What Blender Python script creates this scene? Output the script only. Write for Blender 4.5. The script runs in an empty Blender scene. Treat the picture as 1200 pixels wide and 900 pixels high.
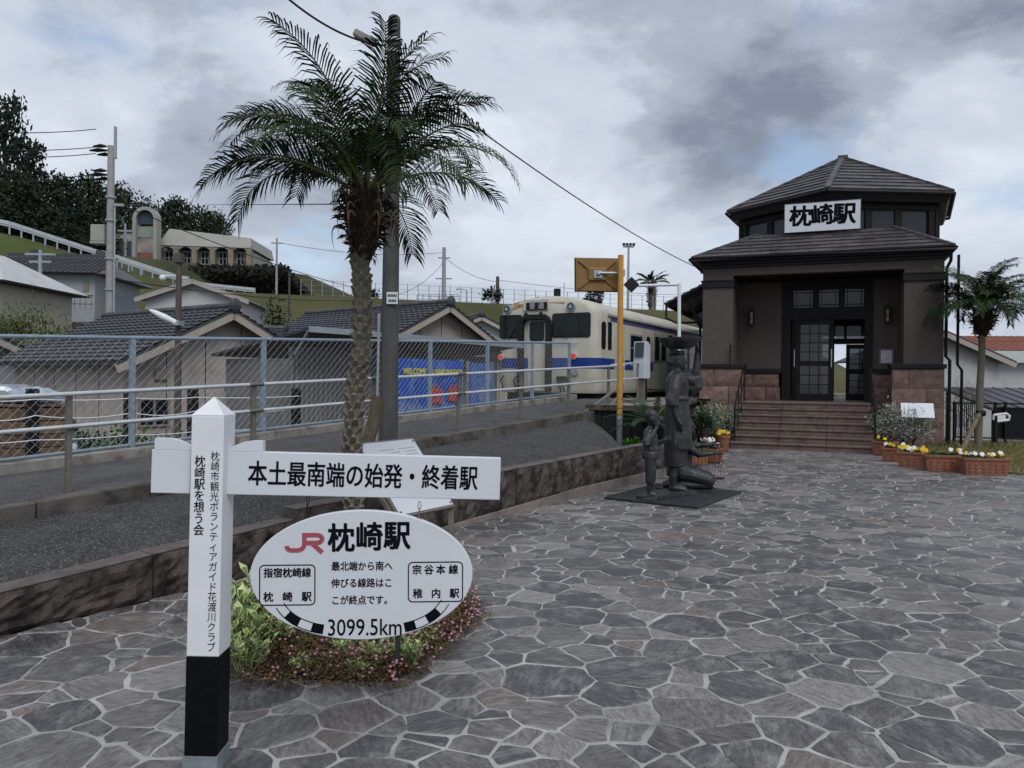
import bpy, bmesh, math, random
from mathutils import Vector, Matrix
random.seed(7)
R_ = math.radians
scene = bpy.context.scene
COL = scene.collection

# ------------------------------------------------------------------ camera
ROLL, PITCH, EYE, FPX = R_(.6), R_(.19), 1.55, 900.0
CF = Vector((0, math.cos(PITCH), -math.sin(PITCH)))
_U0 = Vector((0, math.sin(PITCH), math.cos(PITCH)))
CR = math.cos(ROLL) * Vector((1, 0, 0)) + math.sin(ROLL) * _U0
CU = -math.sin(ROLL) * Vector((1, 0, 0)) + math.cos(ROLL) * _U0
cam_d = bpy.data.cameras.new('camera')
cam_d.sensor_width = 36; cam_d.lens = 27; cam_d.clip_start = .05; cam_d.clip_end = 6000
cam = bpy.data.objects.new('camera', cam_d); COL.objects.link(cam)
M = Matrix((CR, CU, -CF)).transposed().to_4x4(); M.translation = (0, 0, EYE)
cam.matrix_world = M
scene.camera = cam

# ------------------------------------------------------------------ sky, sun, exposure
SUN_EL, SUN_AZ = R_(52), R_(160)          # azimuth clockwise from +Y
EXPOSURE = .56
wd = bpy.data.worlds.new('World'); scene.world = wd; wd.use_nodes = True
nt = wd.node_tree; nt.nodes.clear()
def wn(t, **kw):
    n = nt.nodes.new(t)
    for k, v in kw.items(): setattr(n, k, v)
    return n
def wl(a, b): nt.links.new(a, b)
def wmath(op, a, b=None, clamp=False):
    n = wn('ShaderNodeMath', operation=op, use_clamp=clamp)
    for i, x in enumerate((a, b)):
        if x is None: continue
        if isinstance(x, (int, float)): n.inputs[i].default_value = x
        else: wl(x, n.inputs[i])
    return n.outputs[0]
sky = wn('ShaderNodeTexSky', sky_type='NISHITA', sun_disc=False)
sky.sun_elevation = SUN_EL; sky.sun_rotation = SUN_AZ; sky.air_density = 1.0; sky.dust_density = 2.0
tc = wn('ShaderNodeTexCoord'); sep = wn('ShaderNodeSeparateXYZ'); wl(tc.outputs['Generated'], sep.inputs[0])
zc = wmath('ADD', wmath('MAXIMUM', sep.outputs[2], 0.0), .30)
cx = wmath('DIVIDE', sep.outputs[0], zc); cy = wmath('DIVIDE', sep.outputs[1], zc)
comb = wn('ShaderNodeCombineXYZ'); wl(cx, comb.inputs[0]); wl(cy, comb.inputs[1])
def wnoise(scale, detail, rough, off, dist=0.0):
    mp = wn('ShaderNodeMapping'); mp.inputs['Location'].default_value = off; wl(comb.outputs[0], mp.inputs[0])
    n = wn('ShaderNodeTexNoise'); n.inputs['Scale'].default_value = scale; n.inputs['Detail'].default_value = detail
    n.inputs['Roughness'].default_value = rough; n.inputs['Distortion'].default_value = dist
    wl(mp.outputs[0], n.inputs['Vector']); return n.outputs['Fac']
def wramp(fac, stops):
    r = wn('ShaderNodeValToRGB'); e = r.color_ramp.elements
    while len(e) < len(stops): e.new(.5)
    for i, (p, c) in enumerate(stops): e[i].position = p; e[i].color = (*c, 1) if len(c) == 3 else c
    r.color_ramp.interpolation = 'EASE'
    wl(fac, r.inputs[0]); return r.outputs[0]
n_shape = wnoise(1.7, 7, .56, (3.1, 1.7, 0), .25)
n_dark = wnoise(1.25, 9, .58, (7.35, 4.2, 2), .3)
n_fine = wnoise(3.6, 9, .62, (1.1, 9.2, 5), .35)
dk = wmath('ADD', wmath('MULTIPLY', n_dark, .70), wmath('MULTIPLY', n_fine, .30))
cover = wramp(n_shape, [(.30, (.25, .25, .25)), (.46, (1, 1, 1))])
def blob(u, v, r, w):          # a broad lighter or darker cloud mass in one part of the sky
    d = (CR * (u - 600) / FPX + CU * (450 - v) / FPX + CF).normalized()
    dp = wn('ShaderNodeVectorMath', operation='DOT_PRODUCT'); nv = wn('ShaderNodeVectorMath', operation='NORMALIZE'); wl(tc.outputs['Generated'], nv.inputs[0]); wl(nv.outputs[0], dp.inputs[0]); dp.inputs[1].default_value = d
    mr = wn('ShaderNodeMapRange', interpolation_type='SMOOTHSTEP'); mr.inputs[1].default_value = math.cos(R_(r)); mr.inputs[2].default_value = 1.0; mr.inputs[4].default_value = w; wl(dp.outputs['Value'], mr.inputs[0]); return mr.outputs[0]
for q_ in ((720, 30, 13, .075), (890, 160, 7.5, .10), (780, 195, 5, .06), (150, 170, 13, .05), (1150, 40, 14, .035), (330, 250, 8, .03), (60, 80, 9, -.10), (330, 110, 8, -.07), (620, 190, 13, -.11), (1120, 220, 11, -.10), (760, 300, 10, -.08), (40, 20, 6, .06)):
    dk = wmath('ADD', dk, blob(*q_))
ccol = wramp(dk, [(.36, (.56, .605, .67)), (.47, (.45, .495, .57)), (.56, (.30, .338, .41)), (.67, (.17, .197, .255))])
low = wramp(sep.outputs[2], [(.0, (1, 1, 1)), (.34, (0, 0, 0))])
mixc = wn('ShaderNodeMix', data_type='RGBA'); wl(wmath('MULTIPLY', low, .55), mixc.inputs[0]); wl(ccol, mixc.inputs[6]); mixc.inputs[7].default_value = (.48, .52, .585, 1)
bg1 = wn('ShaderNodeBackground'); wl(sky.outputs[0], bg1.inputs[0]); bg1.inputs[1].default_value = .115
bg2 = wn('ShaderNodeBackground'); wl(mixc.outputs[2], bg2.inputs[0]); bg2.inputs[1].default_value = .92
mx = wn('ShaderNodeMixShader'); wl(cover, mx.inputs[0]); wl(bg1.outputs[0], mx.inputs[1]); wl(bg2.outputs[0], mx.inputs[2])
out = wn('ShaderNodeOutputWorld'); wl(mx.outputs[0], out.inputs[0])
sun_d = bpy.data.lights.new('sun', 'SUN'); sun_d.energy = 1.35; sun_d.angle = R_(38); sun_d.color = (1, .985, .96)
sun = bpy.data.objects.new('sun', sun_d); COL.objects.link(sun)
_sd = Vector((math.sin(SUN_AZ) * math.cos(SUN_EL), math.cos(SUN_AZ) * math.cos(SUN_EL), math.sin(SUN_EL)))
sun.rotation_euler = (-_sd).to_track_quat('-Z', 'Y').to_euler(); sun.location = (0, 0, 40)
vs = scene.view_settings
scene.display_settings.display_device = 'sRGB'
vs.view_transform = 'Standard'; vs.look = 'None'; vs.exposure = EXPOSURE; vs.gamma = 1; vs.use_curve_mapping = False
scene.cycles.max_bounces = 6; scene.cycles.transparent_max_bounces = 12; scene.cycles.use_denoising = True
scene.cycles.caustics_reflective = False; scene.cycles.caustics_refractive = False

# ------------------------------------------------------------------ picture-to-place helpers
def ray(u, v):
    d = CR * (u - 600) / FPX + CU * (450 - v) / FPX + CF
    return d / d.y
def at(u, v, Y): return Vector((0, 0, EYE)) + ray(u, v) * Y
def gz(u, v, z=0.0):
    d = ray(u, v); return Vector((0, 0, EYE)) + d * ((z - EYE) / d.z)
# the lane that the low wall, the ramp and the railway follow
W0 = Vector((-3.04, 4.58, 0)); LD = Vector((.564, .826, 0)); LN = Vector((-.826, .564, 0)); LROT = math.atan2(.826, .564)
def L(s, w, z=0.0): return W0 + LD * s + LN * w + Vector((0, 0, z))
def onw(u, v, w):
    q = ray(u, v); t = (w + W0.dot(LN)) / (q.x * LN.x + q.y * LN.y)
    P = Vector((0, 0, EYE)) + q * t
    return (P - W0).dot(LD), P.z
ramp_z = lambda s: .45 + .052 * s

# ------------------------------------------------------------------ materials
MATS = {}
def mat(name, col, rough=.7, var=.15, scale=6.0, bump=0.0, bscale=40.0, metal=0.0, spec=.2, island=0.0, col2=None, dirt=None, stretch=None, detail=4):
    m = bpy.data.materials.new(name); m.use_nodes = True; t = m.node_tree; b = t.nodes['Principled BSDF']
    b.inputs['Roughness'].default_value = rough; b.inputs['Metallic'].default_value = metal
    b.inputs['Specular IOR Level'].default_value = spec
    tcn = t.nodes.new('ShaderNodeTexCoord'); src = tcn.outputs['Object']
    if stretch:
        mp = t.nodes.new('ShaderNodeMapping'); mp.inputs['Scale'].default_value = stretch; t.links.new(src, mp.inputs[0]); src = mp.outputs[0]
    nz = t.nodes.new('ShaderNodeTexNoise'); nz.inputs['Scale'].default_value = scale; nz.inputs['Detail'].default_value = detail; nz.inputs['Roughness'].default_value = .6
    t.links.new(src, nz.inputs['Vector'])
    rp = t.nodes.new('ShaderNodeValToRGB'); e = rp.color_ramp.elements
    c1 = tuple(max(0, c * (1 - var)) for c in col); c2 = tuple(min(1, c * (1 + var)) for c in (col2 or col))
    if col2: c1 = col; c2 = col2
    e[0].position, e[0].color = .32, (*c1, 1); e[1].position, e[1].color = .68, (*c2, 1)
    t.links.new(nz.outputs['Fac'], rp.inputs[0]); cur = rp.outputs[0]
    if island:
        g = t.nodes.new('ShaderNodeNewGeometry'); hs = t.nodes.new('ShaderNodeHueSaturation')
        mr = t.nodes.new('ShaderNodeMapRange'); mr.inputs[3].default_value = 1 - island; mr.inputs[4].default_value = 1 + island
        t.links.new(g.outputs['Random Per Island'], mr.inputs[0]); t.links.new(mr.outputs[0], hs.inputs['Value'])
        mr2 = t.nodes.new('ShaderNodeMapRange'); mr2.inputs[3].default_value = .5 - island * .04; mr2.inputs[4].default_value = .5 + island * .04
        mu = t.nodes.new('ShaderNodeMath'); mu.operation = 'FRACT'; mm = t.nodes.new('ShaderNodeMath'); mm.operation = 'MULTIPLY'; mm.inputs[1].default_value = 7.31
        t.links.new(g.outputs['Random Per Island'], mm.inputs[0]); t.links.new(mm.outputs[0], mu.inputs[0]); t.links.new(mu.outputs[0], mr2.inputs[0]); t.links.new(mr2.outputs[0], hs.inputs['Hue'])
        t.links.new(cur, hs.inputs['Color']); cur = hs.outputs[0]
    if dirt:
        dcol, dscale, lo, hi = dirt[:4]
        dn = t.nodes.new('ShaderNodeTexNoise'); dn.inputs['Scale'].default_value = dscale; dn.inputs['Detail'].default_value = 8; dn.inputs['Roughness'].default_value = .68
        if len(dirt) > 4:
            mp2 = t.nodes.new('ShaderNodeMapping'); mp2.inputs['Scale'].default_value = dirt[4]; t.links.new(tcn.outputs['Object'], mp2.inputs[0]); t.links.new(mp2.outputs[0], dn.inputs['Vector'])
        else: t.links.new(tcn.outputs['Object'], dn.inputs['Vector'])
        dr = t.nodes.new('ShaderNodeMapRange'); dr.inputs[1].default_value = lo; dr.inputs[2].default_value = hi
        t.links.new(dn.outputs['Fac'], dr.inputs[0])
        mxn = t.nodes.new('ShaderNodeMix'); mxn.data_type = 'RGBA'; t.links.new(dr.outputs[0], mxn.inputs[0]); t.links.new(cur, mxn.inputs[6]); mxn.inputs[7].default_value = (*dcol, 1); cur = mxn.outputs[2]
    t.links.new(cur, b.inputs['Base Color'])
    if bump:
        bn = t.nodes.new('ShaderNodeTexNoise'); bn.inputs['Scale'].default_value = bscale; bn.inputs['Detail'].default_value = 6; bn.inputs['Roughness'].default_value = .65
        t.links.new(src, bn.inputs['Vector'])
        bp = t.nodes.new('ShaderNodeBump'); bp.inputs['Strength'].default_value = bump; bp.inputs['Distance'].default_value = .02
        t.links.new(bn.outputs['Fac'], bp.inputs['Height']); t.links.new(bp.outputs[0], b.inputs['Normal'])
    MATS[name] = m
    return m
def glass(name, tint=(.02, .025, .03), clear=.35, rough=.03, spec=.5):
    m = bpy.data.materials.new(name); m.use_nodes = True; t = m.node_tree; b = t.nodes['Principled BSDF']
    b.inputs['Base Color'].default_value = (*tint, 1); b.inputs['Roughness'].default_value = rough; b.inputs['Specular IOR Level'].default_value = spec
    tr = t.nodes.new('ShaderNodeBsdfTransparent'); tr.inputs[0].default_value = (.8, .85, .87, 1); mxs = t.nodes.new('ShaderNodeMixShader'); mxs.inputs[0].default_value = clear
    t.links.new(b.outputs[0], mxs.inputs[1]); t.links.new(tr.outputs[0], mxs.inputs[2]); t.links.new(mxs.outputs[0], t.nodes['Material Output'].inputs[0])
    return m
def emit(name, col, s):
    m = bpy.data.materials.new(name); m.use_nodes = True; b = m.node_tree.nodes['Principled BSDF']
    b.inputs['Base Color'].default_value = (*col, 1); b.inputs['Emission Color'].default_value = (*col, 1); b.inputs['Emission Strength'].default_value = s; return m

# ------------------------------------------------------------------ mesh helpers
class MB:
    def __init__(s): s.v = []; s.f = []
    def add(s, vs, fs):
        k = len(s.v); s.v += [tuple(x) for x in vs]; s.f += [tuple(i + k for i in f) for f in fs]; return s
    def box(s, x0, x1, y0, y1, z0, z1):
        return s.add([(x0,y0,z0),(x1,y0,z0),(x1,y1,z0),(x0,y1,z0),(x0,y0,z1),(x1,y0,z1),(x1,y1,z1),(x0,y1,z1)],
                     [(0,3,2,1),(4,5,6,7),(0,1,5,4),(1,2,6,5),(2,3,7,6),(3,0,4,7)])
    def obox(s, c, size, m=None):
        c = Vector(c); hx, hy, hz = [q / 2 for q in size]; m = m or Matrix.Identity(3)
        vs = [c + m @ Vector((sx * hx, sy * hy, sz * hz)) for sz in (-1, 1) for sx, sy in ((-1,-1),(1,-1),(1,1),(-1,1))]
        return s.add(vs, [(0,3,2,1),(4,5,6,7),(0,1,5,4),(1,2,6,5),(2,3,7,6),(3,0,4,7)])
    def hexa(s, b4, t4):  # any 8-corner block
        return s.add(list(b4) + list(t4), [(3,2,1,0),(4,5,6,7),(0,1,5,4),(1,2,6,5),(2,3,7,6),(3,0,4,7)])
    def bar(s, a, b, w, h, up=(0,0,1)):  # rectangular bar between two points
        a, b = Vector(a), Vector(b); d = (b - a).normalized(); up = Vector(up)
        if abs(d.dot(up)) > .98: up = Vector((1,0,0))
        x = d.cross(up).normalized() * w / 2; y = x.cross(d).normalized() * h / 2
        return s.add([a-x-y, a+x-y, a+x+y, a-x+y, b-x-y, b+x-y, b+x+y, b-x+y], [(0,3,2,1),(4,5,6,7),(0,1,5,4),(1,2,6,5),(2,3,7,6),(3,0,4,7)])
    def tube(s, pts, r, n=8, caps=True):
        pts = [Vector(p) for p in pts]; rs = r if isinstance(r, (list, tuple)) else [r] * len(pts); k0 = len(s.v); px = None
        for i, p in enumerate(pts):
            d = (pts[min(i + 1, len(pts) - 1)] - pts[max(i - 1, 0)]).normalized()
            if px is None: px = d.cross(Vector((0,0,1)) if abs(d.z) < .95 else Vector((1,0,0))).normalized()
            else: px = (px - d * px.dot(d)).normalized()
            py = d.cross(px)
            for j in range(n):
                a = 2 * math.pi * j / n; s.v.append(tuple(p + (px * math.cos(a) + py * math.sin(a)) * rs[i]))
        for i in range(len(pts) - 1):
            for j in range(n):
                a, b = k0 + i * n + j, k0 + i * n + (j + 1) % n; s.f.append((a, b, b + n, a + n))
        if caps:
            s.f.append(tuple(k0 + j for j in reversed(range(n)))); e = k0 + (len(pts) - 1) * n; s.f.append(tuple(e + j for j in range(n)))
        return s
    def lathe(s, prof, n=16, c=(0,0,0), sx=1, sy=1):
        k = len(s.v); c = Vector(c)
        for r, z in prof:
            for j in range(n):
                a = 2 * math.pi * j / n; s.v.append((c.x + r * sx * math.cos(a), c.y + r * sy * math.sin(a), c.z + z))
        for i in range(len(prof) - 1):
            for j in range(n):
                a, b = k + i * n + j, k + i * n + (j + 1) % n; s.f.append((a, b, b + n, a + n))
        s.f.append(tuple(k + j for j in reversed(range(n)))); e = k + (len(prof) - 1) * n; s.f.append(tuple(e + j for j in range(n)))
        return s
    def ball(s, c, r, n=12, m=8):
        r = (r, r, r) if isinstance(r, (int, float)) else r; c = Vector(c); k = len(s.v)
        for i in range(1, m):
            t = math.pi * i / m
            for j in range(n):
                a = 2 * math.pi * j / n; s.v.append((c.x + r[0]*math.sin(t)*math.cos(a), c.y + r[1]*math.sin(t)*math.sin(a), c.z + r[2]*math.cos(t)))
        for i in range(m - 2):
            for j in range(n):
                a, b = k + i*n + j, k + i*n + (j+1) % n; s.f.append((a, a + n, b + n, b))
        s.v.append((c.x, c.y, c.z + r[2])); s.v.append((c.x, c.y, c.z - r[2])); t, bt = len(s.v) - 2, len(s.v) - 1
        for j in range(n):
            s.f.append((t, k + j, k + (j+1) % n)); e = k + (m-2)*n; s.f.append((bt, e + (j+1) % n, e + j))
        return s
    def prism(s, poly, a, b, plane='xy'):  # polygon extruded along the third axis
        n = len(poly)
        def P(p, h): return {'xy': (p[0], p[1], h), 'xz': (p[0], h, p[1]), 'yz': (h, p[0], p[1])}[plane]
        k = len(s.v); s.v += [P(p, a) for p in poly] + [P(p, b) for p in poly]
        s.f.append(tuple(k + i for i in reversed(range(n)))); s.f.append(tuple(k + n + i for i in range(n)))
        for i in range(n): j = (i + 1) % n; s.f.append((k+i, k+j, k+n+j, k+n+i))
        return s
    def quad(s, *p): return s.add(p, [tuple(range(len(p)))])
    def build(s, name, m, parent=None, smooth=False, bevel=0.0, M=None, fix=True):
        me = bpy.data.meshes.new(name); me.from_pydata(s.v, [], s.f); me.update()
        if fix:
            bm = bmesh.new(); bm.from_mesh(me); bmesh.ops.recalc_face_normals(bm, faces=bm.faces); bm.to_mesh(me); bm.free()
        return link(name, me, m, parent, smooth, bevel, M)
def link(name, me, m, parent=None, smooth=False, bevel=0.0, M=None):
    if m and not me.materials: me.materials.append(m)
    if smooth:
        me.polygons.foreach_set('use_smooth', [True] * len(me.polygons))
        try: me.set_sharp_from_angle(angle=R_(40))
        except Exception: pass
    o = bpy.data.objects.new(name, me); COL.objects.link(o)
    if parent: o.parent = parent
    if M is not None: o.matrix_local = M
    if bevel:
        b = o.modifiers.new('bevel', 'BEVEL'); b.width = bevel; b.segments = 2; b.limit_method = 'ANGLE'
    return o
def tag(o, label, cat, group=None, kind=None):
    o['label'] = label; o['category'] = cat
    if group: o['group'] = group
    if kind: o['kind'] = kind
    return o
def thing(name, label, cat, loc=(0,0,0), rz=0.0, group=None):
    o = bpy.data.objects.new(name, None); COL.objects.link(o); o.empty_display_size = .2
    o.location = loc; o.rotation_euler = (0, 0, rz); return tag(o, label, cat, group)
def struct(o): o['kind'] = 'structure'; return o
def rebase(o, base):   # a world-space mesh gets its origin at its base
    base = Vector(base); o.data.transform(Matrix.Translation(-base)); o.location = base; return o
def dup(root, loc, rz=None, label=None, scale=None):
    r = root.copy(); COL.objects.link(r); r.location = loc
    if rz is not None: r.rotation_euler = (0, 0, rz)
    if scale: r.scale = scale if not isinstance(scale, (int, float)) else (scale,) * 3
    if label: r['label'] = label
    for ch in list(root.children):
        c = ch.copy(); COL.objects.link(c); c.parent = r
        for g in ch.children:
            d = g.copy(); COL.objects.link(d); d.parent = c
    return r
def text_mesh(body, size, bold=0.0, offset=0.0, extrude=.0015, align='CENTER', lines=1.0, sx=1.0, space=1.0):
    cu = bpy.data.curves.new('t', 'FONT'); cu.body = body; cu.size = size; cu.offset = offset; cu.extrude = extrude
    cu.align_x = align; cu.align_y = 'CENTER'; cu.space_line = lines; cu.space_character = space; cu.resolution_u = 3
    o = bpy.data.objects.new('t', cu); COL.objects.link(o)
    dg = bpy.context.evaluated_depsgraph_get(); dg.update()
    me = bpy.data.meshes.new_from_object(o.evaluated_get(dg)); bpy.data.objects.remove(o); bpy.data.curves.remove(cu)
    if sx != 1: me.transform(Matrix.Diagonal((sx, 1, 1, 1)))
    me.materials.clear()
    if bold:   # heavier strokes: the same outlines shifted a little
        n = len(me.vertices); vs = [v.co.copy() for v in me.vertices]; fs = [tuple(p.vertices) for p in me.polygons]; V, F = [], []
        for k, (dx, dy) in enumerate(((0, 0), (1, .5), (-1, -.5), (.5, -1), (-.5, 1), (1, -.6), (-1, .6))):
            V += [(v.x + dx * bold, v.y + dy * bold, v.z + k * .00004) for v in vs]; F += [tuple(i + k * n for i in f) for f in fs]
        bpy.data.meshes.remove(me); me = bpy.data.meshes.new('lettering'); me.from_pydata(V, [], F)
    return me
def front(x, y, z, tilt=0.0): # text plane stood upright, reading along +x, facing -y
    return Matrix.Translation((x, y, z)) @ Matrix.Rotation(tilt, 4, 'Y') @ Matrix.Rotation(R_(90), 4, 'X')
def letters(body, size, m, parent, M, name='lettering', **kw):
    return link(name, text_mesh(body, size, **kw), m, parent, M=M)
# ------------------------------------------------------------------ shared materials
white_paint = mat('white_paint', (.66, .68, .70), .45, .05, 5, .06, 30, dirt=((.25, .24, .23), 16, .66, .84))
sign_white = mat('sign_white', (.57, .595, .63), .42, .03, 4, .05, 18, dirt=((.30, .295, .285), 24, .70, .86))
black_paint = mat('black_paint', (.004, .0045, .006), .5, .2, 30, .12, 60, spec=.1, dirt=((.10, .09, .08), 26, .72, .80, (6, 6, .5)))
ink = mat('black_ink', (.005, .006, .010), .7, spec=.04)
red_ink = mat('red_ink', (.34, .075, .10), .6, .03, spec=.1)
steel = mat('brushed_steel', (.60, .61, .62), .34, .10, 8, metal=.45)
steel_post = mat('weathered_post_steel', (.20, .18, .155), .5, .15, 8, metal=.5)
galv = mat('galvanised_steel', (.34, .37, .40), .5, .12, 12, metal=.45)
blue_galv = mat('blue_grey_fence_paint', (.23, .29, .35), .5, .12, 10, metal=.2)
wire = mat('fence_wire', (.40, .42, .43), .5, .1, 10, metal=.3)
concrete = mat('concrete', (.24, .225, .205), .85, .22, 4, .4, 50, dirt=((.07, .062, .055), 3.0, .48, .68))
old_concrete = mat('pole_concrete', (.080, .078, .076), .8, .15, 5, .3, 45, dirt=((.05, .048, .046), 2, .45, .7, (3, 3, .4)))
light_concrete = mat('light_pole_concrete', (.30, .30, .30), .8, .12, 5, .2, 45)
cable = mat('cable_black', (.015, .015, .016), .6)
terracotta = mat('terracotta', (.225, .095, .060), .75, .2, 10, .3, 60, dirt=((.42, .30, .22), 12, .6, .85))
soil = mat('soil', (.05, .036, .026), .95, .3, 20, .6, 60)
bronze = mat('bronze', (.034, .035, .037), .42, .3, 7, .25, 60, metal=.35, spec=.4, dirt=((.12, .125, .122), 9, .54, .80))
dark_wood = mat('dark_stained_wood', (.012, .0108, .0105), .55, spec=.15, var=.3, scale=6, bump=.25, bscale=40, dirt=((.045, .038, .034), 8, .58, .82)) if True else mat('x', (.020, .018, .0175), .5, .35, 6, .25, 40, stretch=(1, 1, 1), dirt=((.06, .05, .045), 8, .55, .8))
black_metal = mat('black_iron', (.010, .0095, .0095), .5, .2, 12)

# split-stone paving: purple-grey stones whose streaks run a different way on each, pale mortar between
def stone_material():
    m = bpy.data.materials.new('paving_stone'); m.use_nodes = True; t = m.node_tree; b = t.nodes['Principled BSDF']; lk = t.links.new
    def N(k, **kw):
        n = t.nodes.new(k)
        for a, v in kw.items(): setattr(n, a, v)
        return n
    def mth(op, a, b2=None):
        n = N('ShaderNodeMath', operation=op)
        for i, x in enumerate((a, b2)):
            if x is None: continue
            if isinstance(x, (int, float)): n.inputs[i].default_value = x
            else: lk(x, n.inputs[i])
        return n.outputs[0]
    P = N('ShaderNodeTexCoord').outputs['Object']; isl = N('ShaderNodeNewGeometry').outputs['Random Per Island']
    def noise(vec, sc, det=4, ro=.55):
        n = N('ShaderNodeTexNoise'); n.inputs['Scale'].default_value = sc; n.inputs['Detail'].default_value = det; n.inputs['Roughness'].default_value = ro; lk(vec, n.inputs['Vector']); return n.outputs['Fac']
    rp = N('ShaderNodeValToRGB'); rp.color_ramp.interpolation = 'CONSTANT'; E = rp.color_ramp.elements
    cols = [(.062,.059,.061),(.086,.080,.081),(.112,.103,.099),(.070,.067,.070),(.135,.123,.117),(.092,.086,.087),(.074,.068,.068),(.160,.146,.139),(.084,.080,.083),(.195,.182,.174),(.108,.101,.100),(.135,.112,.102),(.072,.069,.073),(.122,.113,.110)]
    while len(E) < len(cols): E.new(.5)
    for i, c in enumerate(cols): E[i].position = i / len(cols); E[i].color = (*c, 1)
    lk(isl, rp.inputs[0])
    rot = N('ShaderNodeVectorRotate', rotation_type='Z_AXIS'); lk(P, rot.inputs['Vector']); lk(mth('MULTIPLY', isl, 37.0), rot.inputs['Angle'])
    st = N('ShaderNodeMapping'); st.inputs['Scale'].default_value = (1, 3.2, 1); lk(rot.outputs[0], st.inputs[0]); st2 = N('ShaderNodeMapping'); st2.inputs['Scale'].default_value = (1, 1.7, 1); lk(rot.outputs[0], st2.inputs[0])
    streak = noise(st.outputs[0], 13, 10, .78); patch = noise(st2.outputs[0], 3.4, 9, .72); grit = noise(P, 90, 3, .6); broad = noise(P, .32, 4, .6)
    def rng(x, a, c, lo, hi):
        r = N('ShaderNodeMapRange'); lk(x, r.inputs[0]); r.inputs[1].default_value = a; r.inputs[2].default_value = c; r.inputs[3].default_value = lo; r.inputs[4].default_value = hi; return r.outputs[0]
    val = mth('MULTIPLY', mth('MULTIPLY', rng(streak, .34, .66, .42, 1.65), rng(grit, .3, .7, .82, 1.18)), rng(broad, .35, .65, .84, 1.3))
    hs = N('ShaderNodeHueSaturation'); lk(rp.outputs[0], hs.inputs['Color']); lk(val, hs.inputs['Value'])
    m1 = N('ShaderNodeMix', data_type='RGBA'); lk(mth('MULTIPLY', rng(patch, .48, .64, 0, .95), rng(streak, .36, .58, .12, 1)), m1.inputs[0]); lk(hs.outputs[0], m1.inputs[6]); m1.inputs[7].default_value = (.27, .255, .245, 1)
    lk(m1.outputs[2], b.inputs['Base Color']); lk(rng(streak, .3, .7, .27, .56), b.inputs['Roughness']); b.inputs['Specular IOR Level'].default_value = .5
    bp = N('ShaderNodeBump'); bp.inputs['Strength'].default_value = .8; bp.inputs['Distance'].default_value = .012; lk(mth('ADD', mth('MULTIPLY', streak, .8), mth('MULTIPLY', grit, .18)), bp.inputs['Height']); lk(bp.outputs[0], b.inputs['Normal'])
    return m
paving = stone_material()
mortar = mat('mortar', (.37, .362, .35), .9, .25, 2.2, .5, 60, dirt=((.17, .165, .155), 1.6, .50, .74))
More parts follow.
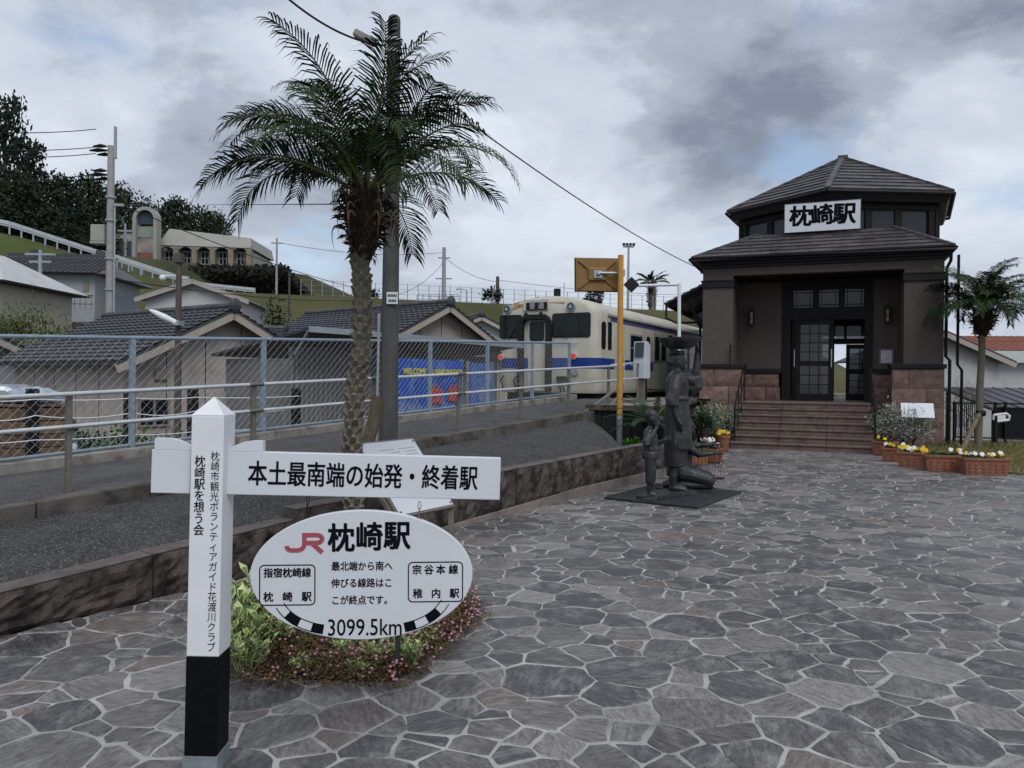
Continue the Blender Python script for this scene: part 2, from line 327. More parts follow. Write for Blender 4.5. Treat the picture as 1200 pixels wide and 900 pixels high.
def lay_stones(poly, holes, seed=4):
    """irregular stones by a weighted cell division of scattered points, each with its own joint, worn corners and tilt"""
    r = random.Random(seed); xs = [p[0] for p in poly]; ys = [p[1] for p in poly]; x0, x1, y0, y1 = min(xs), max(xs), min(ys), max(ys); C = .42; grid = {}; P = []
    def near(x, y, k):
        gx, gy = int(x // C), int(y // C)
        for i in range(gx - k, gx + k + 1):
            for j in range(gy - k, gy + k + 1): yield from grid.get((i, j), ())
    def inp(x, y, pl):
        c = False
        for i in range(len(pl)):
            (a, b), (d, e) = pl[i], pl[i - 1]
            if (b > y) != (e > y) and x < (d - a) * (y - b) / (e - b) + a: c = not c
        return c
    for rad, tries in ((.20, 1500), (.140, 8500), (.094, 24000), (.060, 26000)):
        for _ in range(tries):
            x, y = r.uniform(x0, x1), r.uniform(y0, y1)
            if not inp(x, y, poly): continue
            q = rad * r.uniform(.82, 1.12)
            if all((x - P[k][0]) ** 2 + ((y - P[k][1]) * 1.12) ** 2 > ((q + P[k][2]) * .93) ** 2 for k in near(x, y, 1)):
                grid.setdefault((int(x // C), int(y // C)), []).append(len(P)); P.append((x, y, q))
    V, F = [], []
    for n, (x, y, q) in enumerate(P):
        cell = [(x - .6, y - .6), (x + .6, y - .6), (x + .6, y + .6), (x - .6, y + .6)]
        nb = sorted((k for k in near(x, y, 2) if k != n), key=lambda k: (P[k][0] - x) ** 2 + (P[k][1] - y) ** 2)[:22]
        for k in nb:
            X, Y, Q = P[k]; dx, dy = X - x, Y - y; d2 = dx * dx + dy * dy; d = math.sqrt(d2); off = (d2 + q * q - Q * Q) / (2 * d) - (r.uniform(.003, .0085) if r.random() < .7 else r.uniform(.0075, .015))
            ux, uy = dx / d, dy / d; out_ = []
            for i in range(len(cell)):
                a, b = cell[i - 1], cell[i]; da = (a[0] - x) * ux + (a[1] - y) * uy - off; db = (b[0] - x) * ux + (b[1] - y) * uy - off
                if (da <= 0) != (db <= 0): f = da / (da - db); out_.append((a[0] + (b[0] - a[0]) * f, a[1] + (b[1] - a[1]) * f))
                if db <= 0: out_.append(b)
            cell = out_
            if len(cell) < 3: break
        if len(cell) < 3: continue
        pts = []
        for i in range(len(cell)):      # worn corners
            a, b = cell[i - 1], cell[i]; ln = math.hypot(b[0] - a[0], b[1] - a[1])
            if ln < .012: continue
            f = min(.22, .011 / ln); m_ = max(1, int(ln / .07)) if n < 6000 else 1
            for k in range(m_ + 1):
                g = f + (1 - 2 * f) * k / m_; j = .0065 if 0 < k < m_ else .004
                pts.append((a[0] + (b[0] - a[0]) * g + r.gauss(0, j), a[1] + (b[1] - a[1]) * g + r.gauss(0, j)))
        if len(pts) < 3 or any(inp(px, py, h) for h in holes for px, py in ((x, y),)): continue
        cx_ = sum(p[0] for p in pts) / len(pts); cy_ = sum(p[1] for p in pts) / len(pts); tx, ty = r.gauss(0, .004), r.gauss(0, .004); hz = r.uniform(-.002, .002); k0 = len(V); m_ = len(pts)
        if not all(inp(px, py, poly) for px, py in pts): pts = [p if inp(p[0], p[1], poly) else (p[0] + (x - p[0]) * .5, p[1] + (y - p[1]) * .5) for p in pts]
        for (px, py) in pts: V.append((px, py, -.030))
        for (px, py) in pts: V.append((px, py, -.0058))
        for (px, py) in pts:
            d = math.hypot(px - cx_, py - cy_) + 1e-6; s_ = max(.6, 1 - .0055 / d); qx, qy = cx_ + (px - cx_) * s_, cy_ + (py - cy_) * s_; V.append((qx, qy, hz + (qx - cx_) * tx + (qy - cy_) * ty))
        for rr_ in range(2):
            for i in range(m_): j = (i + 1) % m_; a = k0 + rr_ * m_; F.append((a + i, a + j, a + m_ + j, a + m_ + i))
        F.append(tuple(k0 + 2 * m_ + i for i in range(m_)))
    return V, F

def speckle(name, base, lightc, scale, thr, rough=.9, bump=.5, dirt=None):
    m = mat(name, base, rough, .25, 2.5, 0, dirt=dirt); t = m.node_tree; b = t.nodes['Principled BSDF']
    src = b.inputs['Base Color'].links[0].from_socket
    tc = t.nodes.new('ShaderNodeTexCoord'); v = t.nodes.new('ShaderNodeTexVoronoi'); v.inputs['Scale'].default_value = scale; t.links.new(tc.outputs['Object'], v.inputs['Vector'])
    sc = t.nodes.new('ShaderNodeSeparateColor'); t.links.new(v.outputs['Color'], sc.inputs[0])
    mr = t.nodes.new('ShaderNodeMapRange'); mr.inputs[1].default_value = thr; mr.inputs[2].default_value = 1.0; t.links.new(sc.outputs[0], mr.inputs[0])
    mx = t.nodes.new('ShaderNodeMix'); mx.data_type = 'RGBA'; t.links.new(mr.outputs[0], mx.inputs[0]); t.links.new(src, mx.inputs[6]); mx.inputs[7].default_value = (*lightc, 1)
    t.links.new(mx.outputs[2], b.inputs['Base Color'])
    bp = t.nodes.new('ShaderNodeBump'); bp.inputs['Strength'].default_value = bump; bp.inputs['Distance'].default_value = .008
    t.links.new(v.outputs['Distance'], bp.inputs['Height']); t.links.new(bp.outputs[0], b.inputs['Normal'])
    return m
bank_asphalt = speckle('bank_asphalt', (.044, .044, .044), (.17, .168, .164), 95, .74, dirt=((.028, .028, .027), 1.6, .5, .75))
deck_asphalt = speckle('deck_asphalt', (.062, .062, .063), (.16, .16, .16), 110, .7, bump=.25)
kerb_stone = mat('kerb_stone', (.105, .095, .082), .85, .3, 5, .5, 45, dirt=((.022, .021, .018), 2.2, .46, .66))
tuff = mat('reddish_tuff', (.100, .079, .073), .85, .22, 5, .85, 26, island=.15, dirt=((.020, .017, .0165), 4.5, .43, .60))
tuff_cap = mat('tuff_top', (.130, .110, .103), .85, .2, 6, .4, 60, island=.1, dirt=((.05, .043, .04), 2.6, .50, .75))
tuff_pale = mat('pale_footing_stone', (.21, .18, .16), .85, .2, 6, .6, 40, island=.12, dirt=((.05, .045, .04), 3, .5, .72))
grass_mat = mat('rough_grass', (.085, .082, .030), .95, .3, 1.2, .6, 30, col2=(.16, .135, .055))
levee_grass = mat('levee_grass', (.050, .055, .022), .95, .3, .12, .8, 3, col2=(.085, .080, .034), detail=10)
lawn_grass = mat('slope_grass', (.050, .072, .022), .95, .3, .25, .8, 4, col2=(.075, .095, .032), detail=10)
earth_mat = mat('yard_ground', (.14, .13, .115), .95, .2, .6, .3, 10)

# ------------------------------------------------------------------ ground and plaza
g = MB(); g.quad((-3000, -3000, -.55), (3000, -3000, -.55), (3000, 3000, -.55), (-3000, 3000, -.55)); struct(g.build('ground', earth_mat))
def sw_poly(pts, z): return [L(s, w, z) for s, w in pts]
p = MB()
# plaza follows the wall line on the left and reaches the station steps
pl = [L(-9, -.02), L(12.6, -.02), Vector((5.7, 21.5, 0)), Vector((10.8, 19.4, 0)), Vector((13.5, 18.6, 0)), Vector((26, 13, 0)), Vector((26, -8, 0)), Vector((2, -10, 0))]
p.prism([(q.x, q.y) for q in pl], -1.0, -.0042); struct(p.build('paving_mortar', mortar))
near_pl = [tuple(q)[:2] for q in (L(-4.2, -.01), L(12.6, -.01), Vector((5.7, 21.5, 0)), Vector((10.8, 19.4, 0)), Vector((13.2, 18.6, 0)), Vector((20, 15.6, 0)), Vector((16, 3.0, 0)), Vector((6, .2, 0)), Vector((-4.2, .2, 0)))]
sv, sf = lay_stones(near_pl, [])
ps = MB(); ps.v, ps.f = sv, sf; struct(ps.build('plaza_paving', paving)); print('stones', len(sf))
# rough grass corner in front of the right-hand palm
gp_ = [(9.05, 17.0), (8.15, 14.55), (8.9, 13.62), (10.6, 12.75), (18, 10.5), (26, 13.2), (14.5, 20.5), (11.2, 20.6)]
gr = MB(); n_ = 26
gx = MB(); gx.prism(gp_, .004, .03); struct(gx.build('grass_patch', grass_mat))
blades = MB(); rg_ = random.Random(12); kk = 0
def in_poly(x, y, poly):
    c = False
    for i in range(len(poly)):
        (x1, y1), (x2, y2) = poly[i], poly[i - 1]
        if (y1 > y) != (y2 > y) and x < (x2 - x1) * (y - y1) / (y2 - y1) + x1: c = not c
    return c
while kk < 9000:
    x, y = rg_.uniform(8, 18), rg_.uniform(10.5, 20.5)
    if not in_poly(x, y, gp_): continue
    a = rg_.uniform(0, 6.28); h = rg_.uniform(.04, .13) * (1.0 if rg_.random() < .9 else 1.8); w = .006; dx, dy = math.cos(a), math.sin(a); l = rg_.uniform(.1, .9) * h
    blades.add([(x - dy * w, y + dx * w, .025), (x + dy * w, y - dx * w, .025), (x + dx * l * .5, y + dy * l * .5, .03 + h * .7), (x + dx * l, y + dy * l, .03 + h)], [(0, 1, 2), (0, 2, 3)]); kk += 1
tag(blades.build('grass_blades', mat('dry_grass_blade', (.12, .115, .045), .9, .3, 2, island=.45, col2=(.21, .18, .08)), fix=False), 'short dry grass growing round the smaller palm right of the station', 'grass', kind='stuff')

# ------------------------------------------------------------------ low tuff wall with a step in its height
def block_wall(name, label, s0, s1, h0, h1, blen, foot=0.0):
    rt = thing(name, label, 'stone wall', L(s0, 0, 0), LROT)
    body, cap, ft = MB(), MB(), MB(); ln = s1 - s0; nb = max(1, round(ln / blen)); rnd = random.Random(3)
    hz = lambda x: h0 + (h1 - h0) * x / ln
    for i in range(nb):
        x0, x1 = i * ln / nb + .006, (i + 1) * ln / nb - .006; j = rnd.uniform(-.006, .006)
        z0 = foot(x0 + s0) if callable(foot) else foot
        a, b2 = hz(x0) - .016, hz(x1) - .016
        # rough split face: a small grid of pushed points
        nx, nz = 18, 7; grid = []
        for zi in range(nz + 1):
            for xi in range(nx + 1):
                fx, fz = xi / nx, zi / nz; edge = xi in (0, nx) or zi in (0, nz)
                zt = a + (b2 - a) * fx
                grid.append((x0 + (x1 - x0) * fx, j - (0 if edge else rnd.uniform(.000, .034)), z0 + (zt - z0) * fz))
        fs = [(zi*(nx+1)+xi, zi*(nx+1)+xi+1, (zi+1)*(nx+1)+xi+1, (zi+1)*(nx+1)+xi) for zi in range(nz) for xi in range(nx)]
        k = len(grid); c0, c1, c2, c3 = 0, nx, nz*(nx+1)+nx, nz*(nx+1)
        grid += [(x0, .175, z0), (x1, .175, z0), (x1, .175, b2), (x0, .175, a)]
        bot = list(range(0, nx+1)); top = list(range(c3, c2+1)); lf = [zi*(nx+1) for zi in range(nz+1)]; rg = [zi*(nx+1)+nx for zi in range(nz+1)]
        fs += [tuple(bot[::-1] + [k, k+1]), tuple(top + [k+2, k+3]), tuple(lf + [k+3, k]), tuple(rg[::-1] + [k+1, k+2]), (k+1, k, k+3, k+2)]
        body.add(grid, fs)
        o = .001
        cap.hexa([(x0, o, a+.002), (x1, o, b2+.002), (x1, .18, b2+.002), (x0, .18, a+.002)], [(x0, o, hz(x0)), (x1, o, hz(x1)), (x1, .18, hz(x1)), (x0, .18, hz(x0))])
    body.build('wall_blocks', tuff, rt); cap.build('coping', tuff_cap, rt, bevel=.006)
    if callable(foot):
        nb2 = round(ln / .95)
        for i in range(nb2):
            x0, x1 = i * ln / nb2 + .004, (i + 1) * ln / nb2 - .004; z0, z1 = foot(s0 + x0) - .005, foot(s0 + x1) - .005
            if z1 < .012: continue
            ft.hexa([(x0, -.035, -.02), (x1, -.035, -.02), (x1, .2, -.02), (x0, .2, -.02)], [(x0, -.035, max(z0, .004)), (x1, -.035, max(z1, .005)), (x1, .2, max(z1, .005)), (x0, .2, max(z0, .004))])
        ft.build('footing', tuff_pale, rt, bevel=.006)
    return rt
block_wall('stone_wall', 'low reddish stone kerb wall in front of the dark asphalt bank, behind the white signpost', -4.0, 2.2, .05, .385, 1.15)
block_wall('stone_wall', 'taller reddish block wall on pale footing stones running from the palm to the bronze statue', 2.215, 9.9, .47, .59, 1.12, foot=lambda s: max(0, min(.14, (s - 3.2) * .035)))

# ------------------------------------------------------------------ asphalt bank, kerb, ramp
wall_top = lambda s: max(.05, .05 + (s + 4) * .054) if s < 2.2 else .47 + (s - 2.2) * .0137
bk = MB(); NS, NW = 60, 12
S_, W_ = [], []
for i in range(NS + 1):
    s = -8 + (19.0) * i / NS
    for j in range(NW + 1):
        f = j / NW; w = .185 + (1.80 - .185) * f
        zt = ramp_z(s) - .135; zb = wall_top(s) - .03
        z = zb + (zt - zb) * math.sin(min(1, f * 1.22) * math.pi / 2) ** .9
        # the bank's far end falls away along a slanted edge
        send = 8.95 + 1.75 * f
        se = min(s, 9.4 + 1.75 * f)
        if s > send - .2:
            z -= max(0, (s - (send - .2))) * .75
        z += .008 * math.sin(s * 9.1 + w * 5) * math.sin(w * 7 + s)
        bk.v.append(tuple(L(s, w, max(z, .02))))
for i in range(NS):
    for j in range(NW):
        a = i * (NW + 1) + j; bk.f.append((a, a + 1, a + NW + 2, a + NW + 1))
struct(bk.build('asphalt_bank', bank_asphalt, smooth=True))
fl = MB(); fl.prism([tuple(q)[:2] for q in (L(-8, .2), L(12.0, .2), L(12.0, 1.9), L(-8, 1.9))], -.95, .015); struct(fl.build('planter_soil', soil))
kb = MB(); nk = 19
for i in range(nk):
    s0, s1 = -6 + i * 1.0 + .006, -6 + (i + 1) * 1.0 - .006
    if s1 > 10.9: s1 = 10.9
    if s0 >= s1: break
    kb.hexa([L(s0, 1.80, -.9), L(s1, 1.80, -.9), L(s1, 2.0, -.9), L(s0, 2.0, -.9)], [L(s0, 1.80, ramp_z(s0)), L(s1, 1.80, ramp_z(s1)), L(s1, 2.0, ramp_z(s1)), L(s0, 2.0, ramp_z(s0))])
struct(kb.build('ramp_kerb', kerb_stone, bevel=.012))
rm = MB(); rm.hexa([L(-6, 2.005, -.95), L(14.0, 2.005, -.95), L(14.0, 3.79, -.95), L(-6, 3.79, -.95)], [L(-6, 2.005, ramp_z(-6) - .015), L(14.0, 2.005, ramp_z(14.0) - .015), L(14.0, 3.79, ramp_z(14) - .015), L(-6, 3.79, ramp_z(-6) - .015)])
struct(rm.build('ramp', deck_asphalt))
bkb = MB()
for i in range(12):
    s0, s1 = -6 + i * 1.64 + .004, -6 + (i + 1) * 1.64 - .004
    bkb.hexa([L(s0, 3.8, -.92), L(s1, 3.8, -.92), L(s1, 4.02, -.92), L(s0, 4.02, -.92)], [L(s0, 3.8, ramp_z(s0) + .10), L(s1, 3.8, ramp_z(s1) + .10), L(s1, 4.02, ramp_z(s1) + .10), L(s0, 4.02, ramp_z(s0) + .10)])
struct(bkb.build('fence_kerb', concrete, bevel=.012))

# ------------------------------------------------------------------ tubular handrail along the ramp
hr = thing('handrail', 'two-bar steel handrail on brown square posts along the near side of the ramp', 'handrail', L(0, 2.05), LROT)
PS = [-4.4, -2.5, -.56, 1.37, 3.33, 5.18, 6.98, 8.66, 10.25, 11.85]
for s in PS:
    zt = 1.32 + .046 * s
    b = MB().obox((s, 0, (ramp_z(s) - .02 + zt) / 2), (.045, .055, zt - ramp_z(s) + .02)); b.build('post', steel_post, hr, bevel=.006)
for dz, nm in ((0, 'top_rail'), (-.29, 'lower_rail')):
    t = MB(); pts = [(s, -.045, 1.335 + .046 * s + dz) for s in [-6] + PS + [12.5]]
    t.tube(pts, .021 if dz == 0 else .02, 10)
    rl = t.build(nm, steel, hr, smooth=True)
    for s in (3.33, 6.98, 5.18):
        jn = MB(); jn.tube([(s - .09, -.045, 1.335 + .046 * (s-.09) + dz), (s + .09, -.045, 1.335 + .046 * (s+.09) + dz)], .025, 10); jn.build('sleeve', steel_post, rl, smooth=True)

# ------------------------------------------------------------------ chain-link fence
fb = lambda s: .575 + .0525 * s; ftp = lambda s: 1.885 + .0415 * s
cf = thing('chain_link_fence', 'blue-grey chain-link fence on the concrete kerb between the ramp and the houses', 'fence', L(0, 3.95), LROT)
FP = [-4.4, -2.55, -.7, 1.15, 3.02, 4.93, 6.75, 8.55, 10.3, 11.95, 13.55]
for s in FP: MB().obox((s, .0, (ramp_z(s) + .08 + ftp(s)) / 2), (.06, .06, ftp(s) - ramp_z(s) - .08)).build('post', blue_galv, cf, bevel=.005)
MB().tube([(-6, 0, ftp(-6) + .02), (13.58, 0, ftp(13.58) + .02)], .024, 8).build('top_rail', blue_galv, cf, smooth=True)
MB().tube([(-6, 0, fb(-6)), (13.58, 0, fb(13.58))], .019, 8).build('bottom_rail', blue_galv, cf, smooth=True)
cl = MB(); H_, pit = 1.3, .115
def cp(x, h): return Vector((x, -.035, fb(x) + h / H_ * (ftp(x) - fb(x))))
x = -6 - H_
while x < 13.55:
    for dr in (1, -1):
        xa, xb = (x, x + H_); lo, hi = max(xa, -6), min(xb, 13.55)
        if hi - lo > .05:
            ha, hb = (lo - xa, hi - xa) if dr == 1 else (H_ - (lo - xa), H_ - (hi - xa))
            a, b2 = cp(lo, ha), cp(hi, hb); off = Vector((0, .003 * dr, 0))
            cl.tube([a + off, (a + b2) / 2 + off, b2 + off], .0019, 3, caps=False)
    x += pit
cl.build('chain_link_mesh', wire, cf, fix=False)
# ------------------------------------------------------------------ station building
S0 = Vector((5.36, 21.7, 0)); SE = Vector((.927, -.375, 0)); SG = Vector((.375, .927, 0)); SROT = math.atan2(-.375, .927)
def SP(a, b, z=0.0): return S0 + SE * a + SG * b + Vector((0, 0, z))
render_wall = mat('brown_render', (.090, .075, .069), .9, .07, 5, .35, 120, dirt=((.06, .05, .046), 1.3, .5, .8))
trim_dark = mat('dark_trim', (.014, .013, .0145), .5, .3, 8, .2, 40)
roof_tile = mat('slate_roof_tile', (.068, .060, .064), .36, .25, 8, .25, 60, spec=.45, island=.3)
step_stone = mat('step_stone', (.135, .098, .085), .8, .22, 6, .4, 50, island=.1, dirt=((.05, .042, .04), 3.5, .5, .75))
rust_stone = mat('rusticated_stone', (.185, .122, .104), .85, .2, 5, .8, 24, island=.16, dirt=((.07, .048, .042), 4, .52, .78))
win_glass = glass('window_glass', (.03, .036, .042), .18, .04)
door_glass = glass('door_glass', (.07, .08, .085), .35, .05)  # base tint lightened to paint the sky's reflection into the door panes
st = thing('station_building', 'dark brown station building with a hexagonal tiled tower and stone steps to its porch', 'station', S0, SROT)
FZ = 1.08; PW = 6.0; BW = 1.55      # floor height, porch width, depth of the recess
def part(mb, name, m, parent=None, **k): return mb.build(name, m, parent or st, **k)
# main walls (front recess, sides, back with an opening)
w = MB()
w.box(0, .83, .02, BW + .25, 2.1, 4.56); w.box(5.09, 6.0, .02, BW + .25, 2.1, 4.56)        # pillars and cheek walls
w.box(0, 6.0, .02, .32, 4.56, 4.78)                                                      # lintel beam
w.box(.83, 2.06, BW, BW + .25, 1.95, 4.55); w.box(4.44, 5.09, BW, BW + .25, 1.95, 4.55)
w.box(0, .25, BW + .25, 8.0, 0, 4.78); w.box(5.75, 6.0, BW + .25, 8.0, 0, 4.78)            # side walls of the hall
w.box(.25, 3.15, 7.75, 8.0, 0, 4.78); w.box(4.95, 5.75, 7.75, 8.0, 0, 4.78); w.box(3.15, 4.95, 7.75, 8.0, 3.3, 4.78)
part(w, 'wall', render_wall, bevel=.008)
part(MB().box(.32, 5.7, .33, BW + .6, 4.565, 4.62), 'porch_ceiling', trim_dark)
part(MB().box(-.0, 6.0, .33, 7.9, 4.785, 4.83), 'hall_ceiling', mat('ceiling_board', (.35, .33, .3), .9))
part(MB().box(.25, 5.75, BW + .26, 7.74, FZ - .2, FZ), 'hall_floor', mat('hall_floor_tile', (.24, .22, .2), .5, .1, 8))
# bands round the pillars
for x0, x1 in ((-.03, .86), (5.06, 6.03)):
    bnd = MB(); bnd.box(x0, x1, -.03, .42, 4.24, 4.44); bnd.box(x0 - .02, x1 + .02, -.05, .44, 4.41, 4.45)
    part(bnd, 'pillar_band', trim_dark, bevel=.01)
cr = MB(); cr.box(-.05, 6.05, -.05, 1.5, 4.78, 4.86); cr.box(-.12, 6.08, -.12, 1.5, 4.86, 4.93); cr.box(-.2, 6.12, -.24, 8.2, 4.93, 4.985)
part(cr, 'cornice', trim_dark, bevel=.008)
# stone pedestals and wainscot: courses of rough blocks
def rough_blocks(mb, x0, x1, z0, z1, y, dep, rows, bl, seed, off=0):
    r = random.Random(seed); rh = (z1 - z0) / rows
    for i in range(rows):
        x = x0 + (0 if (i + off) % 2 == 0 else -bl / 2)
        while x < x1 - .01:
            a, b2 = max(x, x0) + .006, min(x + bl, x1) - .006
            if b2 - a > .05:
                nx, nz = 7, 4; gr = []; za, zb = z0 + i * rh + .006, z0 + (i + 1) * rh - .006
                for zi in range(nz + 1):
                    for xi in range(nx + 1):
                        e = xi in (0, nx) or zi in (0, nz)
                        gr.append((a + (b2 - a) * xi / nx, y - (0 if e else r.uniform(.008, .04)), za + (zb - za) * zi / nz))
                fs = [(q*(nx+1)+p, q*(nx+1)+p+1, (q+1)*(nx+1)+p+1, (q+1)*(nx+1)+p) for q in range(nz) for p in range(nx)]
                k = len(gr); gr += [(a, y+dep, za), (b2, y+dep, za), (b2, y+dep, zb), (a, y+dep, zb)]
                bot = list(range(nx+1)); top = [nz*(nx+1)+p for p in range(nx+1)]; lf = [q*(nx+1) for q in range(nz+1)]; rg = [q*(nx+1)+nx for q in range(nz+1)]
                fs += [tuple(bot[::-1]+[k, k+1]), tuple(top+[k+2, k+3]), tuple(lf+[k+3, k]), tuple(rg[::-1]+[k+1, k+2])]
                mb.add(gr, fs)
            x += bl
for (x0, x1, sd) in ((-.06, 1.12, 5), (4.82, 6.02, 8)):
    pb = MB(); pb.box(x0 + .03, x1 - .03, -.02, .6, 0, 1.98); rough_blocks(pb, x0, x1, .0, 1.98, -.08, .1, 4, .8, sd)
    pd = part(pb, 'pedestal', rust_stone)
    part(MB().box(x0 - .04, x1 + .04, -.14, .62, 1.985, 2.10), 'pedestal_cap', trim_dark, pd, bevel=.01)
for (x0, x1, sd, of, cx0, cx1) in ((.86, 2.02, 2, 0, .84, 2.05), (4.48, 5.07, 4, 1, 4.45, 5.08)):
    wb = MB(); rough_blocks(wb, x0, x1, FZ, 1.86, BW - .04, .1, 2, .75, sd, of); wq = part(wb, 'wainscot', rust_stone); part(MB().box(cx0, cx1, BW - .09, BW - .002, 1.865, 2.0), 'wainscot_cap', trim_dark, wq, bevel=.008)
# steps
NST, TR = 7, .375; X0, X1 = 1.12, 4.34; rs = FZ / NST
for i in range(NST):
    y0 = -3.0 + TR * i; nblk = 3; mb = MB()
    for k in range(nblk):
        a, b2 = X0 + (X1 - X0) * k / nblk + .003, X0 + (X1 - X0) * (k + 1) / nblk - .003
        mb.box(a, b2, y0 + .025, -.7 if i < NST - 1 else BW + .26, rs * i - (.02 if i == 0 else 0), rs * (i + 1) - .045)
        mb.box(a, b2, y0, y0 + TR + .03 if i < NST - 1 else BW + .255, rs * (i + 1) - .045, rs * (i + 1) - .002)
    part(mb, 'step', step_stone, bevel=.008)
part(MB().box(.3, X0 - .003, -.02, BW + .2, 0, FZ - .004), 'porch_floor', step_stone); part(MB().box(X1 + .003, 5.7, .6, BW + .2, 0, FZ - .004), 'porch_floor', step_stone)
# stair handrails
for x in (X0 + .07, X1 - .05):
    h = MB(); pts = [(x, -2.75, rs - .01), (x, -2.75, 1.0), (x, -2.6, 1.1), (x, -.75, 1.98), (x, -.35, 2.0), (x, -.35, FZ)]
    h.tube(pts, .022, 8)
    for y in (-1.9, -1.15): 
        zb = rs * (int((y + 3.0) / TR) + 1); h.tube([(x, y, zb - .01), (x, y, 1.1 + (y + 2.6) * .4757)], .016, 6)
    h.tube([(x, -2.75, .62), (x, -.35, 1.7)], .014, 6)
    part(h, 'stair_handrail', black_metal, smooth=True)
# entrance joinery in dark wood: frame with door leaves and panes
fr = MB()
def fbox(x0, x1, z0, z1, y0=BW - .06, y1=BW + .12): fr.box(x0, x1, y0, y1, z0, z1)
fbox(2.062, 2.30, FZ, 4.56); fbox(4.24, 4.438, FZ, 4.56); 
fbox(2.30, 4.24, 4.26, 4.56)
LT = [(2.36, 2.88), (3.05, 3.56), (3.72, 4.22)]
fbox(2.30, 2.36, 3.76, 4.26); fbox(2.88, 3.05, 3.76, 4.26); fbox(3.56, 3.72, 3.76, 4.26); fbox(4.22, 4.24, 3.76, 4.26); fbox(2.30, 4.24, 3.40, 3.76)
part(fr, 'door_frame', dark_wood, bevel=.006)
for x0, x1 in LT:
    f = MB(); y = BW - .02
    for q in (x0 + .07, x1 - .07): f.box(q - .008, q + .008, y - .02, y + .02, 3.765, 4.255)
    for q in (3.83, 4.19): f.box(x0 + .003, x1 - .003, y - .018, y + .018, q - .008, q + .008)
    f2 = part(f, 'transom_window', dark_wood); part(MB().box(x0 + .002, x1 - .002, y + .022, y + .028, 3.762, 4.258), 'pane', win_glass, f2)
def leaf(name, x0, x1, y, z0, z1, cols, rows1, rows2, zm, st_w=.12, handle=None):
    f = MB(); f.box(x0, x0 + st_w, y, y + .05, z0, z1); f.box(x1 - st_w, x1, y, y + .05, z0, z1)
    f.box(x0 + st_w, x1 - st_w, y + .002, y + .048, z1 - .13, z1 - .002); f.box(x0 + st_w, x1 - st_w, y + .002, y + .048, zm - .07, zm + .07); f.box(x0 + st_w, x1 - st_w, y + .002, y + .048, z0 + .002, z0 + .2)
    for (za, zb, nr) in ((z0 + .2, zm - .07, rows1), (zm + .07, z1 - .13, rows2)):
        for i in range(1, cols): q = x0 + st_w + (x1 - x0 - 2 * st_w) * i / cols; f.box(q - .012, q + .012, y + .012, y + .038, za, zb)
        for i in range(1, nr): q = za + (zb - za) * i / nr; f.box(x0 + st_w, x1 - st_w, y + .014, y + .036, q - .012, q + .012)
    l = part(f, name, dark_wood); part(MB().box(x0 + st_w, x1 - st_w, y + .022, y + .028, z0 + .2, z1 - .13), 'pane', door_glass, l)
    if handle is not None: part(MB().tube([(handle, y - .005, z0 + .95), (handle, y - .05, z0 + .98), (handle, y - .05, z0 + 1.45), (handle, y - .005, z0 + 1.48)], .016, 8), 'door_handle', steel, l, smooth=True)
    return l
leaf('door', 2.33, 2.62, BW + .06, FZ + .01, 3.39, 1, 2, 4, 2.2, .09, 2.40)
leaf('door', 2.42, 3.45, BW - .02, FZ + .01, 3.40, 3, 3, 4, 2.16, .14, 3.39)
# vestibule glazing further in, seen through the open half
vy = BW + 1.1
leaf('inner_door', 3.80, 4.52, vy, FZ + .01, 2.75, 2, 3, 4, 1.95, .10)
iv = MB(); iv.box(2.0, 4.7, vy - .002, vy + .1, 2.76, 2.93); iv.box(2.0, 4.7, vy - .002, vy + .1, 3.30, 4.5)
for a in (2.0, 2.7, 3.42, 3.74, 4.55): iv.box(a, a + .07, vy, vy + .09, 2.93, 3.30)
iv.box(3.42, 3.48, vy, vy + .09, FZ, 2.76)
part(iv, 'inner_door_frame', dark_wood)
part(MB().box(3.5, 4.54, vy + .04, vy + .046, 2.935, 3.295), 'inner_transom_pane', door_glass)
# wall lanterns, notice
for x in (1.22, 4.80):
    y = BW - .16
    lb = MB(); lb.box(x - .075, x + .075, y - .075, y + .075, 3.66, 3.70); lb.prism([(x - .09, 3.70), (x + .09, 3.70), (x + .03, 3.78), (x - .03, 3.78)], y - .08, y + .08, 'xz'); lb.box(x - .06, x + .06, y - .06, y + .06, 3.26, 3.30)
    for sx, sy in ((-1,-1),(1,-1),(1,1),(-1,1)): lb.box(x + sx*.05 - .018, x + sx*.05 + .018, y + sy*.05 - .018, y + sy*.05 + .018, 3.30, 3.66)
    lb.box(x - .068, x + .068, y - .068, y + .068, 3.46, 3.485); lb.box(x - .02, x + .02, y + .07, BW - .001, 3.5, 3.56); lb.box(x - .06, x + .06, BW - .02, BW - .001, 3.35, 3.7)
    l = part(lb, 'wall_lantern', black_metal); part(MB().box(x - .045, x + .045, y - .045, y + .045, 3.32, 3.645), 'lantern_glass', mat('lantern_glass', (.30, .27, .19), .3), l)
nb = part(MB().box(4.86, 5.08, .0, .015, 2.16, 2.42) if False else MB().box(4.62, 4.98, BW - .03, BW - .004, 2.14, 2.56), 'notice_frame', mat('notice_frame', (.17, .15, .14), .5))
part(MB().box(4.66, 4.94, BW - .036, BW - .031, 2.18, 2.52), 'notice_sheet', mat('notice_sheet', (.55, .50, .58), .6, .25, 14), nb)
part(MB().tube([(.78, -.06, 2.1), (.78, -.06, 2.62), (.78, -.28, 2.66)], .018, 6).tube([(1.06, -.06, 2.1), (1.06, -.06, 2.56)], .012, 6).tube([(.78, -.06, 2.58), (1.06, -.06, 2.58)], .012, 6), 'porch_bracket', black_metal, smooth=True)
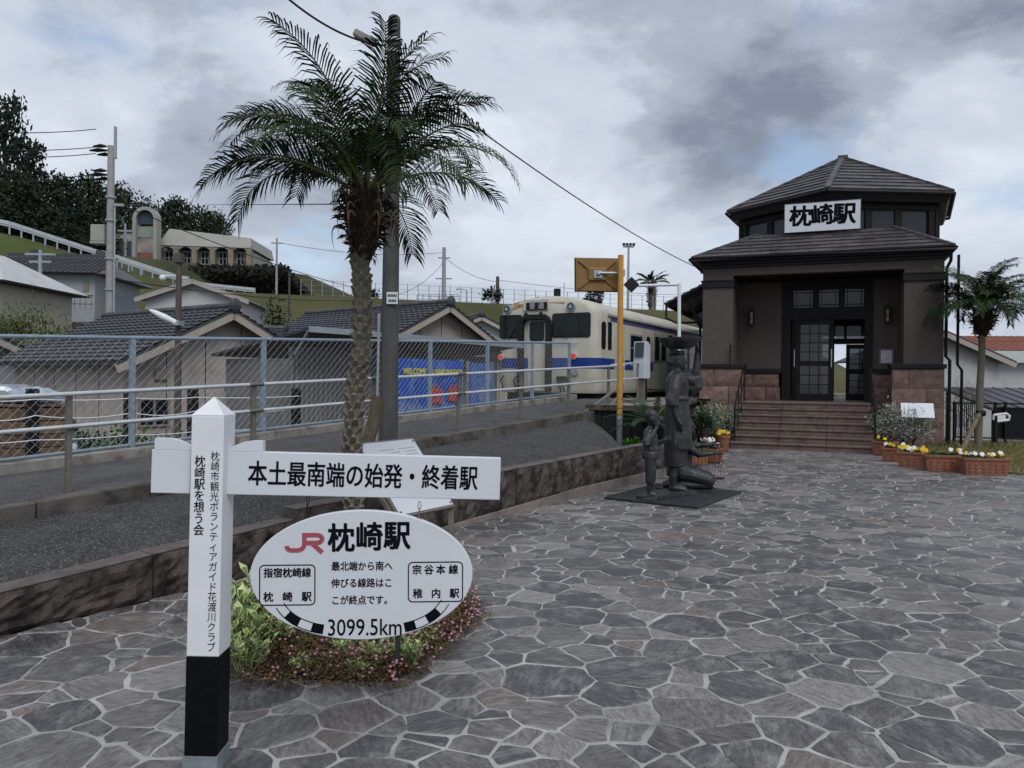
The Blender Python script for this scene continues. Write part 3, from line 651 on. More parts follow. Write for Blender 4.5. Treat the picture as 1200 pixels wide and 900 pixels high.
part(MB().tube([(6.12, -.15, 4.9), (6.12, -.1, 4.7), (6.06, .1, 4.55), (6.06, .1, 2.3), (6.12, -.12, 2.2), (6.12, -.12, .05)], .04, 8), 'downpipe', black_metal, smooth=True); part(MB().tube([(6.35, .3, 4.9), (6.35, .3, 2.1), (6.42, .1, 1.95), (6.42, .1, .05)], .035, 8), 'downpipe', black_metal, smooth=True)
part(MB().box(6.33, 6.46, .12, .22, .5, .85), 'meter_box', galv)
# tiles laid course by course on a roof facet
def tiles(mb, A, B, C, D, rows, tw, th=.042, seed=1):
    """A,B eave left/right, C,D top right/left"""
    A, B, C, D = map(Vector, (A, B, C, D)); r = random.Random(seed)
    nrm = (B - A).cross(D - A).normalized()
    if nrm.z < 0: nrm = -nrm
    ex = (B - A).normalized()
    slope = nrm.cross(ex); slope = slope if slope.z > 0 else -slope
    hgt = (D - A).dot(slope); rh = hgt / rows
    la, lb = (D - A).dot(ex), (C - A).dot(ex); wid = (B - A).dot(ex)
    for i in range(rows):
        y0, y1 = i * rh - .02, (i + 1) * rh + .05
        def ends(y): t = min(1, max(0, y / hgt)); return la * t, wid + (lb - wid) * t
        x = -tw * (i % 2) / 2 - r.uniform(0, tw * .3); l0, r0 = ends(i * rh); l1, r1 = ends(min((i + 1) * rh, hgt))
        while x < r0:
            a, b2 = x + .004, x + tw - .004; a0, b0 = max(a, l0), min(b2, r0); a1, b1 = max(a, l1), min(b2, r1)
            if b0 - a0 > .02:
                a1 = min(a1, b0); b1 = max(b1, a1 + .001); j = r.uniform(-.004, .004)
                lo = lambda X, Y, h: A + ex * X + slope * Y + nrm * h
                mb.hexa([lo(a0, y0, th*.4), lo(b0, y0, th*.4), lo(b1, y1, -.005), lo(a1, y1, -.005)], [lo(a0, y0, th*1.5 + j), lo(b0, y0, th*1.5 + j), lo(b1, y1, th*.55 + j), lo(a1, y1, th*.55 + j)])
            x += tw
def ridge(mb, a, b, w=.16, h=.07, n=8):
    a, b = Vector(a), Vector(b)
    for i in range(n): 
        p, q = a.lerp(b, i / n), a.lerp(b, (i + 1.06) / n); mb.bar(p + Vector((0,0,.02)), q + Vector((0,0,.035)), w, h)
# skirt roof around the hall, cut off flat under the tower
e0, e1, ye0, ye1, ze = -.25, 6.14, -.3, 8.3, 5.03; t0, t1, yt0, yt1, zt = 1.32, 4.92, 1.22, 6.8, 5.83
rb = MB(); rb.hexa([(e0, ye0, ze-.03), (e1, ye0, ze-.03), (e1, ye1, ze-.03), (e0, ye1, ze-.03)], [(t0, yt0, zt-.01), (t1, yt0, zt-.01), (t1, yt1, zt-.01), (t0, yt1, zt-.01)])
lr = part(rb, 'porch_roof', roof_tile)
tl = MB(); tiles(tl, (e0, ye0, ze), (e1, ye0, ze), (t1, yt0, zt), (t0, yt0, zt), 6, .52, seed=1); tiles(tl, (e0, ye1, ze), (e0, ye0, ze), (t0, yt0, zt), (t0, yt1, zt), 6, .52, seed=2); tiles(tl, (e1, ye0, ze), (e1, ye1, ze), (t1, yt1, zt), (t1, yt0, zt), 6, .52, seed=3)
ridge(tl, (e0, ye0, ze+.02), (t0, yt0, zt+.02)); ridge(tl, (e1, ye0, ze+.02), (t1, yt0, zt+.02))
part(tl, 'roof_tiles', roof_tile, lr)
gt = MB()
gt.tube([(e0 - .06, ye1, ze - .035), (e0 - .06, ye0 - .06, ze - .035), (e1 + .06, ye0 - .06, ze - .035), (e1 + .06, ye1, ze - .035)], .05, 8); part(gt, 'gutter', trim_dark, smooth=True)
# hexagonal tower
TC = Vector((10.38, 24.58, 0)); PHI = R_(27.5)
def loc(P): q = Vector(P) - S0; return Vector((q.dot(SE), q.dot(SG), P[2]))
def hexv(r, z, k, dx=0): a = PHI + R_(180 - 60 * k); return loc(TC + Vector((math.sin(a), math.cos(a), 0)) * r + Vector((dx, 0, z)))
RW, RE, ZW0, ZW1, ZA = 3.2, 3.56, 5.0, 6.72, 8.78
core = MB(); core.add([hexv(RW - .14, z, k) for z in (ZW0, ZW1) for k in range(6)], [(5,4,3,2,1,0), (6,7,8,9,10,11)] + [(k, (k+1) % 6, 6 + (k+1) % 6, 6 + k) for k in range(6)])
tw_ = part(core, 'tower', trim_dark)
for k in range(6):
    A, B = hexv(RW, 0, k), hexv(RW, 0, (k + 1) % 6); ex = (B - A).normalized(); ln = (B - A).length; nr = Vector((ex.y, -ex.x, 0)); ctr = loc(TC); ctr.z = 0
    if nr.dot(A - ctr) < 0: nr = -nr
    Mx = Matrix((ex, -nr, (0, 0, 1))).transposed().to_4x4(); Mx.translation = A
    f = MB(); f.box(0, ln, .0, .14, 6.52, 6.72); f.box(0, ln, .0, .14, 5.0, 5.86); f.box(0, ln, -.03, .0, 6.56, 6.66)
    nw = 3; pw = .30; ww = (ln - 2 * pw) / nw
    f.box(0, pw, 0, .14, 5.86, 6.52); f.box(ln - pw, ln, 0, .14, 5.86, 6.52)
    for i in range(1, nw): q = pw + ww * i; f.box(q - .1, q + .1, .0, .14, 5.86, 6.52)
    for q in (.04, pw - .06, ln - .1, ln - pw): f.box(q, q + .06, -.03, 0, 5.3, 6.54)
    fo = part(f, 'tower_wall', dark_wood, tw_, M=Mx)
    gl = MB()
    for i in range(nw): q = pw + ww * i; gl.box(q + (.1 if i else 0) + .002, q + ww - (.1 if i < nw - 1 else 0) - .002, .05, .06, 5.862, 6.518)
    part(gl, 'tower_window', win_glass, tw_, M=Mx)
ev = MB()
for k in range(6):
    a, b2, c, d2 = hexv(RE, 6.86, k), hexv(RE, 6.86, (k+1) % 6), hexv(RE - .12, 6.72, (k+1) % 6), hexv(RE - .12, 6.72, k)
    ev.hexa([d2, c, hexv(2.0, 6.72, (k+1) % 6), hexv(2.0, 6.72, k)], [hexv(RE, 6.99, k), hexv(RE, 6.99, (k+1) % 6), hexv(2.0, 6.99, (k+1) % 6), hexv(2.0, 6.99, k)])
part(ev, 'tower_eaves', trim_dark)
apex = hexv(0, ZA, 0, .12)
tr = MB(); tr.add([hexv(RE + .02, 7.0, k) for k in range(6)] + [apex], [(k, (k+1) % 6, 6) for k in range(6)])
for k in range(6): tiles(tr, hexv(RE + .03, 7.0, k), hexv(RE + .03, 7.0, (k+1) % 6), apex, apex, 10, .55, .04, seed=10 + k); ridge(tr, hexv(RE + .03, 7.03, k), apex + Vector((0, 0, .03)), .15, .06, 10)
tr.obox(apex + Vector((0, 0, .03)), (.3, .3, .1)); part(tr, 'tower_roof', roof_tile)
gh = MB()
pts = [hexv(RE + .08, 6.95, k) for k in range(6)]
gh.tube(pts + [pts[0]], .045, 6, caps=False); part(gh, 'tower_gutter', trim_dark)
# name board on the skirt roof
nbx = thing('station_sign', 'white station name board with brush-written black characters above the porch roof', 'sign', SP(3.1, .98, 5.80), SROT)
bd = MB().box(-.98, .98, -.05, .05, .04, .84); b_ = bd.build('board', sign_white, nbx)
ed = MB(); ed.box(-1.0, -.982, -.06, .06, .02, .86); ed.box(.982, 1.0, -.06, .06, .02, .86); ed.box(-.982, .982, -.06, .06, .02, .038); ed.box(-.982, .982, -.06, .06, .842, .86); ed.build('frame', trim_dark, nbx)
for i, ch in enumerate('枕崎駅'): letters(ch, .60, ink, b_, front(-.56 + i * .565, -.0515, .44, R_(-4 if i == 1 else 2)), bold=.020)
MB().box(-.6, -.54, .06, .5, .1, .2).build('bracket', black_metal, nbx); MB().box(.54, .6, .06, .5, .1, .2).build('bracket', black_metal, nbx)
# platform canopy running back along the left side of the hall
cn = thing('platform_canopy', 'dark tiled lean-to canopy on the left side of the station, over the platform', 'canopy', S0, SROT)
c_ = MB(); tiles(c_, (-1.15, 12.5, 3.95), (-1.15, .9, 3.95), (.0, .9, 4.5), (.0, 12.5, 4.5), 5, .5, seed=30); c_.hexa([(-1.15, .95, 3.93), (0, .95, 4.48), (0, 12.5, 4.48), (-1.15, 12.5, 3.93)], [(-1.15, .95, 3.97), (0, .95, 4.52), (0, 12.5, 4.52), (-1.15, 12.5, 3.97)]); c_.build('canopy_roof', roof_tile, cn)
c_ = MB()
for y in (1.1, 4.5, 8, 11.5): c_.bar((-1.1, y, 3.86), (-.01, y, 4.38), .09, .14); c_.bar((-.62, y, 3.98), (-.12, y, 3.2), .09, .1); c_.box(-.14, -.02, y - .06, y + .06, 1.1, 4.3)
c_.box(-1.18, -1.12, .95, 12.4, 3.82, 3.93); c_.build('canopy_beam', dark_wood, cn)
MB().tube([(-1.2, .95, 3.9), (-1.2, .92, 3.5), (-.9, .92, 3.35), (-.3, .95, 3.35), (-.2, .95, 3.2), (-.2, .95, 1.2)], .035, 8).tube([(-1.22, .9, 3.93), (-1.22, 12.4, 3.93)], .045, 8).build('gutter', black_metal, cn, smooth=True)
# ------------------------------------------------------------------ foreground signpost
sgn = thing('signpost', 'white wooden railway signpost with black foot, cross arm and Japanese lettering', 'signpost', (-1.206, 3.065, 0))
lean = Matrix.Rotation(R_(.75), 4, 'Y')
HW = .0635
def post_part(mb, name, m, **k): return mb.build(name, m, sgn, M=lean, **k)
post = post_part(MB().box(-HW, HW, -HW, HW, .46, 1.405), 'post', white_paint, bevel=.004)
post_part(MB().add([(-HW,-HW,1.4055),(HW,-HW,1.4055),(HW,HW,1.4055),(-HW,HW,1.4055),(0,0,1.478)], [(3,2,1,0),(0,1,4),(1,2,4),(2,3,4),(3,0,4)]), 'pyramid_cap', white_paint)
post_part(MB().box(-HW - .001, HW + .001, -HW - .001, HW + .001, .07, .4595), 'black_foot', black_paint, bevel=.004)
post_part(MB().box(-HW - .004, HW + .004, -HW - .004, HW + .004, -.02, .0695), 'base_block', mat('grey_base', (.19, .215, .235), .7, .2, 10, .3, 40))
# lettering down the post (two columns)
yf = -HW - .0006
for i, c in enumerate('枕崎市観光ボランティアガイド花渡川クラブ'): letters(c, .040, ink, post, front(.033, yf, 1.243 - i * .0393), bold=0, sx=.9, extrude=.0006)
for i, c in enumerate('枕崎駅を想う会'): letters(c, .047, ink, post, front(-.026, yf, 1.222 - i * .0448), bold=.0004, sx=.92, extrude=.0006)
# arm through the post
AM = Matrix.Translation((0, 0, 1.177)) @ Matrix.Rotation(R_(5.0), 4, 'Z') @ Matrix.Rotation(R_(1.35), 4, 'Y')
ab = MB().box(HW + .002, 1.165, -.022, .022, -.086, .086).box(-.215, -HW - .002, -.022, .022, -.086, .086)
armo = ab.build('cross_arm', sign_white, sgn, bevel=.003, M=AM)
cp_ = MB(); cp2 = MB()
cp_.prism([(HW + .002, .0865), (.212, .0865), (.212, .129), (.17, .129), (.13, .122), (HW + .002, .093)], -.022, .022, 'xz')
cp2.prism([(-HW - .002, .0865), (-HW - .002, .10), (-.12, .124), (-.15, .13), (-.205, .13), (-.205, .0865)], -.022, .022, 'xz')
cp_.build('arm_cap', sign_white, sgn, M=AM); cp2.build('arm_cap', sign_white, sgn, M=AM)
letters('本土最南端の始発・終着駅', .104, ink, armo, front(.615, -.0225, -.006), bold=.0015, sx=.735, extrude=.0008)
# hanging oval board
ov = thing('oval_sign', 'white oval station board with black text and a red emblem hanging from the signpost arm', 'sign', (-.588, 3.06, .503))
OM = Matrix.Translation((0, 0, .272)) @ Matrix.Rotation(R_(3.0), 4, 'Z') @ Matrix.Rotation(R_(-.4), 4, 'Y')
ell = [(.438 * math.cos(2*math.pi*i/96), .257 * math.sin(2*math.pi*i/96)) for i in range(96)]
obd = MB().prism(ell, -.014, .014, 'xz').build('board', sign_white, ov, smooth=True, bevel=.003, M=OM)
yo = -.0146
def ol(t, u, v, size, **k): letters(t, size, k.pop('m', ink), obd, front((u - 427.5) / 295.0, yo, (674.5 - v) / 295.0, k.pop('tilt', 0)), extrude=.0006, **k)
for i, c in enumerate('枕崎駅'): ol(c, 403.5 + i * 32.3, 633.0 - i * 1.2, .118, bold=.0030, sx=.92)
ol('最北端から南へ', 427.5, 664.6, .0385, bold=.0006, sx=.9); ol('伸びる線路はこ', 427.5, 684.4, .0385, bold=.0006, sx=.9); ol('こが終点です。', 427.5, 704.4, .0385, bold=.0006, sx=.9)
ol('指宿枕崎線', 341.3, 671.6, .040, bold=.0009, sx=.93)
for i, c in enumerate('枕崎駅'): ol(c, 319.5 + i * 22, 699.6, .040, bold=.0009)
for i, c in enumerate('宗谷本線'): ol(c, 491.5 + i * 13.9 + (1 if i == 3 else 0), 669.6, .040, bold=.0009, sx=.95)
for i, c in enumerate('稚内駅'): ol(c, 492.5 + i * 21.5, 697.6, .040, bold=.0009)
ol('3099.5km', 431.0, 736.6, .094, bold=.0004, sx=.80, space=1.0)
def P2(u, v): return ((u - 427.5) / 295.0, (674.5 - v) / 295.0)
def strip2(mb, pts, w, y=yo - .0004):   # flat ribbon on the board
    for i in range(len(pts) - 1):
        a, b = Vector(pts[i]), Vector(pts[i + 1]); d = (b - a).normalized(); n = Vector((-d.y, d.x)) * w / 2
        p = [a - n, a + n, b + n, b - n]; mb.prism([tuple(q) for q in p], y, y + .001, 'xz')
bx = MB()
for (x0, y0, x1, y1) in ((309.5, 662, 373, 708.5), (481.5, 660, 545, 706.5)):
    r = 5; pts = []
    for cx_, cy_, a0 in ((x1 - r, y0 + r, -90), (x1 - r, y1 - r, 0), (x0 + r, y1 - r, 90), (x0 + r, y0 + r, 180)):
        pts += [P2(cx_ + r * math.cos(R_(a0 + k * 22.5)), cy_ + r * math.sin(R_(a0 + k * 22.5))) for k in range(5)]
    strip2(bx, pts + [pts[0]], .0045); bx.build('box_outline', ink, obd); bx = MB()
def rail_arc(p0, c, p1, n=10):
    return [((1-t)**2*p0[0] + 2*t*(1-t)*c[0] + t*t*p1[0], (1-t)**2*p0[1] + 2*t*(1-t)*c[1] + t*t*p1[1]) for t in [i / n for i in range(n + 1)]]
for sgn_ in (-1, 1):
    if sgn_ < 0: A_, C_, B_ = (333, 709), (347, 732), (383, 737.5)
    else: A_, C_, B_ = (524.5, 707), (511, 730), (477, 736.5)
    arc = [Vector(P2(*q)) for q in rail_arc(A_, C_, B_, 20)]
    nrm = []
    for i in range(21): d = (arc[min(20, i+1)] - arc[max(0, i-1)]).normalized(); nrm.append(Vector((-d.y, d.x)) * .0175)
    strip2(bx, [tuple(arc[i] + nrm[i]) for i in range(21)], .0035); strip2(bx, [tuple(arc[i] - nrm[i]) for i in range(21)], .0035)
    for a, b in ((5, 11), (16, 20)):
        for i in range(a, b): bx.prism([tuple(arc[i] - nrm[i]), tuple(arc[i] + nrm[i]), tuple(arc[i+1] + nrm[i+1]), tuple(arc[i+1] - nrm[i+1])], yo - .0004, yo + .001, 'xz')
    bx.build('rail_line', ink, obd); bx = MB()
# red emblem: two joined capital letters in one stroke width
jr = MB(); jw = .0175; jk = [0]
def jl(pts): jk[0] += 1; strip2(jr, [P2(*q) for q in pts], jw, yo - .0008 - jk[0] * .00006)
jl([(360.8, 624.5), (360.8, 636)]); jl(rail_arc((360.8, 636), (360.8, 644.8), (352, 644.8), 8)); jl([(352.4, 644.8), (346, 644.8)]); jl(rail_arc((346.3, 644.8), (340.5, 644.8), (340.5, 639.5), 8))
jl([(358.3, 627.1), (375, 627.1)]); jl(rail_arc((374.6, 627.1), (381.3, 627.1), (381.3, 631.6), 6)); jl(rail_arc((381.3, 631.3), (381.3, 636.2), (374.6, 636.2), 6)); jl([(375, 636.2), (363, 636.2)]); jl([(369, 636.2), (381.5, 647.5)])
jr.build('emblem', red_ink, obd)
for u in (361, 493):
    ch = MB(); x = (u - 427.5) / 295.0; zt = 1.09 - .503 - (.003 if u < 400 else .028); zb = .272 + (.252 if u < 400 else .249) * math.sqrt(max(0, 1 - (x / .438) ** 2)) - .006; n = 3
    for i in range(n):
        za, zb2 = zb + (zt - zb) * i / n, zb + (zt - zb) * (i + 1) / n; zc_ = (za + zb2) / 2; hh = (zb2 - za) / 2 + .004
        pts = [Vector((math.cos(a) * .006, 0, math.sin(a) * hh)) for a in [2 * math.pi * k / 12 for k in range(13)]]
        if i % 2: pts = [Vector((0, p.x, p.z)) for p in pts]
        ch.tube([Vector((x, .02 - .02 * (i == 0) - .01 * (i == 1), zc_)) + p for p in pts], .0017, 5, caps=False)
    ch.build('chain', black_metal if u < 400 else steel_post, ov, smooth=True)
stk = thing('metal_stake', 'slim dark green metal stake standing in the flower bed under the oval sign', 'stake', gz(466, 790)); MB().box(-.012, .012, -.012, .012, -.05, .31).build('shaft', mat('stake_green', (.035, .042, .032), .6), stk)

# ------------------------------------------------------------------ flower bed
sedum = mat('sedum_leaf', (.095, .034, .026), .7, .3, 5, island=.5, col2=(.10, .090, .032))
var_green = mat('variegated_leaf', (.105, .19, .035), .6, .25, 20, island=.35)
var_cream = mat('cream_leaf_edge', (.40, .43, .22), .6, .12, 20, island=.2)
pinkf = mat('pink_flower', (.40, .20, .235), .7, .2, 20, island=.3)
bed = [gz(262, 800), gz(330, 807), gz(468, 812), gz(515, 775), gz(572, 722), Vector((-.45, 6.3, 0)), Vector((-1.35, 6.55, 0)), Vector((-1.72, 5.2, 0))]
bedp = [(q.x, q.y) for q in bed]
bc_ = sum(bed, Vector()) / len(bed); bedi = [bc_ + (q - bc_) * .88 for q in bed]
struct(MB().prism([(q.x, q.y) for q in bedi], .004, .022).build('flower_bed_soil', soil))
def inside(x, y, poly):
    c = False
    for i in range(len(poly)):
        (x1, y1), (x2, y2) = poly[i], poly[i - 1]
        if (y1 > y) != (y2 > y) and x < (x2 - x1) * (y - y1) / (y2 - y1) + x1: c = not c
    return c
def leaf_add(mb, p, d, ln, wd, up=None, curl=.25, roll=0.0):
    """one leaf: three-segment blade from p along d"""
    d = Vector(d).normalized(); side = d.cross(up or Vector((0, 0, 1)))
    if side.length < .05: side = Vector((1, 0, 0))
    side.normalize(); nn = side.cross(d)
    if roll: side = side * math.cos(roll) + nn * math.sin(roll); nn = side.cross(d)
    a, b, c = p, p + d * ln * .5 + nn * ln * curl * .35, p + d * ln + nn * -ln * curl * .1
    mb.add([a - side*wd*.12, a + side*wd*.12, b + side*wd*.5, b - side*wd*.5, c], [(0,1,2,3), (3,2,4)])
rb_ = random.Random(11)
sm = MB(); fm = MB(); k = 0
def edge_d(x, y):
    best = 9
    for i in range(len(bedp)):
        (ax, ay), (bx_, by_) = bedp[i - 1], bedp[i]; ux, uy = bx_ - ax, by_ - ay; t = max(0, min(1, ((x - ax) * ux + (y - ay) * uy) / (ux * ux + uy * uy))); best = min(best, math.hypot(x - ax - ux * t, y - ay - uy * t))
    return best
def mound(x, y): return .045 + .05 * math.sin(x * 7 + 1) * math.cos(y * 5)
while k < 20000:
    x, y = rb_.uniform(-1.75, 0), rb_.uniform(3.75, 6.6)
    if rb_.random() > 1.35 - (y - 3.8) * .38: continue
    jx, jy = x + rb_.gauss(0, .04), y + rb_.gauss(0, .04)
    if not inside(jx, jy, bedp): continue
    de = edge_d(x, y); h = .02 + (max(0, mound(x, y)) + .02) * rb_.random() ** .5 * 1.2 * min(1, .12 + de / .22); p = Vector((x, y, h)); a = rb_.uniform(0, 6.28)
    leaf_add(sm, p, (math.cos(a), math.sin(a), rb_.uniform(-.1, .9)), rb_.uniform(.014, .032), rb_.uniform(.009, .015)); k += 1
tag(sm.build('sedum_carpet', sedum, fix=False), 'reddish brown sedum ground cover filling the flower bed under the oval sign', 'ground cover', kind='stuff')
nf = 0
while nf < 620:
    x, y = rb_.uniform(-1.7, 0), rb_.uniform(3.75, 5.7)
    if not inside(x, y, bedp): continue
    if x < -.75 and rb_.random() < .55: continue
    h = .03 + (max(0, mound(x, y)) * 1.1 + rb_.uniform(0.01, .045)) * min(1, .15 + edge_d(x, y) / .22)
    fm.ball((x, y, h), (.0085, .0085, .007), 6, 4); nf += 1
tag(fm.build('sedum_flowers', pinkf, fix=False), 'small pink blossoms scattered through the reddish sedum in the flower bed', 'flowers', kind='stuff')
def variegated(seed, n, h, r):
    rr = random.Random(seed); g_, c_ = MB(), MB()
    for i in range(n):
        a = rr.uniform(0, 6.28); ln = rr.uniform(.5, 1) * h; sp = rr.uniform(.1, 1) * r
        base = Vector((math.cos(a) * sp * .3, math.sin(a) * sp * .3, .01)); tip = Vector((math.cos(a) * sp, math.sin(a) * sp, ln))
        c_.tube([base, (base + tip) / 2 + Vector((0, 0, .02)), tip], .0025, 3, caps=False)
        for j in range(6):
            t = .35 + .65 * j / 5; p = base.lerp(tip, t); b = a + j * 2.4 + rr.uniform(-.4, .4); el = .25 + .6 * t
            d = Vector((math.cos(b), math.sin(b), el + rr.uniform(-.3, .3))); l = rr.uniform(.035, .065)
            leaf_add(c_, p, d, l, l * .52); leaf_add(g_, p + Vector((0, 0, .0018)), d, l * .86, l * .34)
    return g_, c_
vg = []
for sd in (1, 2, 3):
    g_, c_ = variegated(sd, 26, .20, .13); vg.append((g_, c_))
VP_ = [(285, 770, 1.5, 'tallest variegated green and cream plant, beside the white post in the flower bed'), (300, 730, 1.65, 'bushy variegated plant behind the left end of the oval sign'), (318, 752, 1.35, 'variegated plant with cream edged leaves just left of the oval board'), (345, 765, 1.05, 'variegated plant under the left curve of the oval board'),
       (400, 775, .62, 'small variegated tuft in the middle of the red sedum'), (352, 792, .5, 'small low variegated tuft at the front left of the bed'), (440, 785, .72, 'variegated plant left of the green stake'), (478, 785, .85, 'variegated plant at the front tip of the bed by the stake'), (495, 762, .7, 'variegated plant right of the stake among the sedum'), (420, 797, .5, 'low variegated tuft at the front edge of the bed'), (330, 715, 1.2, 'variegated plant farthest back in the bed toward the wall'), (275, 742, 1.5, 'variegated plant half hidden behind the white post'), (288, 792, 1.15, 'variegated plant at the front left corner beside the black foot of the post'), (305, 772, 1.2, 'leafy variegated plant between the post and the red sedum'), (340, 742, 1.2, 'variegated plant touching the left underside of the oval board')]
for i, (u, v, s, lb) in enumerate(VP_):
    t = thing('variegated_plant', lb, 'plant', gz(u, v), rb_.uniform(0, 6), 'variegated plants in the flower bed'); t.scale = (s,) * 3
    g_, c_ = vg[i % 3][:2]
    if i < 3: vg[i] = (g_, c_, g_.build('green_leaf', var_green, None, fix=False), c_.build('cream_leaf', var_cream, None, fix=False)); vg[i][2].parent = t; vg[i][3].parent = t
    else:
        for o in vg[i % 3][2:]: q = o.copy(); COL.objects.link(q); q.parent = t

# ------------------------------------------------------------------ palms
frond_m = mat('palm_leaf', (.020, .038, .014), .65, .3, 3, spec=.12, island=.5)
rach_m = mat('palm_rachis', (.10, .12, .045), .6, .2, 8)
trunk_m = mat('palm_trunk', (.155, .14, .112), .9, .3, 8, .4, 40, dirt=((.045, .038, .03), 8, .5, .75))
fibre_m = mat('dead_palm_fibre', (.042, .028, .020), .95, .4, 9, island=.5)
dry_m = mat('dry_frond', (.17, .125, .08), .9, .3, 9, island=.4)
def frond(rr, ln, elev, droop, nl=38, ll=.30, wdl=.013, twist=0):
    """frond in its own frame, growing along +x"""
    mb, rc = MB(), MB(); pts = []; p = Vector((0, 0, 0)); a = elev; N = 16; side_bend = rr.uniform(-.35, .35); az = 0
    for i in range(N + 1):
        pts.append(p.copy()); a -= droop / N * (.35 + 1.3 * i / N); az += side_bend / N
        p = p + Vector((math.cos(a) * math.cos(az), math.cos(a) * math.sin(az), math.sin(a))) * ln / N
    rc.tube(pts, [.012 * (1 - .85 * i / N) for i in range(N + 1)], 5)
    for k in range(nl):
        t = .16 + .84 * k / (nl - 1); f = t * N; i = min(N - 1, int(f)); q = pts[i].lerp(pts[i + 1], f - i); d = (pts[i + 1] - pts[i]).normalized()
        sd = d.cross(Vector((0, 0, 1))).normalized(); up = sd.cross(d)
        prof = math.sin(min(1, (t - .10) * 1.25) * math.pi * .72 + .35)
        for s in (-1, 1):
            l = ll * max(.3, prof) * rr.uniform(.8, 1.1); w = wdl * rr.uniform(.8, 1.2)
            dd = (sd * s * 1.0 + d * (.55 + .6 * t) + up * rr.uniform(.12, .5)).normalized(); g_ = rr.uniform(.5, 1.0)
            m1 = q + dd * l * .4; m2 = m1 + (dd + Vector((0, 0, -.6 * g_))).normalized() * l * .33; m3 = m2 + (dd + Vector((0, 0, -1.9 * g_))).normalized() * l * .32
            wv = dd.cross(up).normalized() * w
            mb.add([q - wv * .5, q + wv * .5, m1 + wv, m1 - wv, m2 + wv * .75, m2 - wv * .75, m3], [(0,1,2,3), (3,2,4,5), (5,4,6)])
    return mb, rc
def palm(name, label, base, top, r0, r1, fr, ll, wdl, seed, skirt=(.2, .38), scars=True, nl=38, droopk=1.0, extra_dead=14):
    rr = random.Random(seed); base, top = Vector(base), Vector(top); t = thing(name, label, 'palm tree', base); v = top - base; h = v.length
    tb = MB(); N = 24; pts = [v * (i / N) + Vector((.02 * math.sin(i * .5), .015 * math.cos(i * .4), 0)) * (i / N) for i in range(N + 1)]
    tb.tube(pts, [r0 + (r1 - r0) * i / N for i in range(N + 1)], 14)
    if scars:
        rows = int(h / .052)
        for i in range(rows):
            f = i / rows; p = v * f; rad = r0 + (r1 - r0) * f
            for k in range(6):
                a = 2 * math.pi * k / 6 + (i % 2) * math.pi / 6 + i * .04 + rr.uniform(-.08, .08); o = Vector((math.cos(a), math.sin(a), 0)); s_ = Vector((-math.sin(a), math.cos(a), 0)); w = rad * rr.uniform(.50, .70)
                zz = rr.uniform(-.006, .006) + .02 * math.sin(i * .5); out_ = rad * rr.uniform(1.28, 1.72); q = p + Vector((.02 * math.sin(f*12), .015 * math.cos(f * 9.6), zz)) * 1
                tb.add([q + o*rad*.85 - s_*w + Vector((0,0,-.035)), q + o*rad*.85 + s_*w + Vector((0,0,-.035)), q + o*out_ + s_*w*.45 + Vector((0,0,.022)), q + o*out_ - s_*w*.45 + Vector((0,0,.022)), q + o*rad*.8 + Vector((0,0,.055))], [(0,1,2,3), (3,2,4), (1,4,2), (0,3,4)])
    tb.build('trunk', trunk_m, t, fix=False)
    sk = MB(); sr, sh = skirt
    for i in range(520):
        f = rr.random(); a = rr.uniform(0, 6.28); rad = (r1 * 1.0 + (sr - r1) * math.sin(min(1, f * 1.15) * math.pi * .62)) * rr.uniform(.55, 1.0); p = v + Vector((math.cos(a) * rad, math.sin(a) * rad, -sh + f * (sh + .06)))
        d = Vector((math.cos(a) * .6 + rr.gauss(0, .3), math.sin(a) * .6 + rr.gauss(0, .3), rr.uniform(-.7, .8)))
        leaf_add(sk, p, d, rr.uniform(.05, .13) * sr / .2, rr.uniform(.015, .035) * sr / .2, curl=.4, roll=rr.uniform(-1, 1))
    sk.lathe([(r1, -sh - .03), (sr * .62, -sh * .7), (sr * .78, -sh * .35), (sr * .7, 0), (.02, .1)], 12, v)
    sk.build('crown_fibre', fibre_m, t, fix=False)
    for i in range(extra_dead):
        dm = MB()
        a = rr.uniform(0, 6.28); p = v + Vector((math.cos(a), math.sin(a), 0)) * sr * .85 + Vector((0, 0, rr.uniform(-sh * .5, .05))); pts = [p]
        for k in range(5): pts.append(pts[-1] + Vector((math.cos(a) * (.06 - .02 * k), math.sin(a) * (.06 - .02 * k), .02 - .028 * k)) * sr / .2)
        dm.tube(pts, [.010, .009, .007, .005, .003, .001], 4); dm.build('dry_stub', dry_m, t, fix=False)
    for (az, el, dr, ln) in fr:
        mb, rc = frond(rr, ln, R_(el), R_(dr) * droopk, nl, ll, wdl)
        Mx = Matrix.Translation(v + Vector((math.cos(az), math.sin(az), 0)) * r1 * .7 + Vector((0, 0, .02))) @ Matrix.Rotation(az, 4, 'Z') @ Matrix.Rotation(rr.uniform(-.5, .5), 4, 'X')
        f = rc.build('frond', rach_m, t, fix=False, M=Mx); o = mb.build('leaflets', frond_m, f, fix=False)
    return t
rp_ = random.Random(21); FR = []
for i in range(34):
    az = i * 2.399 + rp_.uniform(-.2, .2); f = i / 33; el = 84 - 62 * f ** .9 + rp_.uniform(-7, 7); FR.append((az, el + 8, 76 + 34 * f + rp_.uniform(-18, 18), rp_.uniform(1.08, 1.28) * (1.04 - .04 * min(1, f * 1.8))))
pb_ = at(410, 655, 5.55); pb_.z = 0; ptop = at(427, 232, 5.55)
palm('date_palm', 'slender date palm with rough scaly trunk rising from the flower bed behind the oval sign', pb_, ptop, .058, .052, FR, .33, .0066, 5, skirt=(.180, .42), nl=44)
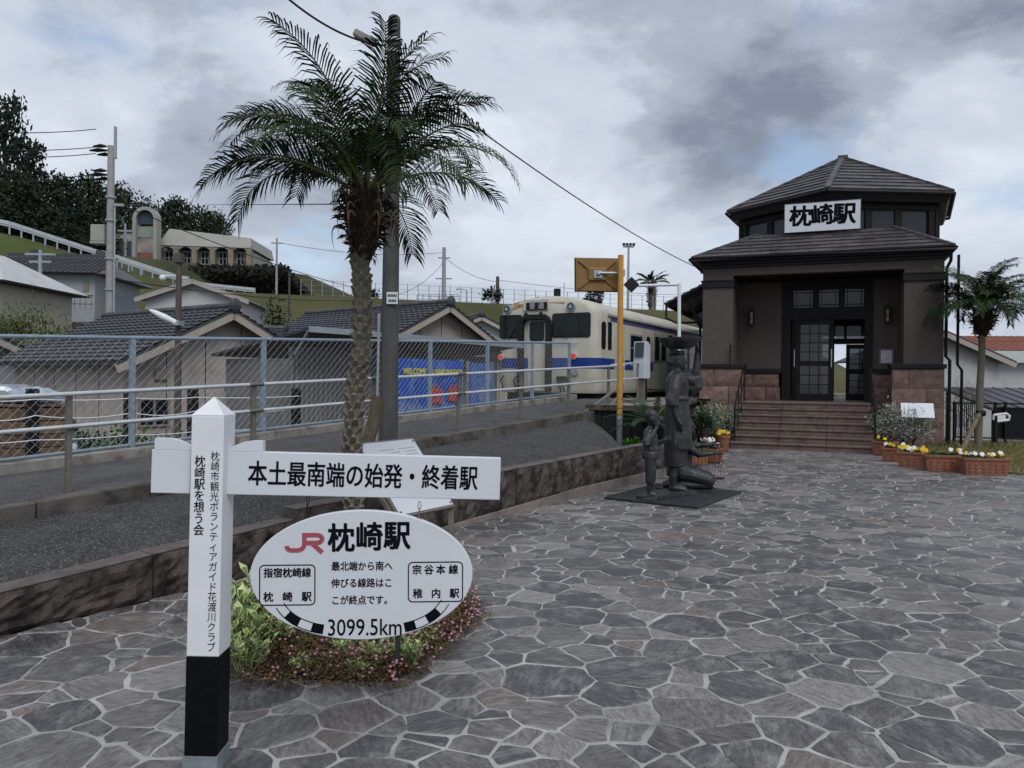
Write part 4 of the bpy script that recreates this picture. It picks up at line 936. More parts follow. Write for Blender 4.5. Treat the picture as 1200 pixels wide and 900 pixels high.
# leaning timber prop behind the palm
pp = thing('timber_prop', 'mossy weathered timber prop leaning beside the tall date palm and utility pole', 'prop', at(424, 545, 6.6) * 1)
a_ = at(424, 548, 6.6); b_2 = at(444, 466, 6.75); pp.location = (a_.x, a_.y, 0)
mbp = MB(); d_ = b_2 - a_; a0_ = a_ - d_ * (a_.z / d_.z) - pp.location; mbp.tube([a0_ + (b_2 - pp.location - a0_) * f + Vector((.006 * math.sin(f * 17), .004 * math.cos(f * 23), 0)) for f in [i / 12 for i in range(13)]], [.052, .05, .054, .05, .055, .052, .056, .053, .057, .055, .058, .06, .064], 9)
mbp.build('shaft', mat('weathered_timber', (.15, .125, .085), .95, .35, 6, .6, 20, stretch=(8, 8, 1), dirt=((.055, .062, .03), 5, .5, .7)), pp, smooth=True)

# ------------------------------------------------------------------ slanted information panel
tl_, tr_ = at(417, 519, 6.25), at(484, 512.5, 6.78); dq = Vector((.457 * .828 / .828, -.31, -.53))
bl_, br_ = tl_ + Vector((.40, -.27, -.56)), tr_ + Vector((.40, -.27, -.56))
ip = thing('information_panel', 'slanted white information panel on a low bronze frame behind the signpost arm', 'information panel', ((bl_ + br_) / 2 * 1).to_3d())
ip.location.z = 0; o_ = ip.location.copy(); nrm_ = (tr_ - tl_).cross(bl_ - tl_).normalized(); nrm_ = nrm_ if nrm_.z > 0 else -nrm_
q4 = [p - o_ for p in (tl_, tr_, br_, bl_)]
pm = MB(); pm.hexa([p - nrm_ * .03 for p in q4], [p + nrm_ * .0 for p in q4]); fr_ = pm.build('panel_frame', steel_post, ip, bevel=.004)
cen = sum(q4, Vector()) / 4; in4 = [p.lerp(cen, .055) for p in q4]
pn = MB().hexa([p + nrm_ * .001 for p in in4], [p + nrm_ * .006 for p in in4]).build('panel_sheet', sign_white, ip)
ex_ = (q4[1] - q4[0]).normalized(); ey_ = (q4[0] - q4[3]).normalized()
TM = Matrix((ex_, ey_, nrm_)).transposed().to_4x4()
tx = MB(); rr = random.Random(4)
for row in range(9):
    for col in range(15):
        if rr.random() < .78: 
            c = q4[0].lerp(q4[1], .30 + .042 * col) + (q4[3] - q4[0]) * (.14 + .045 * row) + nrm_ * .0065
            a_1, b_1 = ex_ * .0075, ey_ * .0075; tx.add([c - a_1 - b_1, c + a_1 - b_1, c + a_1 + b_1 * .2, c - a_1 + b_1 * .2], [(0,1,2,3)])
tx.build('small_text', mat('grey_ink', (.16, .16, .18), .6), pn)
sc_ = MB()
for p in in4: c = p.lerp(cen, .06) + nrm_ * .008; sc_.tube([c - nrm_ * .004, c + nrm_ * .003], .011, 8)
sc_.build('screw', steel_post, pn)
for p, qd in ((q4[2], q4[1]), (q4[3], q4[0])):
    MB().bar(p.lerp(qd, .04) - nrm_ * .05, Vector((p.x, p.y, -.02)) + (qd - p) * .04, .045, .05).bar(p.lerp(qd, .9) - nrm_ * .05, p.lerp(qd, .04) - nrm_ * .05, .04, .04).build('leg', steel_post, ip, bevel=.004)

# ------------------------------------------------------------------ concrete utility pole beside the ramp
s_p, _z = onw(455, 513, 1.72)
pu = L(s_p, 1.72, .3); up = thing('utility_pole', 'dark concrete utility pole standing behind the tall date palm at the ramp kerb', 'utility pole', pu)
topu = at(462, 24, pu.y) - pu
MB().tube([Vector((0, 0, -.2)), topu * .5, topu], [.120, .104, .080], 16).lathe([(.080, 0), (.07, .04), (.045, .06), (.01, .07)], 16, topu).build('shaft', old_concrete, up, smooth=True)
cf_ = MB()
for f in (.955, .93): q = topu * f; cf_.tube([q - Vector((0,0,.02)), q + Vector((0,0,.02))], .108, 16)
q = topu * .955; cf_.tube([q + Vector((-.1, 0, 0)), q + Vector((-.3, -.05, .02))], .018, 6); cf_.build('clamp', galv, up, smooth=True)
lh = topu * .955 + Vector((-.36, -.06, .01)); MB().obox(lh, (.30, .11, .09), Matrix.Rotation(R_(28), 3, 'Y')).build('lamp_head', mat('lamp_grey', (.22, .22, .22), .6), up, bevel=.02)
MB().tube([topu * .36 + Vector((-.135, -.03, 0)), topu * .02 + Vector((-.15, -.03, 0))], .018, 6).build('conduit', galv, up, smooth=True)
q = at(461.5, 350.5, pu.y) - pu; q.y = -.13; sp_ = MB().box(q.x - .07, q.x + .07, q.y - .006, q.y + .006, q.z - .075, q.z + .075).build('pole_plate', sign_white, up)
tx = MB()
for i in range(6): tx.box(q.x - .058 + i * .02, q.x - .044 + i * .02, q.y - .008, q.y - .0065, q.z + .015, q.z + .045)
for i in range(5): tx.box(q.x - .045 + i * .02, q.x - .031 + i * .02, q.y - .008, q.y - .0065, q.z - .05, q.z - .02)
tx.build('plate_text', ink, sp_)
def cable_run(name, label, a, b, sag, r, n=20, cat='cable', group=None):
    a, b = Vector(a), Vector(b); pts = [a.lerp(b, i / n) - Vector((0, 0, sag * 4 * (i / n) * (1 - i / n))) for i in range(n + 1)]
    o = MB().tube([p - a for p in pts], r, 5).build(name, cable, smooth=True); o.location = a; return tag(o, label, cat, group)
cable_run('power_cable', 'thick black cable sagging from the utility pole over the train to the station roof', pu + topu * .9, SP(.1, 1.6, 4.82), .25, .011)
cable_run('power_cable', 'dark cable rising from the utility pole out of the top edge of the picture', pu + topu * .945 + Vector((-.1, 0, 0)), at(330, -8, 8.6), .12, .013)
cable_run('power_cable', 'thin cable crossing the sky left of the utility pole toward the far hillside', pu + topu * .6, at(240, 240, 40), .0, .010)
# ------------------------------------------------------------------ platform at the end of the ramp
PZ = 1.12
pf = MB(); pf.prism([tuple(q)[:2] for q in (L(14.0, 3.79), L(14.0, 2.0), L(10.92, 2.0), L(10.92, .64), Vector((5.2, 21.6, 0)), SP(-.02, 12), L(40, 0), L(40, 4.3), L(15.2, 4.3))], -.95, PZ)
struct(pf.build('platform', concrete))
rw = thing('retaining_wall', 'dark board-faced retaining wall at the platform end behind the yellow pole', 'wall', L(10.9, 2.0), 0)
wm = MB(); cpg = MB()
for (a_, b_2, nb_, dr) in ((L(10.9, 1.98), L(10.9, .60), 9, LD * -1), (L(10.9, .60), Vector((5.15, 21.55, 0)), 46, Vector((.95, -.31, 0)))):
  a_ = a_ - rw.location; b_2 = b_2 - rw.location
  cpg.bar(a_ + dr * .05 + Vector((0,0,PZ-.04)), b_2 + dr * .05 + Vector((0,0,PZ-.04)), .16, .1)
  for i in range(nb_):
    p, q = a_.lerp(b_2, (i + .04) / nb_), a_.lerp(b_2, (i + .96) / nb_); off = dr * (.06 if i % 2 else .04)
    wm.hexa([p, q, q + off, p + off], [p + Vector((0,0,PZ-.1)), q + Vector((0,0,PZ-.1)), q + off + Vector((0,0,PZ-.1)), p + off + Vector((0,0,PZ-.1))])
wm.build('boarding', mat('dark_boarding', (.030, .031, .030), .8, .35, 6, .3, 30, dirt=((.06, .06, .055), 5, .55, .8, (4, 4, .6))), rw)
cpg.build('coping', kerb_stone, rw)
# sloping stair rail at the platform edge
P0, P1 = at(685, 483, 14.5), at(729, 451, 15.2); sr_ = thing('stair_rail', 'short dark sloping handrail at the platform end left of the yellow pole', 'handrail', P0)
dlt = Vector((.0, .9, 0)); MB().tube([Vector(), P1 - P0], .028, 8).build('rail', steel_post, sr_, smooth=True)
Q0, Q1 = at(711, 480, 14.9), at(729, 460, 15.2); MB().tube([Q0 - P0, Q1 - P0, P1 - P0], .028, 8).build('brace', steel_post, sr_, smooth=True)
# rail linking the ramp handrail to the reader post, and gate frame
lr_ = thing('platform_railing', 'low steel railing in front of the train, running to the white reader box', 'handrail', L(12.5, 2.05, PZ))
A0, A1 = at(716, 428, 15.9), at(748, 425, 17.2); B0, B1 = at(716, 446.5, 15.9), at(748, 443, 17.2); o_ = lr_.location
MB().tube([A0 - o_, A1 - o_, A1 - o_ + Vector((.05, .1, -.08))], .022, 8).tube([B0 - o_, B1 - o_], .02, 8).build('rail', steel, lr_, smooth=True)
for f in (.98,): q = A0.lerp(A1, f) - o_; MB().tube([q, (q.x, q.y, 0)], .024, 8).build('post', steel_post, lr_)
kx = thing('card_reader', 'white card reader box with a slanted top on the platform beside the yellow pole', 'card reader', Vector((*at(752, 440, 17.4)[:2], PZ)), LROT - R_(90))
MB().prism([(-.16, .52), (.14, .52), (.14, 1.28), (.02, 1.36), (-.12, 1.36)], -.15, .15, 'yz').build('housing', mat('reader_white', (.45, .48, .52), .5, .05), kx, bevel=.02)
MB().box(-.06, .06, -.06, .06, 0, .52).box(-.14, .14, -.14, .14, 0, .02).build('stand', steel_post, kx)
MB().add([(-.11, -.125, 1.345), (.11, -.125, 1.345), (.11, -.165, 1.0), (-.11, -.165, 1.0)], [(0,1,2,3)]).build('screen', win_glass, kx)
gf = thing('gate_frame', 'black tubular gate frame on the platform between the card reader and the statue', 'gate', Vector((*at(770, 440, 17.8)[:2], PZ)), SROT)
x0 = 0; MB().tube([(-.25, 0, 0), (-.25, 0, .86), (.0, 0, .92), (.5, 0, .92), (.5, 0, 0)], .022, 8).tube([(-.25, 0, .28), (.5, 0, .28)], .018, 8).build('frame', black_metal, gf, smooth=True)
# white gallows pole
wp = thing('white_gallows_pole', 'white L-shaped pole with a long arm over the platform gate, left of the station', 'pole', Vector((*at(796, 440, 18.6)[:2], PZ)))
o_ = wp.location; tp = at(796, 332, 18.6) - o_; la = at(741, 335, 18.9) - o_
MB().tube([(0, 0, 0), tp], .042, 10).build('shaft', white_paint, wp, smooth=True); MB().tube([tp + Vector((.03, 0, -.03)), la], .036, 10).build('arm', white_paint, wp, smooth=True)
dm_ = MB().obox(la + Vector((-.03, -.06, .02)), (.28, .03, .28), Matrix.Rotation(R_(45), 3, 'Y')).build('diamond_marker', trim_dark, wp, bevel=.005)

# ------------------------------------------------------------------ traffic mirror on its yellow pole
yp = at(726, 505, 14.0); yp.z = 0; tm = thing('traffic_mirror', 'rectangular traffic mirror seen from its tan back on a yellow and grey pole', 'traffic mirror', yp)
topy = at(727.5, 299, 14.0) - yp
yel = mat('yellow_paint', (.46, .245, .055), .5, .1, 8, dirt=((.25, .15, .06), 9, .6, .85)); tan_ = mat('mirror_back_tan', (.215, .125, .048), .55, .12, 4, dirt=((.2, .12, .05), 8, .55, .85))
fz_ = .245
MB().tube([topy * fz_, topy], .052, 14).build('pole', yel, tm, smooth=True); MB().tube([(0, 0, 0), topy * (fz_ - .001)], .055, 14).build('pole_base', galv, tm, smooth=True)
c = at(699.5, 322, 14.15) - yp; hw, hh = .40, .30; mw = MB()
Mm = Matrix.Translation(c) @ Matrix.Rotation(R_(-1.0), 4, 'Y') @ Matrix.Rotation(R_(8), 4, 'Z')
b = MB(); b.box(-hw, hw, -.02, .02, -hh, hh)
b.hexa([(-.2, -.02, -.14), (.2, -.02, -.14), (.2, -.02, .14), (-.2, -.02, .14)], [(-.16, -.075, -.10), (.16, -.075, -.10), (.16, -.075, .10), (-.16, -.075, .10)])
for sx in (-1, 1):
    for sz in (-1, 1): b.bar((sx * .15, -.035, sz * .10), (sx * (hw - .04), -.03, sz * (hh - .04)), .035, .03, up=(0, 1, 0))
b.build('mirror_back', tan_, tm, M=Mm, bevel=.006)
rim = MB(); rim.box(-hw - .012, hw + .012, .02, .05, -hh - .012, hh + .012); rim.build('mirror_rim', trim_dark, tm, M=Mm)
MB().box(-hw + .01, hw - .01, .0505, .056, -hh + .01, hh - .01).build('mirror_glass', mat('mirror', (.8, .8, .8), .05, 0, metal=1), tm, M=Mm)
b = MB(); b.box(-.08, .08, -.095, -.076, -.07, .07); b.tube([(0, -.1, .02), (.42, -.12, .02)], .024, 8); b.obox((.42, -.12, .02), (.13, .13, .11)); b.ball((0, -.11, .0), .035, 8, 6); b.build('bracket', galv, tm, M=Mm)

# ------------------------------------------------------------------ railcar
cream = mat('cream_paint', (.47, .45, .385), .45, .08, 1.5, dirt=((.26, .21, .15), 2.2, .55, .85, (2, 2, .5)))
tblue = mat('train_blue', (.016, .040, .20), .4, .1, 3); pale_blue = mat('pale_blue_stripe', (.085, .10, .24), .5, .1, 3)
rust = mat('rust_paint', (.26, .105, .05), .8, .3, 5, col2=(.40, .30, .20)); gasket = mat('gangway_rubber', (.014, .015, .018), .7, .2)
roof_grey = mat('train_roof', (.30, .31, .32), .6, .15, 2); under = mat('underframe', (.03, .03, .03), .9, .2)
TDIR = R_(28.5); tx_, ty_ = math.sin(TDIR), math.cos(TDIR)          # rearward direction of the car
T0 = Vector((2.28, 20.5, 0)); TROT = math.atan2(ty_, tx_)
TW, TLN, TB, TE, TT = 3.08, 20.0, 1.25, 3.52, 3.93                    # width, length, sole, eave, crown
tc_ = T0 + Vector((-ty_, tx_, 0)) * TW / 2
rc_ = thing('railcar', 'cream diesel railcar with a blue waist band and red tail lamps beside the platform', 'train', tc_, TROT)
def tpart(mb, nm, m, par=None, **k): return mb.build(nm, m, par or rc_, **k)
def outline(inset=0.0, r=.34, nf=6, x0=0.0):
    hw = TW / 2 - inset; pts = []
    for i in range(nf + 1): a = math.pi / 2 * i / nf; pts.append((x0 + r - r * math.sin(a) , -(hw - r + r * math.cos(a))))
    f = pts[::-1]; f = [(x, y) for x, y in pts]
    # right side rear -> front corner -> across front -> left corner -> rear
    rgt = [(TLN, -hw)] + [(x0 + r - r * math.sin(math.pi/2*i/nf), -(hw - r + r * math.cos(math.pi/2*i/nf))) for i in range(nf + 1)]
    lft = [(x, -y) for x, y in rgt[::-1]]
    return rgt + lft
prof = [(TB, .05, .03), (TB + .12, .0, .0), (2.4, 0, 0), (TE - .1, .0, .02)] + [(TE - .1 + (TT - TE + .1) * math.sin(a), (TW / 2) * (1 - math.cos(a)) * .97, .02 + .12 * (1 - math.cos(a))) for a in [R_(q) for q in (12, 25, 40, 55, 70, 84)]]
bd = MB(); ring = []
for z, ins, fx in prof:
    o = outline(ins, max(.06, .34 - ins * .2), 6, fx); ring.append([len(bd.v) + i for i in range(len(o))]); bd.v += [(x, y, z) for x, y in o]
for a, b in zip(ring, ring[1:]):
    for i in range(len(a)): j = (i + 1) % len(a); bd.f.append((a[i], a[j], b[j], b[i]))
bd.f.append(tuple(reversed(ring[0]))); bd.f.append(tuple(ring[-1]))
tpart(bd, 'body', cream, smooth=True)
def band(z0, z1, nm, m, e=.004, sides_only=False):
    b = MB(); o = outline(-e, .34, 6, -e)
    if sides_only: o = o[:2]
    n = len(o)
    for i in range(n - 1): b.add([(*o[i], z0), (*o[i+1], z0), (*o[i+1], z1), (*o[i], z1)], [(0,1,2,3)])
    return tpart(b, nm, m)
band(1.92, 2.21, 'waist_band', tblue); 
b = MB()
b.quad((.9, -TW/2 - .004, 3.24), (TLN, -TW/2 - .004, 3.24), (TLN, -TW/2 - .004, 3.36), (.9, -TW/2 - .004, 3.36)); tpart(b, 'upper_stripe', pale_blue)
# front: doorway with gangway surround, windows, lamps, destination box. local y: + is left in the picture
def fx(u): # picture column on the front -> y
    return TW / 2 - (u - 581) / (700 - 581) * TW
F = -.004
def fpanel(u0, u1, z0, z1, nm, m, x=F, t=.02, r=.05, par=None):
    y0, y1 = fx(u1), fx(u0); pts = []
    for cx_, cz_, a0 in ((y1 - r, z1 - r, 0), (y0 + r, z1 - r, 90), (y0 + r, z0 + r, 180), (y1 - r, z0 + r, 270)):
        pts += [(cx_ + r * math.cos(R_(a0 + k * 30)), cz_ + r * math.sin(R_(a0 + k * 30))) for k in range(4)]
    return tpart(MB().prism(pts, x - t, x + .01, 'yz'), nm, m, par)
tw_g = glass('train_glass', (.010, .016, .017), .06, .05, .22)
def fz(v): return 1.55 + (447.6 - v) / 900 * 21.0
dr_ = fpanel(619.5, 641, 1.3, fz(373.5), 'gangway_door', cream, t=.012, r=.05)
fpanel(621, 638.5, fz(399.5), fz(375.5), 'door_window', tw_g, x=F - .012, t=.006, r=.08, par=dr_)
gs = MB(); yl, yr = fx(611.5), fx(645)
pts = [(yl, 1.28), (yl, fz(378)), (yl - .10, fz(371)), (yr + .10, fz(371)), (yr, fz(378)), (yr, 1.28)]
for a, b in zip(pts, pts[1:]): gs.bar((-.07, *a), (-.07, *b), .15, .17, up=(1, 0, 0))
tpart(gs, 'gangway_surround', gasket, bevel=.02)
for (u0, u1) in ((585, 610.0), (649, 690.5)):
    f = fpanel(u0 - 1.2, u1 + 1.2, fz(395.5), fz(367), 'front_window_frame', gasket, t=.010, r=.07); fpanel(u0, u1, fz(394), fz(368.4), 'front_window', tw_g, x=F - .010, t=.005, r=.05, par=f)
    c = u0 + (u1 - u0) * (.72 if u0 > 620 else .2); fpanel(c - .5, c + .5, fz(394), fz(368.4), 'mullion', gasket, x=F - .015, t=.006, r=.004, par=f)
    pv = u0 + (13 if u0 > 620 else 14); e = 1 if u0 > 620 else -1
    w_ = MB(); w_.tube([(-.05, fx(pv + (4 if u0 > 620 else -3)), fz(398)), (-.05, fx(pv + (-8 if u0 > 620 else 4)), fz(384))], .012, 5); tpart(w_, 'wiper', gasket, f)
db = fpanel(613, 643, fz(362.5), fz(349.8), 'destination_box', cream, x=.06, t=.075, r=.03); dp = fpanel(616.5, 642.0, fz(362.2), fz(353), 'destination_panel', gasket, x=-.016, t=.006, r=.03, par=db)
TFM = Matrix(((0, 0, -1), (-1, 0, 0), (0, 1, 0))).to_4x4()  # text: +x -> -y(local), up -> z, facing -x
for i, c in enumerate('普通'): m_ = TFM.copy(); m_.translation = (-.0228, fx(624 + i * 10.5), fz(357.6)); letters(c, .19, mat('panel_grey', (.33, .34, .36), .6, .05), dp, m_, extrude=.0006, bold=.003)
for u in (593, 669.5):
    h = MB(); y, z = fx(u), fz(359.8)
    def disc(mb, x0, x1, r): mb.tube([(x0, y, z), (x1, y, z)], r, 18); return mb
    hl = tpart(disc(MB(), .16, -.05, .125), 'headlight', galv, smooth=True); tpart(disc(MB(), -.051, -.058, .10), 'headlight_lens', win_glass, hl); tpart(disc(MB(), -.059, -.064, .055), 'headlight_bulb', galv, hl)
    r_ = MB()
for (u, v) in ((586.5, 418), (673.5, 417.5)):
    y, z = fx(u), fz(v); t_ = tpart(MB().tube([(.02, y, z), (-.06, y, z)], .095, 16), 'tail_lamp', cream, smooth=True); tpart(MB().tube([(-.0605, y, z), (-.075, y, z)], .072, 16), 'tail_lamp_lens', emit('tail_red', (.60, .03, .035), .22), t_, smooth=True)
for (ua, ub) in ((595, 611.5), (646.5, 666)):
    p_ = [(.0, TW/2*.0 + fx(ua), fz(352)), ]
rp2 = MB()
for (ua, ub) in ((599, 612.5), (643.5, 661)):
    zs = lambda u: TT - .03
    n = 6; rp2 = MB()
    for k in range(n):
        u0, u1 = ua + (ub - ua) * k / n, ua + (ub - ua) * (k + 1) / n
        def top(u): yy = abs(fx(u)) / (TW / 2); return TE - .1 + (TT - TE + .1) * math.sqrt(max(0, 1 - min(1, yy / .985) ** 2)) - .0
        za, zb = top(u0) - .03, top(u1) - .03; xx = lambda z: .02 + .12 * max(0, (z - TE) / (TT - TE)) ** 2 - .012
        rp2.add([(xx(za - .17), fx(u0), za - .17), (xx(zb - .17), fx(u1), zb - .17), (xx(zb), fx(u1), zb), (xx(za), fx(u0), za)], [(0,1,2,3)])
    tpart(rp2, 'rust_patch', rust)
for u in (618, 636): tpart(MB().ball((-.1, fx(u), fz(367)), .055, 8, 6), 'gangway_knob', gasket)
for (u0, u1) in ((590, 610), (654, 677)): tpart(MB().tube([(.0, fx(u0), fz(401.5)), (-.05, fx(u0), fz(402)), (-.05, fx(u1), fz(402)), (0, fx(u1), fz(401.5))], .012, 5), 'grab_rail', cream)
for u in (590, 606, 659, 663):
    hs_ = MB(); hs_.tube([(-.03, fx(u), fz(441)), (-.12, fx(u) + .05, fz(446)), (-.1, fx(u) - .03, fz(456)), (-.02, fx(u), fz(459))], .022, 6); tpart(hs_, 'brake_hose', gasket)
tpart(MB().box(-.1, 0, fx(668), fx(655), fz(445), fz(441)), 'number_plate', gasket)
tpart(MB().tube([(-.02, fx(675), fz(436)), (-.05, fx(675), fz(436))], .1, 14), 'round_hatch', galv, smooth=True)
# right side windows and doors
SY = -TW / 2
def spanel(x0, x1, z0, z1, nm, m, t=.008, par=None, r=.04):
    pts = []
    for cx_, cz_, a0 in ((x1 - r, z1 - r, 0), (x0 + r, z1 - r, 90), (x0 + r, z0 + r, 180), (x1 - r, z0 + r, 270)): pts += [(cx_ + r * math.cos(R_(a0 + k * 30)), cz_ + r * math.sin(R_(a0 + k * 30))) for k in range(4)]
    return tpart(MB().prism(pts, SY - t, SY + .004, 'xz'), nm, m, par)
def side_win(x0, x1, z0, z1, split=True):
    f = spanel(x0 - .05, x1 + .05, z0 - .05, z1 + .05, 'side_window_frame', galv, .010); spanel(x0, x1, z0, z1, 'side_window', tw_g, .014, f)
    if split: spanel(x0, x1, (z0 + z1) / 2 + .05, (z0 + z1) / 2 + .08, 'sash_bar', galv, .018, f, r=.01)
def side_door(x0, x1, double=True):
    d = spanel(x0, x1, 1.30, 3.22, 'passenger_door', cream, .012); xs = [(x0, (x0 + x1) / 2), ((x0 + x1) / 2, x1)] if double else [(x0, x1)]
    for a, b in xs: spanel(a + .12, b - .12, 2.25, 3.05, 'door_window', tw_g, .018, d, r=.08)
    for a, b in xs: spanel(a + .02, a + .035, 1.32, 3.2, 'door_seam', gasket, .014, d, r=.005)
    return d
for z0, z1, x in ((2.45, 3.20, .42),): f = spanel(x - .16, x + .14, z0, z1, 'cab_window', tw_g, .008, r=.1); 
spanel(.72, 1.0, 2.45, 3.22, 'cab_window', tw_g, .008, r=.04)
d = spanel(1.25, 1.95, 1.30, 3.15, 'cab_door', cream, .012); spanel(1.45, 1.78, 2.1, 3.0, 'door_window', tw_g, .018, d, r=.05); MB_ = MB().tube([(1.32, SY - .05, 1.5), (1.32, SY - .05, 2.3)], .015, 5).tube([(1.90, SY - .05, 1.5), (1.90, SY - .05, 2.3)], .015, 5); tpart(MB_, 'grab_rail', steel, d)
side_win(2.55, 3.55, 2.1, 2.95); f = spanel(4.0, 4.35, 2.2, 3.0, 'side_window', tw_g, .01, r=.12)
side_door(4.7, 6.1); spanel(6.5, 6.85, 2.2, 3.0, 'side_window', tw_g, .01, r=.12); spanel(6.3, 6.75, 3.06, 3.18, 'side_destination', gasket, .012, r=.02)
for i in range(6): side_win(7.4 + i * 1.5, 8.5 + i * 1.5, 2.1, 2.95)
b = MB(); b.hexa([(.7, SY - .05, TE - .14), (TLN, SY - .05, TE - .14), (TLN, SY + .02, TE - .14), (.7, SY + .02, TE - .14)], [(.7, SY - .05, TE - .09), (TLN, SY - .05, TE - .09), (TLN, SY + .05, TE - .05), (.7, SY + .05, TE - .05)]); tpart(b, 'roof_gutter', roof_grey)
b = MB()
for yy in (-.95, -.6, .6, .95): b.tube([(1.2, yy, TT - .16 * abs(yy) ** 1.6 - .05), (TLN, yy, TT - .16 * abs(yy) ** 1.6 - .05)], .025, 6)
b.tube([(.95, .12, TT - .05), (.95, .12, TT + .30)], .10, 12); b.ball((.75, .62, TT - .02), (.13, .13, .10), 10, 6); b.ball((1.4, -1.0, TT - .06), .09, 8, 6); b.tube([(1.4, -1.0, TT - .1), (1.4, -1.0, TT + .12)], .05, 8)
tpart(b, 'roof_vent', trim_dark, smooth=True)
b = MB(); b.box(.35, TLN, -TW/2 + .15, TW/2 - .15, .55, TB + .02)
for x in (2.2, 4.1, 14, 16): 
    for y in (-.6, .6): b.tube([(x, y - .06, .55), (x, y + .06, .55)], .40, 16)
tpart(b, 'underframe', under)
tk = thing('railway_track', 'pair of rusty rails on sleepers ending under the railcar', 'track', tc_, TROT); b = MB()
for y in (-.535, .535): b.box(-3.5, 45, y - .03, y + .03, .02, .15)
b.build('rail', rust, tk); b = MB()
for i in range(78): b.box(-3.4 + i * .62, -3.18 + i * .62, -1.0, 1.0, -.1, .018)
b.build('sleeper', dark_wood, tk)
# ------------------------------------------------------------------ bronze statue group
sc0 = gz(708, 585); stt = thing('bronze_statue', 'dark bronze statue of a woman carrying a basket, a child and a kneeling figure', 'statue', Vector((2.28, 10.55, 0)))
o_ = stt.location
sl = [gz(708, 585), gz(817, 597), gz(869, 578), gz(708, 585) + gz(869, 578) - gz(817, 597)]
MB().prism([((q - o_).x, (q - o_).y) for q in sl], .0, .035).build('base_slab', mat('dark_slab', (.028, .032, .034), .5, .2, 6, .1, 40, dirt=((.06, .065, .065), 4, .55, .8)), stt, bevel=.006)
def blob(pts, zt, seed):
    r = random.Random(seed); n = len(pts); b = MB(); b.v = [(x + r.uniform(-.015, .015), y + r.uniform(-.015, .015), .036) for x, y in pts] + [(x * .985, y * .985, zt + r.uniform(-.008, .008)) for x, y in pts]
    b.f = [tuple(range(n))[::-1], tuple(range(n, 2 * n))] + [(i, (i + 1) % n, n + (i + 1) % n, n + i) for i in range(n)]; return b
def remesh(mb, name, voxel, parent, M, m=None, smooth_it=3):
    me = bpy.data.meshes.new(name); me.from_pydata(mb.v, [], mb.f); me.update()
    bm = bmesh.new(); bm.from_mesh(me); bmesh.ops.recalc_face_normals(bm, faces=bm.faces); bm.to_mesh(me); bm.free()
    o = bpy.data.objects.new(name, me); COL.objects.link(o); r = o.modifiers.new('r', 'REMESH'); r.mode = 'VOXEL'; r.voxel_size = voxel
    s = o.modifiers.new('s', 'SMOOTH'); s.iterations = smooth_it; s.factor = .5
    dg = bpy.context.evaluated_depsgraph_get(); dg.update(); nm = bpy.data.meshes.new_from_object(o.evaluated_get(dg)); bpy.data.objects.remove(o); bpy.data.meshes.remove(me)
    nm.name = name; return link(name, nm, m or bronze, parent, smooth=True, M=M)
def rings(mb, rs, n=20):   # (z, cx, cy, rx, ry)
    k = len(mb.v)
    for z, cx_, cy_, rx, ry in rs:
        for j in range(n): a = 2 * math.pi * j / n; mb.v.append((cx_ + rx * math.cos(a), cy_ + ry * math.sin(a), z))
    for i in range(len(rs) - 1):
        for j in range(n): a, b = k + i*n + j, k + i*n + (j+1) % n; mb.f.append((a, b, b+n, a+n))
    mb.f.append(tuple(k + j for j in reversed(range(n)))); e = k + (len(rs) - 1) * n; mb.f.append(tuple(e + j for j in range(n)))
def hand(mb, p, d, palm, s=1.0):
    """palm at p, fingers along d, palm normal 'palm'"""
    p, d, pn = Vector(p), Vector(d).normalized(), Vector(palm).normalized(); sd = d.cross(pn).normalized()
    mb.obox(p + d * .04 * s, (.085 * s, .075 * s, .03 * s), Matrix((d, sd, pn)).transposed())
    for i, l in enumerate((.062, .075, .07, .055)):
        q = p + d * .08 * s + sd * (.030 - .020 * i) * s; mb.tube([q - d * .02 * s, q + d * l * .5 * s, q + d * l * .95 * s + pn * .022 * s], [.0105 * s, .0095 * s, .0075 * s], 6)
    q = p + d * .03 * s + sd * .035 * s; mb.tube([q - sd * .015 * s, q + sd * .022 * s + d * .025 * s, q + sd * .026 * s + d * .055 * s + pn * .012 * s], [.013 * s, .011 * s, .008 * s], 6)
def head(mb, c, s=1.0, hair='bun', tilt=0):
    c = Vector(c)
    mb.ball(c, (.092 * s, .076 * s, .112 * s), 18, 14); mb.ball(c + Vector((.028, 0, -.055)) * s, (.062 * s, .056 * s, .062 * s), 12, 10)       # skull, jaw
    mb.tube([c + Vector((.088, 0, .012)) * s, c + Vector((.112, 0, -.026)) * s], [.008 * s, .017 * s], 8)                                   # nose
    mb.ball(c + Vector((.080, 0, -.060)) * s, (.016 * s, .024 * s, .006 * s), 8, 6); mb.ball(c + Vector((.080, 0, -.073)) * s, (.014 * s, .020 * s, .006 * s), 8, 6); mb.ball(c + Vector((.072, 0, -.1)) * s, .020 * s, 8, 6)  # lips, chin
    for e in (-1, 1):
        mb.ball(c + Vector((.076, e * .031, .008)) * s, (.012 * s, .017 * s, .009 * s), 8, 6); mb.tube([c + Vector((.080, e * .014, .026)) * s, c + Vector((.070, e * .05, .028)) * s], .008 * s, 6)    # eyes, brows
        mb.ball(c + Vector((-.005, e * .078, -.015)) * s, (.020 * s, .010 * s, .032 * s), 8, 6)                                             # ears
    if hair == 'bun':
        mb.ball(c + Vector((-.018, 0, .03)) * s, (.098 * s, .086 * s, .098 * s), 16, 12); mb.ball(c + Vector((-.115, 0, -.005)) * s, (.052 * s, .058 * s, .055 * s), 12, 8)
    else: mb.ball(c + Vector((-.018, 0, .035)) * s, (.090 * s, .080 * s, .088 * s), 16, 12)
